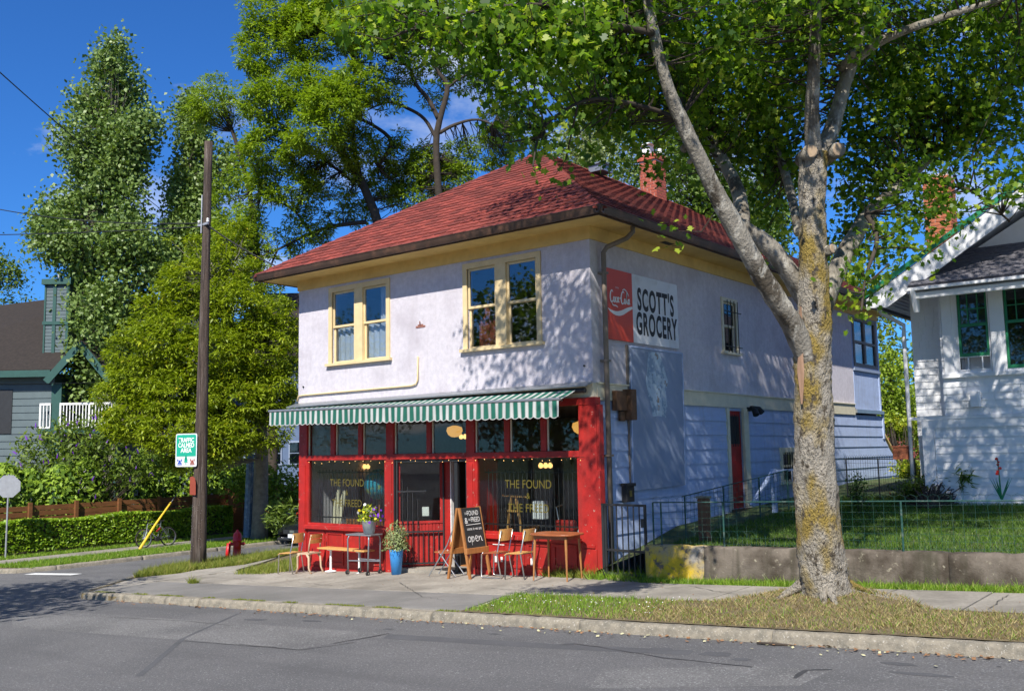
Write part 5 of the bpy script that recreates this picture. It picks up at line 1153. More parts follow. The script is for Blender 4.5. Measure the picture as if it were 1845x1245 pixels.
b = MB(); p = pp_(.2); b.add([p+(-.13, -.235, -.28), p+(.15, -.235, -.28), p+(.15, -.24, .06), p+(.1, -.24, .18), p+(.0, -.24, .22), p+(-.13, -.24, .2)], [(0, 1, 2, 3, 4, 5)]); b.build('tin_plate', MAT['sign_brown'], up)
st = MB()
for _ in range(60):
    f_ = random.uniform(.05, .16); a = random.uniform(-2.6, -.2); p = pp_(f_); r_ = .225-.11*min(1, f_*1.35)**.8; q = p+np.array([math.cos(a), math.sin(a), 0])*(r_+.001); st.lathe([(.0, -.008), (.008, 0), (0, .008)], q, 5)
st.build('staples', MAT['chrome'], up, kind='stuff')
# traffic sign
ts = thing('traffic_sign', 'green and white traffic calmed area sign on the utility pole', 'sign', pp_(.25))
u = np.array([.93, .36, 0]); u /= np.linalg.norm(u); nrm = np.array([u[1], -u[0], 0]); cpt = np.array([pp_(.27)[0]-.2, pp_(.27)[1]-.33, 2.53])
def sp(a, c, o=0.0): return cpt+u*a+np.array([0, 0, c])+nrm*o
w_, h_ = .34, .45
def rr(w_, h_, r_, z): return [sp(sx*(w_-r_)+r_*math.cos(a), sy*(h_-r_)+r_*math.sin(a), z) for sx, sy, a0 in ((1, 1, 0), (-1, 1, 90), (-1, -1, 180), (1, -1, 270)) for a in [rad(a0+k*22.5) for k in range(5)]]
b = MB(); b.prism(rr(w_, h_, .05, -.006), nrm*.006); b.build('plate', MAT['sign_white'], ts)
gp2 = rr(w_-.03, h_-.03, .04, .003); b = MB(); b.poly([p for p in gp2 if p[2] > cpt[2]-.2]+[sp(-w_+.03, -.17, .003), sp(w_-.03, -.17, .003)]); b.build('green_field', MAT['sign_green'], ts)
def stxt(s_, z, size, sx): return put_text('lettering', s_, size, MAT['white_paint'], ts, sp(0, z, .006), u, (0, 0, 1), sx=sx, bold=.004)
for tx, z, sx in (('TRAFFIC', .22, .8), ('CALMED', .08, .8), ('AREA', -.06, .85)):
    stxt(tx, z, .165, sx)
b = MB(); 
for (z0_, ww) in ((-.22, .1), (-.28, .12)): b.poly([sp(-ww/2, z0_-.05, .008), sp(ww/2, z0_-.05, .008), sp(0, z0_+.14, .008)])
b.poly([sp(-.008, -.4, .0085), sp(.008, -.4, .0085), sp(.008, -.3, .0085), sp(-.008, -.3, .0085)]); b.build('tree_emblem', MAT['sign_green'], ts)
for cx_, m_ in ((-.2, 'sign_blue'), (.2, 'sign_brown')):
    b = MB()
    for (a0, a1, c0, c1) in ((-.075, .075, -.4, -.375), (-.06, .06, -.36, -.325), (-.03, .03, -.32, -.27), (-.075, -.045, -.3, -.24), (.045, .075, -.3, -.24)): b.poly([sp(cx_+a0, c0, .007), sp(cx_+a1, c0, .007), sp(cx_+a1, c1, .007), sp(cx_+a0, c1, .007)])
    b.build('crest_emblem', MAT[m_], ts)
b = MB(); b.bar(cpt-nrm*.01-np.array([0, 0, .3]), cpt-nrm*.01+np.array([0, 0, .3]), .03, .02); b.bar(sp(.1, .2, -.02), pp_(.275), .03, .03); b.build('bracket', MAT['galv'], ts)
# hydrant
hp = G(427, 1007); hy = thing('fire_hydrant', 'red fire hydrant in the grass near the utility pole', 'hydrant', hp)
b = MB(); b.lathe([(.15, -.05), (.15, .04), (.115, .05), (.11, .5), (.14, .51), (.14, .55), (.12, .56), (.12, .68), (.1, .74), (.05, .79), (.035, .8), (.035, .84), (.0, .85)], hp, 18); b.build('barrel', MAT['hydrant_red'], hy, smooth=True)
for d_, ln, r_ in (((-.72, -.69, 0), .22, .065), ((.72, .69, 0), .2, .055), ((.69, -.72, 0), .2, .085)):
    d_ = np.array(d_); c_ = hp+np.array([0, 0, .44]); b = MB(); b.tube([c_+d_*.08, c_+d_*ln*.8], r_*.8, 12); b.tube([c_+d_*ln*.8, c_+d_*ln], r_, 12); b.tube([c_+d_*ln, c_+d_*(ln+.03)], .025, 5); b.build('nozzle', MAT['hydrant_red'], hy)
b = MB(); c_ = hp+np.array([-.16, -.17, 0]); b.tube([c_+(0, 0, .46), c_+(-.01, -.02, .2), c_+(-.02, -.02, -.02)], [.06, .07, .075], 10); b.build('side_standpipe', MAT['hydrant_red'], hy, smooth=True)
# stop sign seen from behind, at the far kerb
cs = at(15, 876, 32.5); ss = thing('road_sign', 'back of an octagonal road sign on a steel post by the hedge', 'sign', (cs[0], cs[1], -.8))
b = MB(); nv = np.array([.8, -.55, 0]); nv /= np.linalg.norm(nv); uv = np.array([-nv[1], nv[0], 0]); b.prism([cs+uv*.4*math.cos(rad(22.5+45*k))+np.array([0, 0, .4*math.sin(rad(22.5+45*k))]) for k in range(8)], nv*.006); b.build('plate', MAT['galv'], ss)
b = MB(); b.tube([cs-nv*.03+(0, 0, .4), (cs[0], cs[1], -1.1)], .03, 8); b.build('post', MAT['galv'], ss)
# guy-wire guard
ga_ = G(248, 990); gb_ = onX(308, 905, ga_[0]-.2); gy = thing('guy_guard', 'yellow plastic guy wire guard slanting out of the verge', 'guy guard', ga_)
b = MB(); b.tube([ga_-(0, 0, .1), ga_*.5+gb_*.5, gb_], [.05, .042, .032], 8); b.build('sleeve', MAT['yellow'], gy)
b = MB(); b.tube([gb_, gb_+(gb_-ga_)*2.8], .008, 5); b.build('guy_wire', MAT['galv'], gy)
# overhead wires
def wire(label, A, B, sag, r_=.02, ext=0):
    A = np.array(A); B = np.array(B); n = 24; b = MB(); b.tube([A+(B-A)*i/n-np.array([0, 0, sag*4*(i/n)*(1-i/n)]) for i in range(n+1)], r_, 5, False); tag(b.build('overhead_wire', MAT['black']), label, 'wire', 'overhead wires at the utility pole')
pw_ = pp_(.8); 
wire('black overhead wire climbing steeply to the upper left over the poplar', at(-40, 95, 30), at(300, 385, 60), .15, .022)
wire('thin black overhead wire reaching the pole bracket from the left', at(-60, 365, 34), pw_+(-.1, -.12, .05), .25, .016)
wire('lower black overhead wire reaching the pole bracket from the left', at(-60, 424, 34), pw_+(-.1, -.12, -.05), .05, .016)
wire('service wire from the pole bracket to the shop eave', pw_+(.1, -.1, 0), (XL-.2, 3.5, 6.75), .5, .02)
wire('pale cable stretched low across the side street', at(-60, 692, 34), at(330, 680, 48), .1, .016)
# bicycle
mk('guard_grey', (.16, .18, .2), .4, .1, 5)
def bicycle():
    t = thing('bicycle', 'dark bicycle with silver fork parked by the clipped hedge', 'bicycle', (0, 0, 0)); R_ = .335
    for x in (-.52, .52):
        w_ = MB(); n = 28; w_.tube([(x+R_*math.cos(a), 0, R_+R_*math.sin(a)) for a in np.linspace(0, 2*math.pi, n+1)], .02, 6, False); wh = w_.build('wheel', MAT['rubber'], t)
        s2 = MB()
        for a in np.linspace(0, math.pi, 9)[:-1]: s2.tube([(x+R_*math.cos(a), 0, R_+R_*math.sin(a)), (x-R_*math.cos(a), 0, R_-R_*math.sin(a))], .0025, 3, False)
        s2.build('spokes', MAT['galv'], wh, kind='stuff'); s2 = MB(); s2.tube([(x+(R_-.03)*math.cos(a), 0, R_+(R_-.03)*math.sin(a)) for a in np.linspace(0, 2*math.pi, n+1)], .012, 5, False); s2.build('rim', MAT['chrome'], wh); s2 = MB(); s2.tube([(x, -.05, R_), (x, .05, R_)], .025, 8); s2.build('hub', MAT['galv'], wh)
    BBx, ST_, HT, HB = (.05, 0, .28), (.2, 0, .78), (-.34, 0, .85), (-.38, 0, .68)
    b = MB(); b.tube([BBx, ST_], .016, 6); b.tube([ST_, HT], .017, 6); b.tube([BBx, HB], .02, 6); b.tube([HB, HT], .02, 6)
    for s_ in (-.04, .04): b.tube([BBx, (.52, s_, R_)], .009, 5); b.tube([(.19, 0, .75), (.52, s_, R_)], .009, 5)
    b.build('frame', MAT['guard_grey'], t)
    b = MB()
    for s_ in (-.05, .05): b.tube([HB, (-.42, s_, .58), (-.52, s_, R_)], .016, 6)
    b.build('fork', MAT['chrome'], t)
    b = MB(); b.tube([HT, (-.32, 0, .95), (-.36, 0, .97)], .014, 6); b.tube([(-.34, -.28, .99), (-.38, -.1, .97), (-.38, .1, .97), (-.34, .28, .99)], .014, 6); b.build('handlebar', MAT['black'], t)
    b = MB(); b.tube([ST_, (.22, 0, .9)], .013, 6); b.build('seat_post', MAT['chrome'], t)
    b = MB(); b.add([(.08, 0, .93), (.3, -.08, .94), (.36, -.06, .95), (.36, .06, .95), (.3, .08, .94), (.08, 0, .9), (.3, -.07, .9), (.34, 0, .9), (.3, .07, .9)], [(0, 1, 2, 3, 4), (0, 5, 6, 1), (1, 6, 7, 2), (2, 7, 3), (3, 7, 8, 4), (4, 8, 5, 0), (5, 8, 7, 6)]); b.build('saddle', MAT['black'], t)
    b = MB(); b.tube([(.05, -.04, .28), (.05, .04, .28)], .09, 14); b.tube([(.05, .06, .28), (.15, .08, .14)], .01, 5); b.build('crank', MAT['dark_metal'], t)
    b = MB(); b.tube([(.0, -.03, .55), (.15, -.03, .66)], .035, 8); b.build('lock', MAT['red_paint'], t)
    return t
bk = bicycle(); ba = G(258, 988); bb = G(310, 982); mid = (ba+bb)/2; bk.location = (mid[0]-.1, mid[1], float(gz(mid[0], mid[1]))+.0); bk.rotation_euler = (rad(-4), 0, math.atan2(bb[1]-ba[1], bb[0]-ba[0]))
# black car parked in the side street
def car():
    t = thing('parked_car', 'black sedan parked nose out in the side street', 'car', (0, 0, 0))
    # body: stations along y (front = -y); half width / heights
    st_ = [(-2.2, .62, .3, .55), (-2.12, .78, .22, .66), (-1.9, .86, .2, .76), (-1.2, .89, .2, .9), (-.7, .9, .2, .97), (.3, .9, .2, .99), (1.3, .89, .2, 1.0), (1.9, .85, .22, 1.0), (2.2, .75, .3, .9)]
    vs = []; n = 10
    for (y, w_, z0_, z1_) in st_:
        for (u_, v_) in ((-.86, 0), (-.98, .2), (-1, .5), (-.96, .82), (-.8, .97), (0, 1.03), (.8, .97), (.96, .82), (1, .5), (.98, .2), (.86, 0)): vs.append((u_*w_, y, z0_+(z1_-z0_)*v_))
    m = 11; fs = [(i*m+k, i*m+k+1, (i+1)*m+k+1, (i+1)*m+k) for i in range(len(st_)-1) for k in range(m-1)]+[tuple(range(m)), tuple(range((len(st_)-1)*m, len(st_)*m))[::-1]]
    body = MB().add(vs, fs).build('body', MAT['car_paint'], t, smooth=True)
    cs_ = [(-.85, .78, .93), (-.1, .62, 1.38), (.9, .6, 1.4), (1.75, .72, .98)]
    vs = []
    for (y, w_, z_) in cs_: vs += [(-w_-.04, y, .95), (-w_, y, z_), (0, y, z_+.03), (w_, y, z_), (w_+.04, y, .95)]
    m = 5; cab = MB().add(vs, [(i*m+k, i*m+k+1, (i+1)*m+k+1, (i+1)*m+k) for i in range(3) for k in range(m-1)]).build('cabin', MAT['glass_upper'], t)
    b = MB(); b.box((-.6, -.15, 1.385), (.6, .95, 1.43)); b.build('roof', MAT['car_paint'], t, bevel=.03)
    for s_ in (-1, 1):
        b = MB(); b.add([(s_*.5, -2.15, .56), (s_*.8, -1.98, .58), (s_*.86, -1.7, .72), (s_*.76, -1.85, .74), (s_*.52, -2.08, .67), (s_*.55, -2.05, .6)], [(0, 1, 2, 3, 4), (0, 4, 5)]); b.build('headlight', MAT['headlight'], t)
        for y in (-1.35, 1.35):
            b = MB(); b.tube([(s_*.72, y, .31), (s_*.9, y, .31)], .31, 18); w_ = b.build('wheel', MAT['rubber'], t); b = MB(); b.tube([(s_*.8, y, .31), (s_*.91, y, .31)], .2, 14); b.build('rim', MAT['chrome'], w_)
        b = MB(); b.box((s_*.93, -.65, .96), (s_*1.05, -.5, 1.08)); b.build('mirror', MAT['car_paint'], t, bevel=.02)
    b = MB(); b.box((-.42, -2.22, .46), (.42, -2.12, .6)); gr = b.build('grille', MAT['dark_metal'], t); b = MB(); b.box((-.1, -2.235, .49), (.1, -2.221, .58)); b.build('badge', MAT['chrome'], gr)
    b = MB(); b.box((-.16, -2.26, .32), (.16, -2.215, .45)); b.build('licence_plate', MAT['sign_white'], t)
    b = MB(); b.box((-.75, -2.2, .22), (.75, -2.08, .3)); b.build('bumper_lip', MAT['dark_metal'], t, bevel=.02)
    return t
cr2 = car(); cp = G(520, 984, -.13); cr2.location = (cp[0]+.0, cp[1]+2.1, float(gz(cp[0], cp[1]))-.13); cr2.rotation_euler = (0, 0, rad(8))

# ------------------------------------------------------------------ white house on the right
mk('gable_stucco', (.72, .72, .7), .9, .05, 4, .4, 60)
wh = thing('white_house', 'white shingled gabled house with green window sashes beyond the lawn', 'house', (8.5, 7.2, 1.0))
def Hh(b, name, mat, parent=wh, **k): return b.build(name, MAT[mat], parent, **k)
HX0, HX1, HYF, HYB = 3.72, 15.2, 7.4, 18.0; RX = (HX0+HX1)/2
ZE = 5.5; SL = .6
b = MB(); b.box((HX0, HYF, .4), (HX1, HYB, 5.75)); Hh(b, 'main_wall', 'house_white')
rz = 5.75+SL*(RX-HX0)-.25
b = MB(); b.prism([(HX0, HYF+.01, 5.752), (HX1, HYF+.01, 5.752), (RX, HYF+.01, rz)], (0, HYB-HYF-.02, 0)); Hh(b, 'gable_wall', 'gable_stucco')
# roof slabs
EX = HX0-.62; YO = 6.42
def zr(x): return 5.48+SL*(x-EX)
wr = None
for sgn in (1, -1):
    def mx_(x): return x if sgn == 1 else 2*RX-x
    b = MB(); pts = [(mx_(EX), YO, 5.48), (mx_(RX), YO, zr(RX)), (mx_(RX), HYB+.6, zr(RX)), (mx_(EX), HYB+.6, 5.48)]; b.prism([(p[0], p[1], p[2]+.05) for p in pts], (0, 0, .07)); o = Hh(b, 'roof_slope', 'slate'); wr = wr or o
    b = MB(); b.prism([(p[0], p[1]+(.06 if i < 2 else 0), p[2]) for i, p in enumerate(pts)], (0, 0, .045)); Hh(b, 'soffit_boarding', 'house_white')
    b = MB(); b.prism([(mx_(EX-.02), YO-.04, 5.36), (mx_(EX+.42), YO-.04, 5.33), (mx_(RX), YO-.04, zr(RX)-.28), (mx_(RX), YO-.04, zr(RX)+.1), (mx_(EX-.02), YO-.04, 5.55)], (0, .035, 0)); Hh(b, 'bargeboard', 'house_white')
    b = MB(); b.prism([(mx_(EX-.06), YO-.08, 5.56), (mx_(RX), YO-.08, zr(RX)+.12), (mx_(RX), YO-.08, zr(RX)+.24), (mx_(EX-.06), YO-.08, 5.68)], (0, .05, 0)); Hh(b, 'roof_edge', 'green_trim')
    b = MB(); b.bar((mx_(EX-.04), YO, 5.47), (mx_(EX-.04), HYB+.6, 5.47), .1, .12); Hh(b, 'gutter', 'dark_metal')
for k in range(9):
    b = MB(); x = EX+.1+k*.075; b.box((x, YO+.02, zr(x)-.02), (x+.068, HYB+.5, zr(x)-.012)); Hh(b, 'soffit_board', 'house_white', wr)
# chimney
p0 = onY(1661, 318, 8.9); p1 = onY(1708, 318, 8.9)
ch_ = MB(); ch_.box((p0[0]+.02, 8.92, 6.0), (p1[0]-.02, 9.48, p0[2])); ch_ = Hh(ch_, 'chimney', 'mortar', wr)
brickwork(ch_, p0[0], p1[0], 8.9, 9.5, 6.6, p0[2]-.02, 'brick_orange', bl=.24, bh=.085, j=.016, faces=('-y', '+x', '-x'))
# porch bay: projecting front with shed roof
BX0, BY = 4.42, 7.0
b = MB(); b.box((BX0, BY, .5), (HX1, HYF-.001, 5.85)); 
wins = [(4.8, 5.4), (5.72, 6.4), (6.72, 7.4), (7.72, 8.4), (8.72, 9.4)]
b = MB(); wall_y(b, BX0, HX1, .5, 5.8, BY, HYF-.001, [(a, c, 3.88, 5.58) for a, c in wins]); Hh(b, 'porch_front', 'house_white')
sr = [(4.02, 6.22, 5.66), (HX1+.3, 6.22, 5.66), (HX1+.3, 7.42, 6.5), (4.3, 7.42, 6.5)]
b = MB(); b.prism(sr, (0, 0, .05)); sroof = Hh(b, 'porch_roof', 'slate')
d_ = np.array([0, 1.2, .84]); L_ = np.linalg.norm(d_); d_ /= L_; nn_ = np.cross((1, 0, 0), d_); row = 0; y = 0.0
tabs = {}
while y < L_-.04:
    x = 4.05+y/L_*.28-(.12 if row % 2 else 0)
    while x < 9.5:
        w_ = random.choice((.22, .26, .3)); key = w_
        if key not in tabs:
            bb = MB(); bb.obox((w_/2-.003, .095, 0), ((w_-.006)/2, 0, 0), (0, .095, 0), (0, 0, .008)); m_ = bpy.data.meshes.new('porch_shingle'); m_.from_pydata(bb.v, [], bb.f); m_.materials.append(MAT['slate']); tabs[key] = m_
        o = bpy.data.objects.new('shingle', tabs[key]); COL.objects.link(o); o.parent = sroof
        c_ = np.array([max(x, 4.03+y/L_*.28), 6.2, 5.715])+d_*y+nn_*random.uniform(.004, .012)
        tilt = Matrix.Rotation(math.atan2(.84, 1.2)-.05, 4, 'X'); o.matrix_local = Matrix.Translation(Vector(c_)) @ tilt
        x += w_
    y += .135; row += 1
b = MB(); b.box((3.98, 6.12, 5.6), (HX1, 6.22, 5.66)); Hh(b, 'porch_fascia', 'house_white'); b = MB(); b.box((4.1, 6.23, 5.43), (HX1, 6.33, 5.55)); Hh(b, 'porch_beam', 'house_white')
b = MB(); b.prism([(4.1, 6.12, 5.6), (4.1, 6.3, 5.15), (4.1, 6.42, 5.15), (4.1, 6.5, 5.6)], (.09, 0, 0)); Hh(b, 'eave_bracket', 'house_white')
b = MB(); b.prism([(4.0, 6.3, 5.56), (HX1, 6.3, 5.56), (HX1, 7.4, 6.3), (4.0, 7.4, 6.3)], (0, 0, .02)); Hh(b, 'porch_soffit', 'house_white')
# window casings and sashes
for i, (a, c) in enumerate(wins):
    f = MB(); f.box((a-.02, BY-.03, 3.86), (a, BY+.1, 5.6)); f.box((c, BY-.03, 3.86), (c+.02, BY+.1, 5.6)); f.box((a-.02, BY-.03, 5.58), (c+.02, BY+.1, 5.62)); wn = Hh(f, 'window', 'house_white')
    open_ = .3 if i == 0 else 0.0; s_ = .05
    for (v0, v1, d0) in ((4.82, 5.58, .02), (3.88+open_, 4.87, -.02)):
        f = MB(); f.box((a, BY+d0, v0), (a+s_, BY+d0+.035, v1)); f.box((c-s_, BY+d0, v0), (c, BY+d0+.035, v1)); f.box((a+s_, BY+d0, v1-s_), (c-s_, BY+d0+.035, v1)); f.box((a+s_, BY+d0, v0), (c-s_, BY+d0+.035, v0+s_+.02))
        if v1 > 5:
            for k in (1, 2): xx = a+(c-a)*k/3; f.box((xx-.011, BY+d0+.005, v0+s_+.02), (xx+.011, BY+d0+.03, v1-s_))
            f.box((a+s_, BY+d0+.007, (v0+v1)/2-.011), (c-s_, BY+d0+.028, (v0+v1)/2+.011))
        f.build('sash', MAT['green_trim'], wn); g = MB(); g.box((a+s_, BY+d0+.04, v0+s_), (c-s_, BY+d0+.044, v1-s_)); g.build('pane', MAT['glass_house'], wn)
    if open_:
        f = MB(); f.box((a, BY-.01, 3.88), (c, BY+.02, 3.905)); f.box((a+.15, BY-.01, 3.905), (a+.17, BY+.02, 4.17)); f.box((c-.17, BY-.01, 3.905), (c-.15, BY+.02, 4.17)); f.box((a, BY-.01, 4.16), (c, BY+.02, 4.18)); f.build('insect_screen', MAT['house_white'], wn)
    mk('blind_%d' % i, (.55, .55, .52), .9, .05, 3) if i == 0 else None
    g = MB(); g.box((a, BY+.2, 4.2 if i == 0 else 3.9), (c, BY+.21, 4.75 if i == 0 else 5.0)); g.build('blind', MAT['blind_0'], wn)
b = MB(); b.box((BX0, HYF-.002, .5), (HX1, HYF+.0, .6)); 
for k, x in enumerate([4.56]+[(a+c)/2 for a, c in zip([w[1] for w in wins[:-1]], [w[0] for w in wins[1:]])]):
    b = MB(); w_ = .2 if k == 0 else .28; x = x+.02; b.box((x-w_/2, BY-.05, 3.82), (x+w_/2, BY-.001, 5.6)); Hh(b, 'pilaster', 'house_white')
b = MB(); b.box((BX0+.02, BY-.1, 3.74), (HX1, BY-.001, 3.815)); Hh(b, 'window_ledge', 'house_white')
b = MB(); b.box((HX0-.05, BY-.06, 2.86), (HX1, BY-.001, 2.93)); Hh(b, 'belt_course', 'house_white')
for k in range(12): b = MB(); z = .75+k*.172; b.add([(4.18, BY-.03, z), (HX1, BY-.03, z), (HX1, BY-.012, z+.18), (4.18, BY-.012, z+.18), (4.18, BY-.001, z), (HX1, BY-.001, z), (HX1, BY-.001, z+.18), (4.18, BY-.001, z+.18)], [(0, 1, 2, 3), (4, 7, 6, 5), (0, 4, 5, 1), (3, 2, 6, 7), (0, 3, 7, 4)]); Hh(b, 'siding_board', 'house_white')
b = MB(); b.box((3.93, BY-.045, .5), (4.17, BY-.0, 2.85)); b.box((4.171, BY-.05, 2.68), (HX1, BY-.03, 2.855)); Hh(b, 'porch_frame', 'house_white')
# shingle siding, one piece at a time
shm = {}
def shingles(x0, x1, y, z0, z1, st=.152):
    z = z0; row = 0
    while z < z1:
        x = x0
        while x < x1-.04:
            w_ = min(random.choice((.16, .2, .25, .3)), x1-x)
            if x1-(x+w_) < .08: w_ = x1-x
            key = round(w_, 2)
            if key not in shm:
                bb = MB().add([(0.002, -.022, 0), (key-.002, -.022, 0), (key-.002, -.004, st+.02), (.002, -.004, st+.02), (.002, 0, 0), (key-.002, 0, 0), (key-.002, 0, st+.02), (.002, 0, st+.02)], [(0, 1, 2, 3), (0, 4, 5, 1), (1, 5, 6, 2), (3, 2, 6, 7), (0, 3, 7, 4)])
                m_ = bpy.data.meshes.new('siding_shingle'); m_.from_pydata(bb.v, [], bb.f); m_.materials.append(MAT['house_white']); shm[key] = m_
            o = bpy.data.objects.new('siding_shingle', shm[key]); COL.objects.link(o); o.parent = wh; o.matrix_parent_inverse = Matrix.Translation(-Vector(wh.location)); o.location = (x, y-random.uniform(0, .004), z); x += w_
        z += st; row += 1
shingles(HX0, BX0, HYF, 2.5, 5.4); shingles(BX0+.0, 4.47, BY, 3.82, 5.4); shingles(BX0, 8.2, BY, 2.935, 3.72)
b = MB(); q = onY(1643, 545, 7.3); b.tube([(EX+.02, 7.05, 5.42), (EX+.1, 7.05, 5.3), (HX0-.1, 7.2, 5.0), (HX0-.12, 7.22, 4.8), (HX0-.12, 7.22, .9)], .045, 8); Hh(b, 'downpipe', 'house_white', smooth=True)
b = MB(); b.box((5.0, 6.75, 3.1), (5.16, 6.97, 3.42)); Hh(b, 'vent_hood', 'house_white')
b = MB(); b.box((3.6, 6.9, .3), (HX1, 6.96, .8)); Hh(b, 'foundation', 'concrete')
# red roofed garage in the gap
gr = thing('garage', 'small garage with a red shingled roof seen in the gap between houses', 'garage', (-2.5, 29, .3))
gc = at(1630, 830, 42); b = MB(); b.box((gc[0]-4, gc[1]-1.2, -.2), (gc[0]+4, gc[1]+4, gc[2]+.05)); b.build('wall', MAT['house_white'], gr)
b = MB(); b.prism([(gc[0]-4.4, gc[1]-1.6, gc[2]-.05), (gc[0]+4.4, gc[1]-1.6, gc[2]-.05), (gc[0]+4.4, gc[1]+1.4, gc[2]+1.45), (gc[0]-4.4, gc[1]+1.4, gc[2]+1.45)], (0, 0, .08)); b.build('roof', MAT['roof_far'], gr)
b = MB(); b.prism([(gc[0]-4.4, gc[1]+1.4, gc[2]+1.45), (gc[0]+4.4, gc[1]+1.4, gc[2]+1.45), (gc[0]+4.4, gc[1]+4.4, gc[2]-.05), (gc[0]-4.4, gc[1]+4.4, gc[2]-.05)], (0, 0, .08)); b.build('roof_back', MAT['roof_far'], gr)

# ------------------------------------------------------------------ houses across the side street (built square to their own lot)
FH = np.array([AF[0], AF[1], 0]); FH /= np.linalg.norm(FH); RH = np.array([FH[1], -FH[0], 0]); UP = np.array([0, 0, 1.0])
def lot(px_, py_, depth):
    o = at(px_, py_, depth); s_ = depth/FPX
    def L(x, y, back=0.0): return o+RH*(x-px_)*s_+UP*(py_-y)*s_+FH*back       # photo-sized units on a plane square to the lot
    return L, s_
ap = thing('apartment_house', 'grey sided apartment house with brown roof, clad chimney and white balcony rails', 'house', at(60, 930, 44))
L, s44 = lot(100, 800, 44)
def Lbox(name, x0, x1, y0, y1, b0, b1, mat, parent=ap): b = MB(); b.obox((L(x0, y0, b0)+L(x1, y1, b1))/2, RH*(x1-x0)*s44/2, FH*(b1-b0)/2, UP*(y0-y1)*s44/2); return b.build(name, MAT[mat], parent)
Lbox('wall', -260, 96, 960, 672, 0, 8, 'house_grey'); Lbox('wall', 96, 330, 960, 560, 2.6, 10, 'house_grey')
for k in range(22): Lbox('siding_board', -120, 95, 960-k*12.8, 960-k*12.8-11.5, -.03, -.002, 'house_grey')
b = MB(); b.prism([L(-260, 672, -.5), L(100, 672, -.5), L(150, 490, 5), L(-260, 535, 5)], UP*.15); b.build('roof', MAT['slate_dark'], ap)
b = MB(); b.prism([L(98, 690, -.7), L(150, 620, -.7), L(152, 500, 6), L(98, 560, 6)], UP*.12); b.build('roof_valley', MAT['slate_dark'], ap)
b = MB(); b.prism([L(150, 622, -.7), L(230, 700, -.7), L(230, 560, 6), L(152, 500, 6)], UP*.12); b.build('roof_valley', MAT['slate_dark'], ap)
Lbox('eave_board', -260, 97, 680, 668, -.62, -.52, 'trim_teal')
b = MB(); b.bar(L(93, 690, -.75), L(152, 622, -.75), .06, .32, up=UP); b.build('gable_board', MAT['trim_teal'], ap)
b = MB(); b.bar(L(150, 622, -.75), L(215, 700, -.75), .06, .32, up=UP); b.build('gable_board', MAT['trim_teal'], ap)
ck = Lbox('chimney', 62, 104, 640, 498, .6, 1.6, 'house_grey')
for x0, x1 in ((60, 63), (76, 82), (101, 106)): Lbox('corner_trim', x0, x1, 640, 505, .52, .6, 'trim_teal', ck)
Lbox('chimney_cap', 56, 110, 505, 495, .4, 1.8, 'trim_teal', ck); Lbox('band', 58, 106, 580, 574, .5, 1.7, 'trim_teal', ck); Lbox('flue', 74, 80, 495, 478, 1.0, 1.2, 'galv', ck)
for k in range(20): Lbox('chimney_board', 63, 101, 640-k*6.6, 640-k*6.6-5.8, .56, .598, 'house_grey', ck)
Lbox('balcony_post', 96, 114, 930, 690, -.35, .0, 'trim_teal'); Lbox('balcony_post', 206, 216, 930, 690, -.35, .0, 'trim_teal')
def rail(x0, x1, y0, y1):
    r_ = Lbox('balcony_rail', x0, x1, y1+4, y1, -.42, -.36, 'white_worn'); Lbox('bottom_rail', x0, x1, y0, y0-3, -.42, -.36, 'white_worn', r_)
    n = int((x1-x0)/5.5)
    for k in range(n+1): x = x0+k*(x1-x0)/n; w_ = 1.6 if k % 9 == 0 else .8; Lbox('baluster', x-w_, x+w_, y0+(5 if k % 9 == 0 else 0), y1, -.41, -.37, 'white_worn', r_)
rail(78, 96, 772, 727); rail(114, 206, 772, 727); rail(98, 205, 880, 845)
Lbox('balcony_slab', 76, 212, 782, 774, -.5, 2.6, 'trim_teal'); Lbox('balcony_door', 118, 150, 772, 695, 2.5, 2.58, 'dark_metal'); Lbox('balcony_door', 155, 190, 772, 695, 2.5, 2.58, 'dark_metal')
Lbox('lower_door', 120, 185, 900, 800, 2.5, 2.58, 'dark_metal'); Lbox('window', -30, 20, 780, 700, -.06, -.02, 'dark_metal')
bh = thing('blue_house', 'dark blue house with white framed windows behind the cedar hedge', 'house', at(520, 930, 48))
L, s48 = lot(500, 850, 50); s44 = s48
Lbox('wall', 400, 760, 940, 640, 0, 8, 'house_blue', bh)
b = MB(); b.prism([L(385, 645, -.8), L(780, 645, -.8), L(740, 500, 5), L(430, 500, 5)], UP*.15); b.build('roof', MAT['slate_dark'], bh)
for x0, x1, y0, y1 in ((486, 508, 838, 795), (520, 548, 838, 795), (440, 470, 838, 795)):
    w_ = Lbox('window', x0, x1, y0, y1, -.06, -.002, 'panel_blue', bh); g = Lbox('pane', x0+2.5, x1-2.5, y0-3, (y0+y1)/2+1, -.09, -.065, 'glass_house', w_); g = Lbox('pane', x0+2.5, x1-2.5, (y0+y1)/2-1, y1+3, -.09, -.065, 'glass_house', w_)
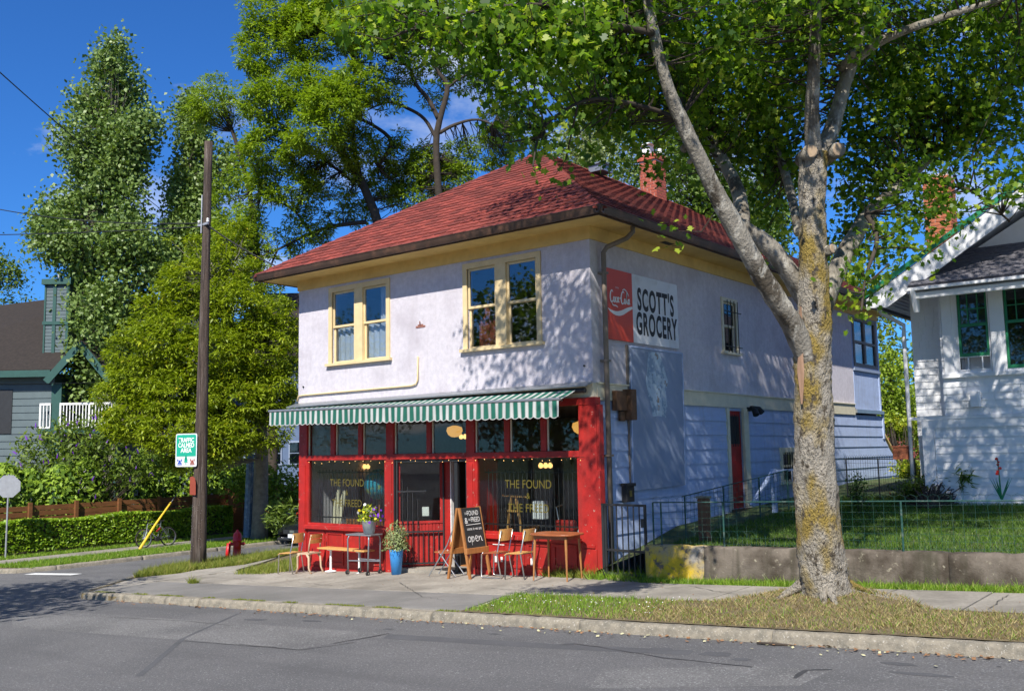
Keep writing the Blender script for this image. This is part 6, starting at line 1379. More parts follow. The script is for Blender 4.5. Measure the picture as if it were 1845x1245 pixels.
# ------------------------------------------------------------------ cedar-board fence, one board at a time
fn = thing('board_fence', 'low brown horizontal board fence behind the clipped hedge', 'fence', (-25.3, 4, -.75))
zb_ = -.72
for i in range(7):
    ya = -2.0+i*1.7
    for k in range(6):
        b = MB(); z = zb_+.25+k*.2+random.uniform(-.01, .01); b.box((-25.32, ya+.02, z+gz(-20, ya)*0+.01*ya), (-25.28, ya+1.68, z+.175+.01*ya)); b.build('fence_board', MAT['wood_fence'], fn)
    b = MB(); b.box((-25.27, ya-.06, zb_-.2), (-25.15, ya+.06, zb_+1.55)); b.build('fence_post', MAT['wood_fence'], fn)
b = MB(); b.box((-25.5, 9.75, zb_-.2), (-24.2, 9.95, zb_+1.75)); b.build('end_pier', MAT['wood_fence'], fn)
for k in range(7): b = MB(); b.box((-24.5-.0, 9.7, zb_+.1+k*.23), (-24.15, 9.745, zb_+.3+k*.23)); b.build('fence_board', MAT['wood_fence'], fn)
fn2 = thing('board_fence', 'darker receding stretch of board fence beyond the end pier', 'fence', (-25.3, 13, -.7))
for k in range(8):
    b = MB(); b.box((-25.3, 10.0, zb_+.1+k*.2), (-25.26, 16.5, zb_+.28+k*.2)); b.build('fence_board', MAT['wood_fence'], fn2)

# ------------------------------------------------------------------ vegetation
leafmat('leaf_maple', (.045, .11, .012), (.19, .31, .025), .5, .4, (.36, .44, .05), ccp=.9)
leafmat('leaf_ash', (.11, .18, .013), (.3, .41, .035), .3, .5, (.44, .5, .1), ccp=.9)
leafmat('leaf_poplar', (.07, .13, .022), (.24, .33, .09), .22, .45, (.36, .43, .2), ccp=.93)
leafmat('leaf_lime', (.12, .18, .01), (.34, .41, .025), .3, .5, (.55, .46, .04), ccp=.96)
leafmat('leaf_cedar', (.06, .13, .01), (.25, .37, .025), .15, .6)
leafmat('leaf_box', (.09, .19, .012), (.33, .47, .03), .25, .45)
leafmat('leaf_shrub', (.07, .12, .02), (.2, .28, .04), .3, .5)
leafmat('leaf_grey', (.16, .21, .08), (.36, .42, .2), .3, .6)
leafmat('leaf_bg', (.04, .09, .012), (.15, .22, .03), .3, .5)
def unit(n):
    v = RNG.normal(size=(n, 3)); return v/np.linalg.norm(v, axis=1, keepdims=True)
def leaf_cards(C, S, up=.35, ratio=.55, drop=0.0, normal=None):
    """bent two-triangle leaves around centres C with lengths S"""
    n = len(C); N_ = unit(n); N_[:, 2] += up; N_ += np.array(sdir)*.45
    if normal is not None: N_ += normal
    N_ /= np.linalg.norm(N_, axis=1, keepdims=True)
    A = unit(n); A -= N_*(A*N_).sum(1, keepdims=True); A /= np.linalg.norm(A, axis=1, keepdims=True)
    A[:, 2] -= drop; A /= np.linalg.norm(A, axis=1, keepdims=True)
    B = np.cross(N_, A); B /= np.linalg.norm(B, axis=1, keepdims=True)+1e-9; S = S[:, None]
    f_ = N_*S*.12
    V = np.stack([C-A*S*.5, C+B*S*ratio*.5+f_-A*S*.05, C+A*S*.5, C-B*S*ratio*.5+f_-A*S*.05], 1)
    return V
def cards_obj(name, V, mat, parent, rnd=None):
    n, k = V.shape[:2]; rnd = RNG.random(n) if rnd is None else rnd
    me = npmesh(name, V.reshape(-1, 3), np.arange(n*k).reshape(n, k), np.repeat(rnd, k)); o = link(me, name, MAT[mat], parent); o['kind'] = 'stuff'; return o
def rough_tube(P_, R_, n=20, amp=.06, freq=7, seed=0, sub=6):
    rs = np.random.default_rng(seed); P_ = [np.asarray(p, float) for p in P_]; Q = []; r_ = []
    for i in range(len(P_)-1):
        p0 = P_[max(i-1, 0)]; p1 = P_[i]; p2 = P_[i+1]; p3 = P_[min(i+2, len(P_)-1)]
        for k in range(sub):
            t = k/sub; Q.append(.5*((2*p1)+(-p0+p2)*t+(2*p0-5*p1+4*p2-p3)*t*t+(-p0+3*p1-3*p2+p3)*t**3)); r_.append(R_[i]+(R_[i+1]-R_[i])*t)
    Q.append(P_[-1]); r_.append(R_[-1])
    b = MB(); b.tube(Q, r_, n); m = len(Q); ph = rs.uniform(0, 6.28, 6); V = np.array(b.v).reshape(m, n, 3); c_ = np.array(Q)[:, None, :]
    ang = np.arange(n)*2*math.pi/n
    for i in range(m):
        w_ = 1+amp*(.5*np.sin(3*ang+ph[0]+i*.15)+.4*np.sin(freq*ang+ph[1]-i*.35)+.35*np.sin(2*ang+ph[2]+i*.5)+rs.normal(0, .4, n))
        V[i] = c_[i]+(V[i]-c_[i])*w_[:, None]
    b.v = [tuple(v) for v in V.reshape(-1, 3)]; return b
def px_limb(pts, depth, d2=None):
    """photo polyline (x, y, width px) at a depth -> 3-D points and radii"""
    n = len(pts); out = []; rr_ = []
    for i, (x, y, w_) in enumerate(pts):
        dd = depth if d2 is None else depth+(d2-depth)*i/(n-1)
        out.append(at(x, y, dd)); rr_.append(w_/2*dd/FPX)
    return out, rr_
def blob_points(blobs, n, shell=.5):
    """blobs: (px, py, rx px, ry px, depth, weight); points through ellipsoid volumes, denser near the surface"""
    w_ = np.array([b[2]*b[3]*b[5] for b in blobs], float); w_ /= w_.sum(); ks = RNG.choice(len(blobs), n, p=w_)
    u_ = unit(n)*(RNG.random((n, 1))**(1/3)*(1-shell)+shell*RNG.random((n, 1))**.25)
    out = np.zeros((n, 3)); nr = np.zeros((n, 3))
    for i, b in enumerate(blobs):
        k = ks == i; c_ = at(b[0], b[1], b[4]); s_ = b[4]/FPX; rz_ = (b[2]+b[3])/2*.8*s_
        out[k] = c_+u_[k, :1]*b[2]*s_*RH+u_[k, 1:2]*rz_*FH+u_[k, 2:]*b[3]*s_*UP
        nr[k] = u_[k, :1]*RH+u_[k, 1:2]*FH+u_[k, 2:]*UP
    return out, nr
def twigs_obj(P_, roots, r_, mat, parent, name='twig', every=1):
    b = MB()
    for p in P_[::every]:
        q = roots[np.argmin(np.linalg.norm(roots-p, axis=1))]; m_ = (p+q)/2+RNG.normal(0, .12, 3); b.tube([q, m_, p], [r_, r_*.6, r_*.25], 4, False)
    o = b.build(name, MAT[mat], parent); o['kind'] = 'stuff'; return o

# ---- the street maple
mp_ = thing('street_maple', 'large grey barked maple on the verge spreading over the shop roof', 'tree', (TREE[0], TREE[1], .25))
DT = 12.9
tr_pts = [(1496, 1112, 128), (1493, 1088, 104), (1487, 1055, 86), (1480, 1000, 80), (1472, 900, 75), (1467, 800, 70), (1464, 700, 65), (1464, 640, 63), (1468, 580, 60), (1466, 520, 54), (1464, 450, 48), (1463, 380, 45), (1465, 320, 48), (1468, 275, 50)]
dt0 = float((np.array([TREE[0], TREE[1], .25])-CAM)@AF)
Pt, Rt = px_limb(tr_pts, dt0); trunk = rough_tube(Pt, Rt, 36, .075, 9, 3, 10).build('trunk', MAT['bark_maple'], mp_, smooth=True)
limbs = [
 ([(1466, 285, 34), (1463, 200, 29), (1467, 120, 25), (1470, 20, 22), (1466, -140, 16)], 0, -1.0),
 ([(1474, 290, 34), (1500, 230, 30), (1522, 150, 28), (1545, 70, 24), (1562, -70, 18)], 0, .5),
 ([(1526, 120, 22), (1580, 78, 20), (1640, 52, 16), (1760, 12, 11), (1900, -30, 7)], .1, -1.0),
 ([(1462, 660, 44), (1428, 585, 44), (1395, 535, 42), (1362, 480, 40), (1328, 418, 39), (1290, 348, 35), (1260, 285, 31), (1225, 210, 28), (1198, 140, 25), (1176, 50, 22), (1150, -90, 16)], -.05, -1.4),
 ([(1468, 560, 44), (1425, 495, 40), (1385, 445, 38), (1345, 418, 34), (1318, 398, 30)], .25, .0),
 ([(1474, 590, 38), (1500, 505, 36), (1532, 440, 36), (1568, 385, 30), (1635, 322, 22), (1720, 245, 18), (1800, 165, 12), (1880, 120, 7)], .3, 3.0),
 ([(1340, 420, 28), (1330, 345, 28), (1290, 265, 24), (1262, 170, 20), (1240, 50, 16), (1220, -80, 10)], .3, 3.2),
 ([(1440, 420, 20), (1420, 330, 18), (1390, 250, 14), (1350, 150, 12), (1320, 40, 9)], .6, 3.5),
 ([(1176, 60, 14), (1080, 40, 12), (980, 10, 9), (860, 20, 6), (720, 60, 4)], -1.3, -3.0),
 ([(1225, 215, 10), (1150, 190, 9), (1060, 180, 7), (980, 230, 5), (960, 300, 3)], -.6, -2.5),
 ([(1635, 322, 14), (1700, 330, 9), (1760, 350, 6), (1820, 400, 4)], 1.6, .6),
 ([(1562, 385, 14), (1580, 430, 9), (1560, 500, 6), (1552, 560, 4)], .6, -.6)]
roots = [np.array(Pt[-1])]
for i, (pts, d0, d1) in enumerate(limbs):
    p_, r_ = px_limb(pts, dt0+d0, dt0+d1); r_ = [q_*.88 for q_ in r_]; rough_tube(p_, r_, 18 if i < 8 else 8, .09, 6, i+10).build('limb', MAT['bark_pale' if i < 8 else 'bark_dark'], mp_, smooth=True)
    for a, c_ in zip(p_[:-1], p_[1:]):
        for f_ in (0, .25, .5, .75): roots.append(a+(c_-a)*f_)
roots = np.array(roots)
# pruned stubs with pale cut faces, and the open wound
for (x, y, r_, dx, dy) in ((1459, 275, 13, -.2, -.1), (1503, 272, 13, .25, -.1), (1543, 22, 9, .1, 0), (1532, 104, 6, 0, 0), (1489, 452, 9, .6, .1), (1221, 185, 4, .1, 0), (1246, 253, 6, .3, 0), (1257, 277, 4, .3, 0)):
    s_ = dt0/FPX; c_ = at(x, y, dt0-.12); dr = -FH*.8+RH*dx+UP*dy; dr /= np.linalg.norm(dr); b = MB(); b.tube([c_-dr*.12+FH*.25, c_+dr*.1], [r_*1.25*s_, r_*s_*1.0], 12); sb_ = b.build('stub', MAT['bark_pale'], mp_, smooth=True); b = MB(); b.tube([c_+dr*.099, c_+dr*.106], [r_*s_*.95, r_*s_*.8], 12); b.build('cut_face', MAT['cut_wood'], sb_)
wv = []
for (x0, x1, y) in ((1441, 1444, 552), (1437, 1446, 580), (1435, 1448, 612), (1438, 1447, 640), (1436, 1449, 668), (1440, 1448, 700), (1443, 1446, 728)):
    for x in (x0, (x0+x1)/2, x1):
        k = np.interp(y, [q[1] for q in tr_pts][::-1], [q[2] for q in tr_pts][::-1])/2; cx_ = np.interp(y, [q[1] for q in tr_pts][::-1], [q[0] for q in tr_pts][::-1]); t_ = min(.97, abs(x-cx_)/k); wv.append(at(x, y, dt0-(k*math.sqrt(1-t_*t_)*1.08+1)*dt0/FPX))
MB().add(wv, [(3*i+j, 3*i+j+1, 3*i+j+4, 3*i+j+3) for i in range(6) for j in range(2)]).build('bark_wound', MAT['wound_wood'], mp_, smooth=True)
for k in range(9):
    a = RNG.uniform(0, 6.28); r0 = .28; L_ = RNG.uniform(.25, .5); c_ = np.array([TREE[0], TREE[1], 0]); q = lambda r_: np.array([c_[0]+math.cos(a)*r_, c_[1]+math.sin(a)*r_, 0]); p1, p2, p3 = q(r0), q(r0+L_*.5), q(r0+L_)
    rough_tube([p1+(0, 0, float(vz(p1[0], p1[1]))+.1), p2+(0, 0, float(vz(p2[0], p2[1]))+.01), p3+(0, 0, float(vz(p3[0], p3[1]))-.05)], [.07, .04, .012], 8, .15, 5, k, 4).build('root', MAT['bark_maple'], mp_, smooth=True)
# leaves: sprays hung on a crown volume
blobs = [(590, 35, 45, 30, 10.5, .14), (660, 50, 70, 40, 10.3, .2), (760, 45, 80, 55, 10.2, .24), (850, 60, 80, 75, 10.3, .32), (930, 100, 60, 100, 10.6, .45), (962, 235, 30, 60, 11, .5), (905, 190, 30, 35, 10.8, .35),
 (1010, 70, 90, 80, 11, .8), (1080, 150, 80, 90, 12.2, .9), (1110, 50, 100, 70, 12, .9), (1075, 265, 50, 30, 12.4, .35), (1150, 200, 70, 70, 13.4, .8), (1195, 300, 45, 40, 14, .4), (1250, 60, 110, 90, 12.5, .8), (1300, 200, 100, 110, 14.5, .9), (1350, 320, 80, 80, 15, .7), (1390, 420, 45, 50, 15.5, .45),
 (1400, 110, 90, 110, 13.8, .8), (1400, 250, 70, 100, 15, .8), (1500, 30, 100, 60, 12.3, .6), (1580, 180, 80, 100, 14.6, .9), (1565, 300, 70, 80, 15, .9), (1540, 420, 40, 60, 14.6, .6), (1553, 535, 22, 50, 12.8, .6), (1660, 120, 90, 100, 14.5, .8), (1690, 240, 85, 70, 15, .8), (1650, 350, 55, 60, 13.6, .55), (1615, 440, 45, 45, 13.2, .45), (1570, 470, 30, 35, 13.6, .35), (1715, 380, 35, 35, 13.4, .3),
 (1780, 90, 90, 110, 14, .8), (1800, 215, 80, 65, 14.4, .8), (1840, 330, 40, 40, 12.8, .5), (1760, 300, 40, 30, 13.6, .3), (1335, 492, 6, 9, 11.8, .35), (1205, 415, 14, 10, 12.4, .15), (1005, 320, 35, 12, 12.2, .3), (1690, 455, 18, 12, 12.8, .25), (1440, 40, 90, 80, 14, .6), (1215, 150, 60, 90, 13.5, .6), (1600, 60, 80, 60, 15, .6)]
tw_, tn = blob_points(blobs, 2800, .3)
# the rest of the crown above and behind the frame, as the tree has it
n2 = 4200; u_ = unit(n2)*(RNG.random((n2, 1))**.4); cw_ = np.array([5.0, -1.9, 10.4])+u_*np.array([6.2, 5.6, 3.8])
pj = np.array([px(p) for p in cw_]); cw_ = cw_[(pj[:, 1] < 10) | (pj[:, 0] > 1850)]
# extra sprays added along the sun's rays to shade the side wall
n3 = 9000; wp3 = np.stack([np.zeros(n3), RNG.uniform(0, 13, n3), RNG.uniform(.6, 5.6, n3)], 1)+np.array(sdir)*RNG.uniform(6, 17, (n3, 1))
e3 = (((wp3-np.array([4.6, -1.6, 10.3]))/np.array([6.0, 6.2, 4.0]))**2).sum(1) < 1; p3 = np.array([px(p) for p in wp3]); wp3 = wp3[e3 & ((p3[:, 1] < 60) | ((p3[:, 0] > 1040) & (p3[:, 1] < 230)))][:750]
n4 = 2600; wp4 = np.stack([RNG.uniform(-3.2, .1, n4), np.zeros(n4), RNG.uniform(3.6, 5.9, n4)], 1)+np.array(sdir)*RNG.uniform(7, 15, (n4, 1)); wp5 = np.stack([RNG.uniform(-3.2, .6, n4), RNG.uniform(0, 2.6, n4), RNG.uniform(6.8, 8.6, n4)], 1)+np.array(sdir)*RNG.uniform(5, 12, (n4, 1))  # extra sprays added sunward to dapple the shop front and front roof
wp4 = np.concatenate([wp4[:1500], wp5[:1300]]); e4 = (((wp4-np.array([3.4, -2.6, 10.0]))/np.array([6.4, 6.2, 4.4]))**2).sum(1) < 1; p4 = np.array([px(p) for p in wp4]); wp4 = wp4[e4 & (p4[:, 1] < 100) & (p4[:, 0] > 620)]; wp4 = wp4[RNG.permutation(len(wp4))[:520]]
n6 = 1500; wp6 = np.stack([RNG.uniform(3.9, 9, n6), np.full(n6, 7.0), RNG.uniform(.8, 3.0, n6)], 1)+np.array(sdir)*RNG.uniform(8, 16, (n6, 1)); p6 = np.array([px(p) for p in wp6]); wp6 = wp6[((p6[:, 1] < 40) | (p6[:, 0] > 1860)) & ((((wp6-np.array([7, -1, 10]))/np.array([6, 5, 4]))**2).sum(1) < 1)][:420]  # extra unseen sprays added to shade the lower white house
cw_ = np.concatenate([cw_, wp3, wp4, wp6]); cw_ = cw_[((cw_-CAM)@AF) > 10.2]
tw_ = np.concatenate([tw_, cw_]); tn = np.concatenate([tn, np.zeros_like(cw_)])
# keep the left half of the shop front in the sun, as the photograph shows
sd = np.array(sdir); 
tt = (tw_[:, 1]-0)/sd[1]; hit = tw_-sd*tt[:, None]
onf = (tw_[:, 1] < 0) & (hit[:, 0] < -3.6-.4*RNG.normal(size=len(tw_))) & (hit[:, 0] > -9) & (hit[:, 2] > 0) & (hit[:, 2] < 6.6)
# ... and most of the right roof slope
ks = (APZ-ZR0)/(E_R-MIDX); tq = (tw_[:, 2]-ZR0-ks*(E_R-tw_[:, 0]))/(sd[2]+ks*sd[0]); hr = tw_-sd*tq[:, None]
onr = (tq > 0) & (hr[:, 0] > MIDX) & (hr[:, 0] < -.3) & (hr[:, 1] > .7) & (hr[:, 1] < 15) & (RNG.random(len(tw_)) < .98)
onf = onf | onr
tw_ = tw_[~onf]; tn = tn[~onf]
K = 11; n = len(tw_); cen = np.repeat(tw_, K, 0)+RNG.normal(0, 1, (n*K, 3))*np.array([.17, .17, .13])
S_ = RNG.uniform(.06, .125, n*K)
# five-lobed leaf outline
def maple_leaves(C, S):
    n = len(C); N_ = unit(n); N_[:, 2] += .55; N_ /= np.linalg.norm(N_, axis=1, keepdims=True); A = unit(n); A[:, 2] -= .7; A -= N_*(A*N_).sum(1, keepdims=True); A /= np.linalg.norm(A, axis=1, keepdims=True); B = np.cross(N_, A)
    out = [(-.5, 0), (-.32, .34), (-.08, .22), (.02, .52), (.2, .2), (.55, 0), (.2, -.2), (.02, -.52), (-.08, -.22), (-.32, -.34)]
    return np.stack([C+A*(p[0]*S)[:, None]+B*(p[1]*S)[:, None]-N_*((.22*abs(p[1])+.12*max(p[0], 0))*S)[:, None] for p in out], 1)
cards_obj('crown', maple_leaves(cen, S_), 'leaf_maple', mp_)
twigs_obj(tw_, roots, .014, 'bark_dark', mp_, every=3)

# ---- trees beyond
def make_tree(name, label, blobs, n, leaf, mat, base, trunk_pts=None, depth=40, bark='bark_dark', star=0, up=.3, ratio=.5, spread=.3, drop=0.0, limbs=(), group=None, twig=.02, K=10, shell=.4, tw_every=4, sep=None):
    """crown of leaf sprays through blob volumes, trunk and limbs"""
    t = thing(name, label, 'tree', base, group)
    tp, _n = blob_points(blobs, n, shell); roots_ = []
    tp = tp[(np.sin(tp[:, 0]*1.9+1)*np.sin(tp[:, 1]*2.1+2)+np.sin(tp[:, 2]*2.3)*np.sin(tp[:, 0]*1.3-tp[:, 1]*1.1)) > RNG.uniform(-1.5, -.15, len(tp))]      # clumps and gaps
    if sep is not None: tp = tp[[not sep(*px(p)) for p in tp]]
    allp = ([trunk_pts] if trunk_pts else [])+list(limbs)
    for i, pts in enumerate(allp):
        p_, r_ = px_limb(pts, depth); 
        if i == 0: p_.insert(0, np.array([base[0], base[1], base[2]-.3])); r_.insert(0, r_[0]*1.15)
        rough_tube(p_, r_, 10, .05, 5, i, 4).build('trunk' if i == 0 else 'limb', MAT[bark], t, smooth=True)
        for a, c_ in zip(p_[:-1], p_[1:]):
            for f_ in (0, .33, .66): roots_.append(a+(c_-a)*f_)
    cen = np.repeat(tp, K, 0)
    if star:
        # pinnate sprays: leaflets radiating from the twig tip and drooping
        d_ = unit(len(cen)); d_[:, 2] = d_[:, 2]*.5-.1; d_ /= np.linalg.norm(d_, axis=1, keepdims=True); S_ = leaf*RNG.uniform(.7, 1.3, len(cen)); r_ = star*RNG.uniform(.3, 1, len(cen))
        C_ = cen+d_*r_[:, None]; side = np.cross(d_, UP+RNG.normal(0, .3, (len(cen), 3))); side /= np.linalg.norm(side, axis=1, keepdims=True)+1e-9; nn2 = np.cross(side, d_)
        V = np.stack([C_-d_*S_[:, None]*.5, C_+side*S_[:, None]*ratio*.5+nn2*S_[:, None]*.05, C_+d_*S_[:, None]*.5-UP*S_[:, None]*.15, C_-side*S_[:, None]*ratio*.5+nn2*S_[:, None]*.05], 1)
    else:
        C_ = cen+RNG.normal(0, spread, cen.shape); V = leaf_cards(C_, leaf*RNG.uniform(.7, 1.35, len(C_)), up, ratio, drop)
    rnd = np.clip(np.repeat(RNG.random(len(tp)), K)*.5+RNG.random(len(cen))*.5, 0, 1)
    cards_obj('crown', V, mat, t, rnd)
    if roots_: twigs_obj(tp, np.array(roots_), twig, bark, t, every=tw_every)
    return t
def spire(cx_, top, bot, hw, depth, n=22, seed=0, skew=0.0):
    """columnar crown as many upright plumes"""
    rs = np.random.default_rng(seed); out = []
    for i in range(n):
        t = (i+.5)/n; y = top+(bot-top)*t; w_ = hw*min(1, (t*2.0)**.75)*(1-.25*max(0, t-.75)/.25)
        for k in range(3): x = cx_+skew*(t)+rs.uniform(-.8, .8)*w_; out.append((x, y+rs.uniform(-14, 14), max(12, w_*.36), max(26, (bot-top)/n*1.25), depth+rs.uniform(-.04, .04)*depth*w_/hw, .8))
    return out
gb0 = lambda p: np.array([p[0], p[1], -.75])
make_tree('poplar_tree', 'tall pointed poplar with silvery green leaves rising beside the apartment house', spire(205, 80, 330, 78, 47, 12, 1)+spire(200, 190, 690, 105, 47, 19, 2)+[(100, 400, 40, 60, 46, 1), (130, 250, 40, 40, 46, .8), (95, 430, 38, 70, 46, .9), (160, 600, 70, 90, 45, 1), (190, 690, 60, 70, 45, .8)], 6400, .19, 'leaf_poplar', gb0(at(195, 900, 47)), [(195, 880, 26), (200, 780, 22), (205, 600, 18), (205, 400, 12), (203, 150, 5)], 47, 'bark_grey', up=.1, ratio=.75, spread=.34, K=11, drop=.3, sep=lambda x, y: x < 124 and y > 470)
make_tree('poplar_tree', 'narrow poplar standing behind the utility pole', spire(345, 190, 640, 62, 50, 18, 3)+[(410, 310, 30, 50, 50, .8), (300, 480, 30, 60, 49, .6)], 3400, .19, 'leaf_poplar', gb0(at(350, 900, 50)), [(350, 880, 24), (350, 700, 18), (348, 450, 12), (346, 250, 5)], 50, 'bark_grey', up=.1, ratio=.75, spread=.34, K=11, drop=.3)
make_tree('ash_tree', 'feathery ash branch cluster above the top of the utility pole', [(385, 180, 50, 50, 44, 1), (350, 215, 30, 35, 44, .8), (420, 215, 30, 28, 44, .6), (415, 420, 40, 60, 43, .7), (430, 500, 40, 50, 43, .7), (400, 340, 26, 40, 43, .6), (455, 430, 30, 60, 42.5, .8), (440, 300, 28, 50, 42.5, .7), (480, 540, 35, 60, 42.5, .8)], 1100, .16, 'leaf_ash', gb0(at(480, 900, 43)), [(490, 800, 22), (470, 560, 16), (450, 350, 9), (400, 180, 5)], 44, star=.26, ratio=.34, K=16)
ash = [(470, 90, 50, 60, 41, 1), (560, 60, 80, 60, 41, 1), (660, 50, 80, 50, 40, 1), (480, 180, 55, 45, 40, 1), (560, 160, 70, 55, 40, 1), (640, 150, 60, 50, 40, 1), (740, 60, 70, 45, 42, .8), (490, 260, 55, 40, 40, 1), (570, 240, 60, 45, 39, 1), (600, 190, 60, 50, 39, 1), (640, 260, 50, 40, 41, .8), (520, 330, 60, 50, 41, .9), (600, 320, 60, 50, 42, .8), (560, 400, 50, 40, 42, .7), (470, 320, 30, 40, 41, .6), (450, 400, 30, 50, 42, .5), (500, 440, 30, 30, 42, .4), (700, 330, 45, 45, 43, .8), (760, 300, 40, 45, 43, .8), (740, 350, 60, 30, 43, .7), (850, 280, 60, 40, 44, .8), (810, 320, 60, 40, 43, .8), (690, 280, 35, 35, 42, .6), (700, 180, 35, 25, 41, .5), (720, 120, 60, 40, 42, .6), (900, 240, 40, 30, 44, .6), (880, 180, 40, 40, 45, .5), (640, 380, 40, 30, 43, .6), (820, 130, 50, 40, 45, .5), (780, 180, 25, 22, 43, .25), (520, 20, 90, 40, 41, 1), (680, 0, 120, 40, 41, 1), (850, 30, 120, 60, 43, .8), (900, 290, 45, 30, 44, .8), (930, 200, 40, 50, 45, .6), (950, 270, 30, 30, 45, .6), (780, 300, 60, 30, 43, .7), (870, 120, 40, 40, 45, .4), (720, 250, 25, 20, 42, .4), (430, 460, 40, 60, 42, .6), (560, 450, 60, 30, 43, .5)]
ash_limbs = [[(657, 341, 14), (617, 277, 11), (585, 215, 8), (555, 130, 6), (540, 40, 3)], [(649, 321, 10), (637, 257, 8), (640, 190, 6), (655, 110, 4)], [(680, 300, 8), (705, 257, 8), (670, 225, 6), (620, 205, 4)], [(800, 430, 15), (790, 340, 13), (786, 257, 12), (792, 217, 11), (806, 157, 9), (786, 124, 6), (770, 60, 4)], [(790, 215, 9), (772, 180, 8), (750, 153, 7), (735, 120, 5), (690, 105, 3)], [(786, 250, 7), (765, 215, 6), (735, 196, 6), (700, 185, 4), (660, 200, 2)], [(792, 240, 7), (820, 225, 6), (860, 216, 4), (900, 230, 2)], [(805, 160, 6), (830, 140, 4), (870, 120, 3), (910, 60, 2)], [(660, 400, 9), (600, 408, 7), (550, 425, 6), (500, 450, 4), (450, 470, 2)], [(560, 420, 5), (530, 380, 4), (490, 360, 3), (460, 350, 2)], [(640, 330, 6), (560, 270, 5), (500, 220, 3), (470, 180, 2)], [(500, 450, 4), (480, 500, 3), (470, 540, 2)]]
make_tree('ash_tree', 'large spreading ash tree rising behind the red roof', ash, 6600, .2, 'leaf_ash', gb0(at(700, 860, 42)), [(705, 700, 26), (700, 500, 22), (680, 400, 18), (657, 341, 15), (650, 320, 12)], 42, star=.3, ratio=.32, K=17, limbs=ash_limbs, shell=.5, tw_every=2, twig=.022)
lime = [(340, 520, 60, 60, 36, 1), (420, 560, 70, 70, 36, 1), (300, 620, 70, 60, 35, 1), (380, 640, 80, 60, 35, 1), (460, 640, 70, 60, 36, 1), (250, 690, 60, 50, 35, 1), (330, 710, 80, 50, 34.5, 1), (420, 720, 80, 50, 35, 1), (490, 700, 50, 60, 36, 1), (240, 760, 60, 40, 34.5, 1), (320, 780, 80, 40, 34, 1), (400, 790, 70, 45, 34.5, 1), (470, 770, 60, 50, 35.5, .8), (380, 470, 45, 40, 37, .7), (450, 500, 40, 40, 37, .7), (270, 560, 35, 40, 36, .6), (500, 600, 35, 40, 37, .7), (420, 430, 35, 40, 38, .5), (350, 830, 60, 25, 34.5, .5), (215, 640, 30, 40, 35.5, .6), (520, 650, 25, 60, 37, .6), (500, 560, 30, 30, 37, .6), (228, 600, 20, 26, 35.5, .5), (292, 500, 24, 26, 36.5, .5), (185, 705, 24, 20, 35, .5), (528, 730, 18, 30, 37, .5), (355, 440, 22, 26, 37.5, .5), (535, 590, 16, 30, 37.5, .5), (205, 770, 26, 18, 34.5, .5), (300, 440, 14, 20, 37, .3)]
make_tree('golden_ash_tree', 'yellow green broad street tree leaning over the hedge across the side street', lime, 6000, .17, 'leaf_lime', np.array([-21.2, 8.3, -.7]), [(468, 950, 30), (470, 860, 26), (468, 760, 22), (440, 660, 15), (410, 560, 10), (390, 480, 5)], 37.2, 'bark_grey', star=.24, ratio=.36, K=15, limbs=[[(466, 760, 14), (400, 720, 10), (320, 690, 7), (250, 690, 4)], [(450, 690, 10), (370, 640, 8), (300, 600, 4)]], tw_every=3)
make_tree('slender_tree', 'pale barked small tree stem in front of the apartment balcony', [(215, 760, 30, 30, 41, 1), (200, 720, 35, 40, 41, 1)], 160, .15, 'leaf_lime', gb0(at(196, 900, 41)), [(196, 890, 16), (197, 840, 13), (215, 780, 8), (240, 740, 4)], 41, 'bark_pale', star=.22, ratio=.36, K=14)
# tree guard and pale post at the golden ash
b = MB(); q0 = np.array([-21.5, 8.0, -.75]); b.tube([q0, q0+(.06, .05, 3.2)], [.16, .14], 10); tg = thing('guard_post', 'blue grey wrapped post beside the street tree trunk', 'post', q0); mk('guard_blue', (.1, .17, .27), .5, .3, 8, col2=(.4, .45, .5), c2=.66, c2scale=4); b.build('shaft', MAT['guard_blue'], tg)
b = MB(); b.tube([q0+(.06, .05, 3.2), q0+(.06, .05, 3.26)], [.15, .1], 10); b.build('cap', MAT['guard_blue'], tg)
# right-hand background
make_tree('silver_tree', 'pale silvery green tree behind the red roof ridge', [(1060, 240, 60, 60, 46, 1), (1020, 290, 40, 40, 46, .7), (1090, 300, 70, 40, 45, 1), (1050, 180, 40, 30, 47, .6), (1120, 200, 50, 50, 47, .5)], 620, .2, 'leaf_grey', gb0(at(1070, 860, 46)), [(1070, 800, 20), (1070, 400, 14), (1065, 250, 6)], 46, 'bark_grey', spread=.28, K=12)
make_tree('background_tree', 'dark green leafy tree behind the shop chimney', [(1190, 330, 90, 90, 44, 1), (1290, 380, 80, 90, 43, 1), (1370, 450, 70, 70, 42, 1), (1250, 250, 90, 80, 46, .8), (1400, 360, 80, 80, 46, .8)], 1500, .22, 'leaf_bg', gb0(at(1290, 860, 44)), [(1290, 800, 24), (1290, 500, 16), (1280, 350, 8)], 44, spread=.4, K=12)
make_tree('background_tree', 'bright green tree behind the shop porch and gable', [(1530, 525, 50, 40, 40, 1), (1580, 560, 40, 40, 40, 1), (1480, 500, 50, 50, 42, .8), (1600, 520, 20, 25, 40, .6)], 460, .18, 'leaf_lime', gb0(at(1540, 860, 40)), [(1540, 800, 18), (1535, 650, 12), (1535, 560, 6)], 40, spread=.3, K=12)
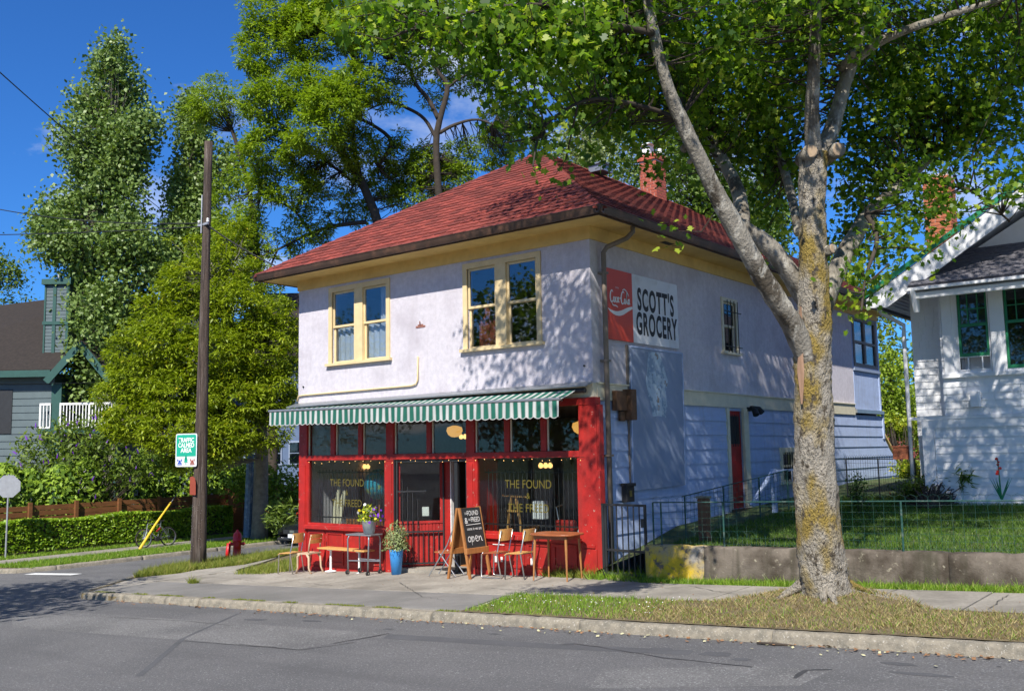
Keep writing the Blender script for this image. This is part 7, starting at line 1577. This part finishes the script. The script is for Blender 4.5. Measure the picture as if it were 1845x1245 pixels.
make_tree('background_tree', 'light green tree filling the gap between the shop and the white house', [(1605, 690, 30, 60, 38, 1), (1625, 740, 40, 50, 38, 1), (1590, 750, 30, 40, 38, 1), (1600, 640, 14, 22, 38, .6), (1650, 780, 40, 40, 38, 1)], 620, .15, 'leaf_ash', gb0(at(1610, 860, 38)), [(1610, 840, 16), (1608, 760, 10), (1604, 660, 4)], 38, spread=.22, K=12)
make_tree('background_tree', 'dark tree edge beside the apartment house chimney', [(10, 500, 35, 30, 52, 1), (-60, 480, 60, 60, 52, 1), (30, 545, 25, 12, 52, .6)], 420, .22, 'leaf_bg', gb0(at(-20, 900, 52)), [(-20, 850, 22), (-22, 600, 14), (-25, 480, 6)], 52, spread=.3, K=11)
# a wide belt of trees closes the horizon
for i, (x, d_) in enumerate(((-60, 62), (60, 66), (480, 60), (600, 64), (720, 66), (860, 64), (1000, 62), (1130, 58), (1560, 60), (1680, 58), (1800, 60))):
    hgt = random.uniform(560, 680)
    make_tree('distant_tree', ['far tree closing the view beyond the apartment house', 'far tree partly hidden behind the poplars', 'far tree glimpsed under the golden ash', 'far tree left of the ash trunk', 'far tree behind the left hip of the roof', 'far tree behind the roof apex', 'far tree under the silver tree', 'far tree beyond the chimney', 'far tree beyond the garage', 'far tree behind the white house', 'far tree right of the white house chimney'][i], [(x, hgt+60, 80, 70, d_, 1), (x-40, hgt+140, 80, 80, d_, 1), (x+50, hgt+130, 80, 80, d_, 1), (x, hgt+210, 100, 70, d_, 1)], 420, .36, 'leaf_bg', gb0(at(x, 880, d_)), [(x, 860, 20), (x, 750, 12), (x, hgt+80, 6)], d_, spread=.5, K=10, group='distant trees', tw_every=20)

# ---- hedges and shrubs
def box_hedge(label, x0, x1, y0, y1, z0, z1, n, leaf, mat, name='clipped_hedge'):
    t = thing(name, label, 'hedge', ((x0+x1)/2, (y0+y1)/2, z0))
    b = MB(); b.box((x0+.1, y0+.1, z0), (x1-.1, y1-.1, z1-.1)); b.build('stems', MAT['bark_dark'], t)  # solid dark box behind the leaves, standing in for the hedge's inner shade
    P_ = RNG.uniform((x0, y0, z0), (x1, y1, z1), (n, 3)); f_ = RNG.random(n)
    P_[f_ < .5, 0] = x1-np.abs(RNG.normal(0, .06, (f_ < .5).sum())); k = (f_ >= .5) & (f_ < .85); P_[k, 2] = z1-np.abs(RNG.normal(0, .05, k.sum())); k = f_ > .93; P_[k, 1] = y1-np.abs(RNG.normal(0, .06, k.sum())); k = (f_ > .85) & (f_ <= .93); P_[k, 1] = y0+np.abs(RNG.normal(0, .06, k.sum()))
    P_[:, 2] += .05*np.sin(P_[:, 1]*1.7)*(P_[:, 2]-z0)/(z1-z0)+.01*P_[:, 1]; P_[:, 0] += .05*np.sin(P_[:, 1]*2.3+P_[:, 2]*3)
    cards_obj('foliage', leaf_cards(P_, leaf*RNG.uniform(.6, 1.3, n), .5, .6), mat, t)
box_hedge('low clipped box hedge along the sidewalk across the side street', -25.0, -24.15, -2.0, 9.2, -.8, .22, 16000, .13, 'leaf_box')
def cedar(x, y, h, w_, label):
    t = thing('cedar_shrub', label, 'shrub', (x, y, -.75), 'cedar hedge row behind the board fence')
    b = MB(); b.tube([(x, y, -.8), (x, y, h*.6)], [.07, .03], 6); b.build('trunk', MAT['bark_dark'], t)
    n = 1500; f_ = RNG.random(n)**.8; a = RNG.uniform(0, 6.28, n); r_ = w_*(np.sqrt(np.clip(1-(f_*1.0)**2.4, 0, 1))*(1+.18*np.sin(a*4+f_*9)))*RNG.uniform(.72, 1.05, n)
    P_ = np.stack([x+np.cos(a)*r_, y+np.sin(a)*r_, -.5+f_*(h+.5)], 1); nr = np.stack([np.cos(a), np.sin(a), np.full(n, .3)], 1)
    V = leaf_cards(P_, RNG.uniform(.16, .34, n), .2, .45, -.5, nr*.9); cards_obj('foliage', V, 'leaf_cedar', t)
for i in range(15):
    y = -2.2+i*1.05+random.uniform(-.15, .15); cedar(-26.5+random.uniform(-.25, .25), y, random.uniform(2.0, 2.7), random.uniform(.72, .95), 'bushy green cedar in the row behind the board fence')
def shrub(name, label, blobs, n, leaf, mat, base, flower=None, nf=0, cat='shrub', spread=.16, K=9, stem=True, ratio=.35, fs=.1):
    t = thing(name, label, cat, base); tp, nr = blob_points(blobs, n, .4)
    C_ = np.repeat(tp, K, 0)+RNG.normal(0, spread, (n*K, 3)); cards_obj('foliage', leaf_cards(C_, leaf*RNG.uniform(.7, 1.3, len(C_)), .3, ratio), mat, t)
    if stem: twigs_obj(tp, np.array([[base[0], base[1], base[2]]]), .02, 'bark_dark', t, 'stem', 3)
    if flower:
        k = RNG.choice(len(tp), min(nf, len(tp)), False); b = MB()
        for p, q in zip(tp[k], nr[k]):
            d_ = q*.6+np.array([0, 0, .8])+RNG.normal(0, .25, 3); d_ /= np.linalg.norm(d_); b.tube([p+q*.15, p+q*.15+d_*fs, p+q*.15+d_*fs*2+(0, 0, -.02)], [fs*.28, fs*.26, fs*.06], 5)
        b.build('flowers', MAT[flower], t, kind='stuff')
    return t
shrub('buddleia', 'sprawling buddleia with purple flower spikes in front of the apartment house', [(70, 810, 45, 40, 38, 1), (130, 790, 50, 40, 38, 1), (160, 830, 50, 45, 37.5, 1), (50, 850, 40, 30, 37.5, 1), (190, 790, 40, 40, 38, .8), (110, 850, 50, 35, 37.5, 1), (240, 840, 40, 30, 37.5, .8), (290, 830, 30, 30, 37.5, .6), (150, 890, 35, 35, 37, .6)], 420, .22, 'leaf_shrub', gb0(at(130, 940, 37.7)), 'petal_purple', 90, fs=.11)
shrub('fern_patch', 'tall ferns with a red flower beside the board fence', [(505, 930, 22, 28, 36, 1), (480, 945, 18, 22, 38, 1)], 130, .3, 'leaf_shrub', gb0(at(500, 970, 38)), 'petal_red', 7, ratio=.18, fs=.09)
make_tree('background_shrub', 'dark bush between the fence end and the shop corner', [(520, 880, 40, 40, 40, 1), (480, 880, 40, 35, 40, 1), (440, 870, 40, 30, 40, 1)], 300, .2, 'leaf_cedar', gb0(at(500, 940, 40)), None, 40, spread=.25, K=10)
lw = float(lz(4.5, 6.0))
shrub('garden_shrubs', 'dark flower border bushes in front of the white house', [(1660, 885, 40, 22, 21.2, 1), (1710, 880, 40, 25, 21, 1), (1750, 890, 36, 22, 21, 1), (1640, 900, 30, 16, 21.4, 1), (1690, 865, 16, 22, 21.2, .6)], 420, .1, 'leaf_bg', np.array([4.2, 6.1, lw]), 'petal_red', 10, spread=.09, fs=.05)
gl_ = thing('gladiolus', 'red gladiolus spike by the porch of the white house', 'flower', (5.5, 6.0, lw)); p_ = onY(1805, 900, 6.0); q_ = onY(1797, 825, 6.0)
b = MB(); b.tube([p_, (p_+q_)/2, q_], .012, 6); b.build('stem', MAT['green_trim'], gl_)
b = MB()
for k in range(6): c_ = p_+(q_-p_)*(.6+.07*k); b.tube([c_, c_+RNG.normal(0, .03, 3)+(0, -.03, .01)], [.012, .032], 6)
b.build('flowers', MAT['petal_red'], gl_, kind='stuff')
b = MB()
for k in range(10): a = RNG.normal(0, .35, 2); b.add([p_+(-.02, 0, 0), p_+(.02, 0, 0), p_+(a[0]*.5, a[1]*.3, .45)], [(0, 1, 2)])
b.build('leaves', MAT['green_trim'], gl_, kind='stuff')
shrub('yucca', 'spiky leaved clump in the border of the white house', [(1742, 862, 14, 18, 20.6, 1)], 60, .5, 'leaf_bg', np.array([4.9, 5.9, lw]), None, 0, K=3, ratio=.08, spread=.05, stem=False)
shrub('climber', 'thin climbing plant on the black side fence', [(1545, 880, 14, 30, 19.5, 1), (1552, 905, 18, 14, 19.5, 1)], 70, .07, 'leaf_bg', onY(1548, 915, 8.2), None, 0, K=6, spread=.06)
shrub('yellow_bush', 'yellow green bush in front of the red roofed garage', [(1625, 765, 26, 14, 37, 1), (1640, 850, 26, 18, 30, 1), (1608, 765, 14, 16, 37, .8)], 160, .16, 'leaf_lime', gb0(at(1630, 870, 33)), None, 0, spread=.12)
# plants in the pots
def pot_plant(t, c, r_, h, n, leaf, mat, ratio, name='foliage', lean=.5):
    d_ = unit(n); d_[:, 2] = np.abs(d_[:, 2])*1.2; P_ = c+d_*np.array([r_, r_, h])*RNG.random((n, 1))**.45; cards_obj(name, leaf_cards(P_, leaf*RNG.uniform(.6, 1.4, n), .1, ratio, -.6, d_*lean), mat, t)
pot_plant(pl, fp+np.array([0, 0, .27]), .24, .3, 420, .07, 'leaf_lime', .5)
for mat, n_, off in (('petal_purple', 26, (.2, -.05, .1)), ('petal_yellow', 18, (.05, -.1, .15)), ('petal_purple', 14, (.1, .05, .26)), ('white_paint', 6, (-.1, -.1, .2))):
    b = MB()
    for _ in range(n_):
        c_ = fp+np.array([0, 0, .25])+np.array(off)+RNG.normal(0, .085, 3); a = RNG.uniform(0, 6.28); r_ = RNG.uniform(.022, .036); nrm_ = unit(1)[0]-np.array([0, .8, -.3]); nrm_ /= np.linalg.norm(nrm_); u1 = np.cross(nrm_, UP); u1 /= np.linalg.norm(u1); v1 = np.cross(nrm_, u1)
        b.poly([c_+(u1*math.cos(a+k*1.2566)+v1*math.sin(a+k*1.2566))*r_ for k in range(5)])
    b.build('blossoms', MAT[mat], pl, kind='stuff')
pot_plant(bp_, pb+np.array([0, 0, .5]), .3, .52, 900, .075, 'leaf_grey', .28, lean=1.2)
b = MB()
for _ in range(22): d_ = unit(1)[0]*np.array([.26, .26, .2])+np.array([0, 0, .42]); b.tube([pb+(0, 0, .45), pb+(0, 0, .55)+d_*.5, pb+(0, 0, .5)+d_], [.008, .006, .003], 4)
b.build('stems', MAT['bark_grey'], bp_, kind='stuff')
# ---- street trees on the camera's side of the road: they shade the asphalt at the left and mirror in the glass
def street_tree(x, y, h, r_, n, label):
    t = thing('street_tree', label, 'tree', (x, y, float(gz(x, y))), 'street trees on the near side of the road'); z0_ = float(gz(x, y))
    b = rough_tube([(x, y, z0_-.1), (x+.05, y, z0_+h*.35), (x, y+.1, z0_+h*.75)], [.24, .18, .08], 10, .05, 5, 1, 5); b.build('trunk', MAT['bark_grey'], t, smooth=True)
    tp = np.array([x, y, z0_+h*.66])+unit(n)*(RNG.random((n, 1))**.4)*np.array([r_, r_, h*.36]); C_ = np.repeat(tp, 9, 0)+RNG.normal(0, .3, (n*9, 3)); cards_obj('crown', leaf_cards(C_, RNG.uniform(.16, .28, len(C_)), .4, .7), 'leaf_bg', t); return t
street_tree(-10.2, -12.8, 9.0, 4.4, 1000, 'round crowned street tree shading the road corner')
protos = [street_tree(-9, -32, 13, 5.2, 420, 'leafy street tree in the row across the road, mirrored in the shop glass'), street_tree(2, -36, 15, 6, 480, 'leafy street tree in the row across the road, mirrored in the shop glass')]
for i in range(14):
    o = copy_tree(protos[i % 2]); bx, by = (-9, -32) if i % 2 == 0 else (2, -36)
    tx = -52+i*6.6+random.uniform(-1, 1); ty = random.uniform(-42, -30); o.location = (tx, ty, float(gz(tx, ty))); o.rotation_euler = (0, 0, random.uniform(0, 6))
    o['label'] = 'leafy street tree in the row across the road, mirrored in the shop glass'
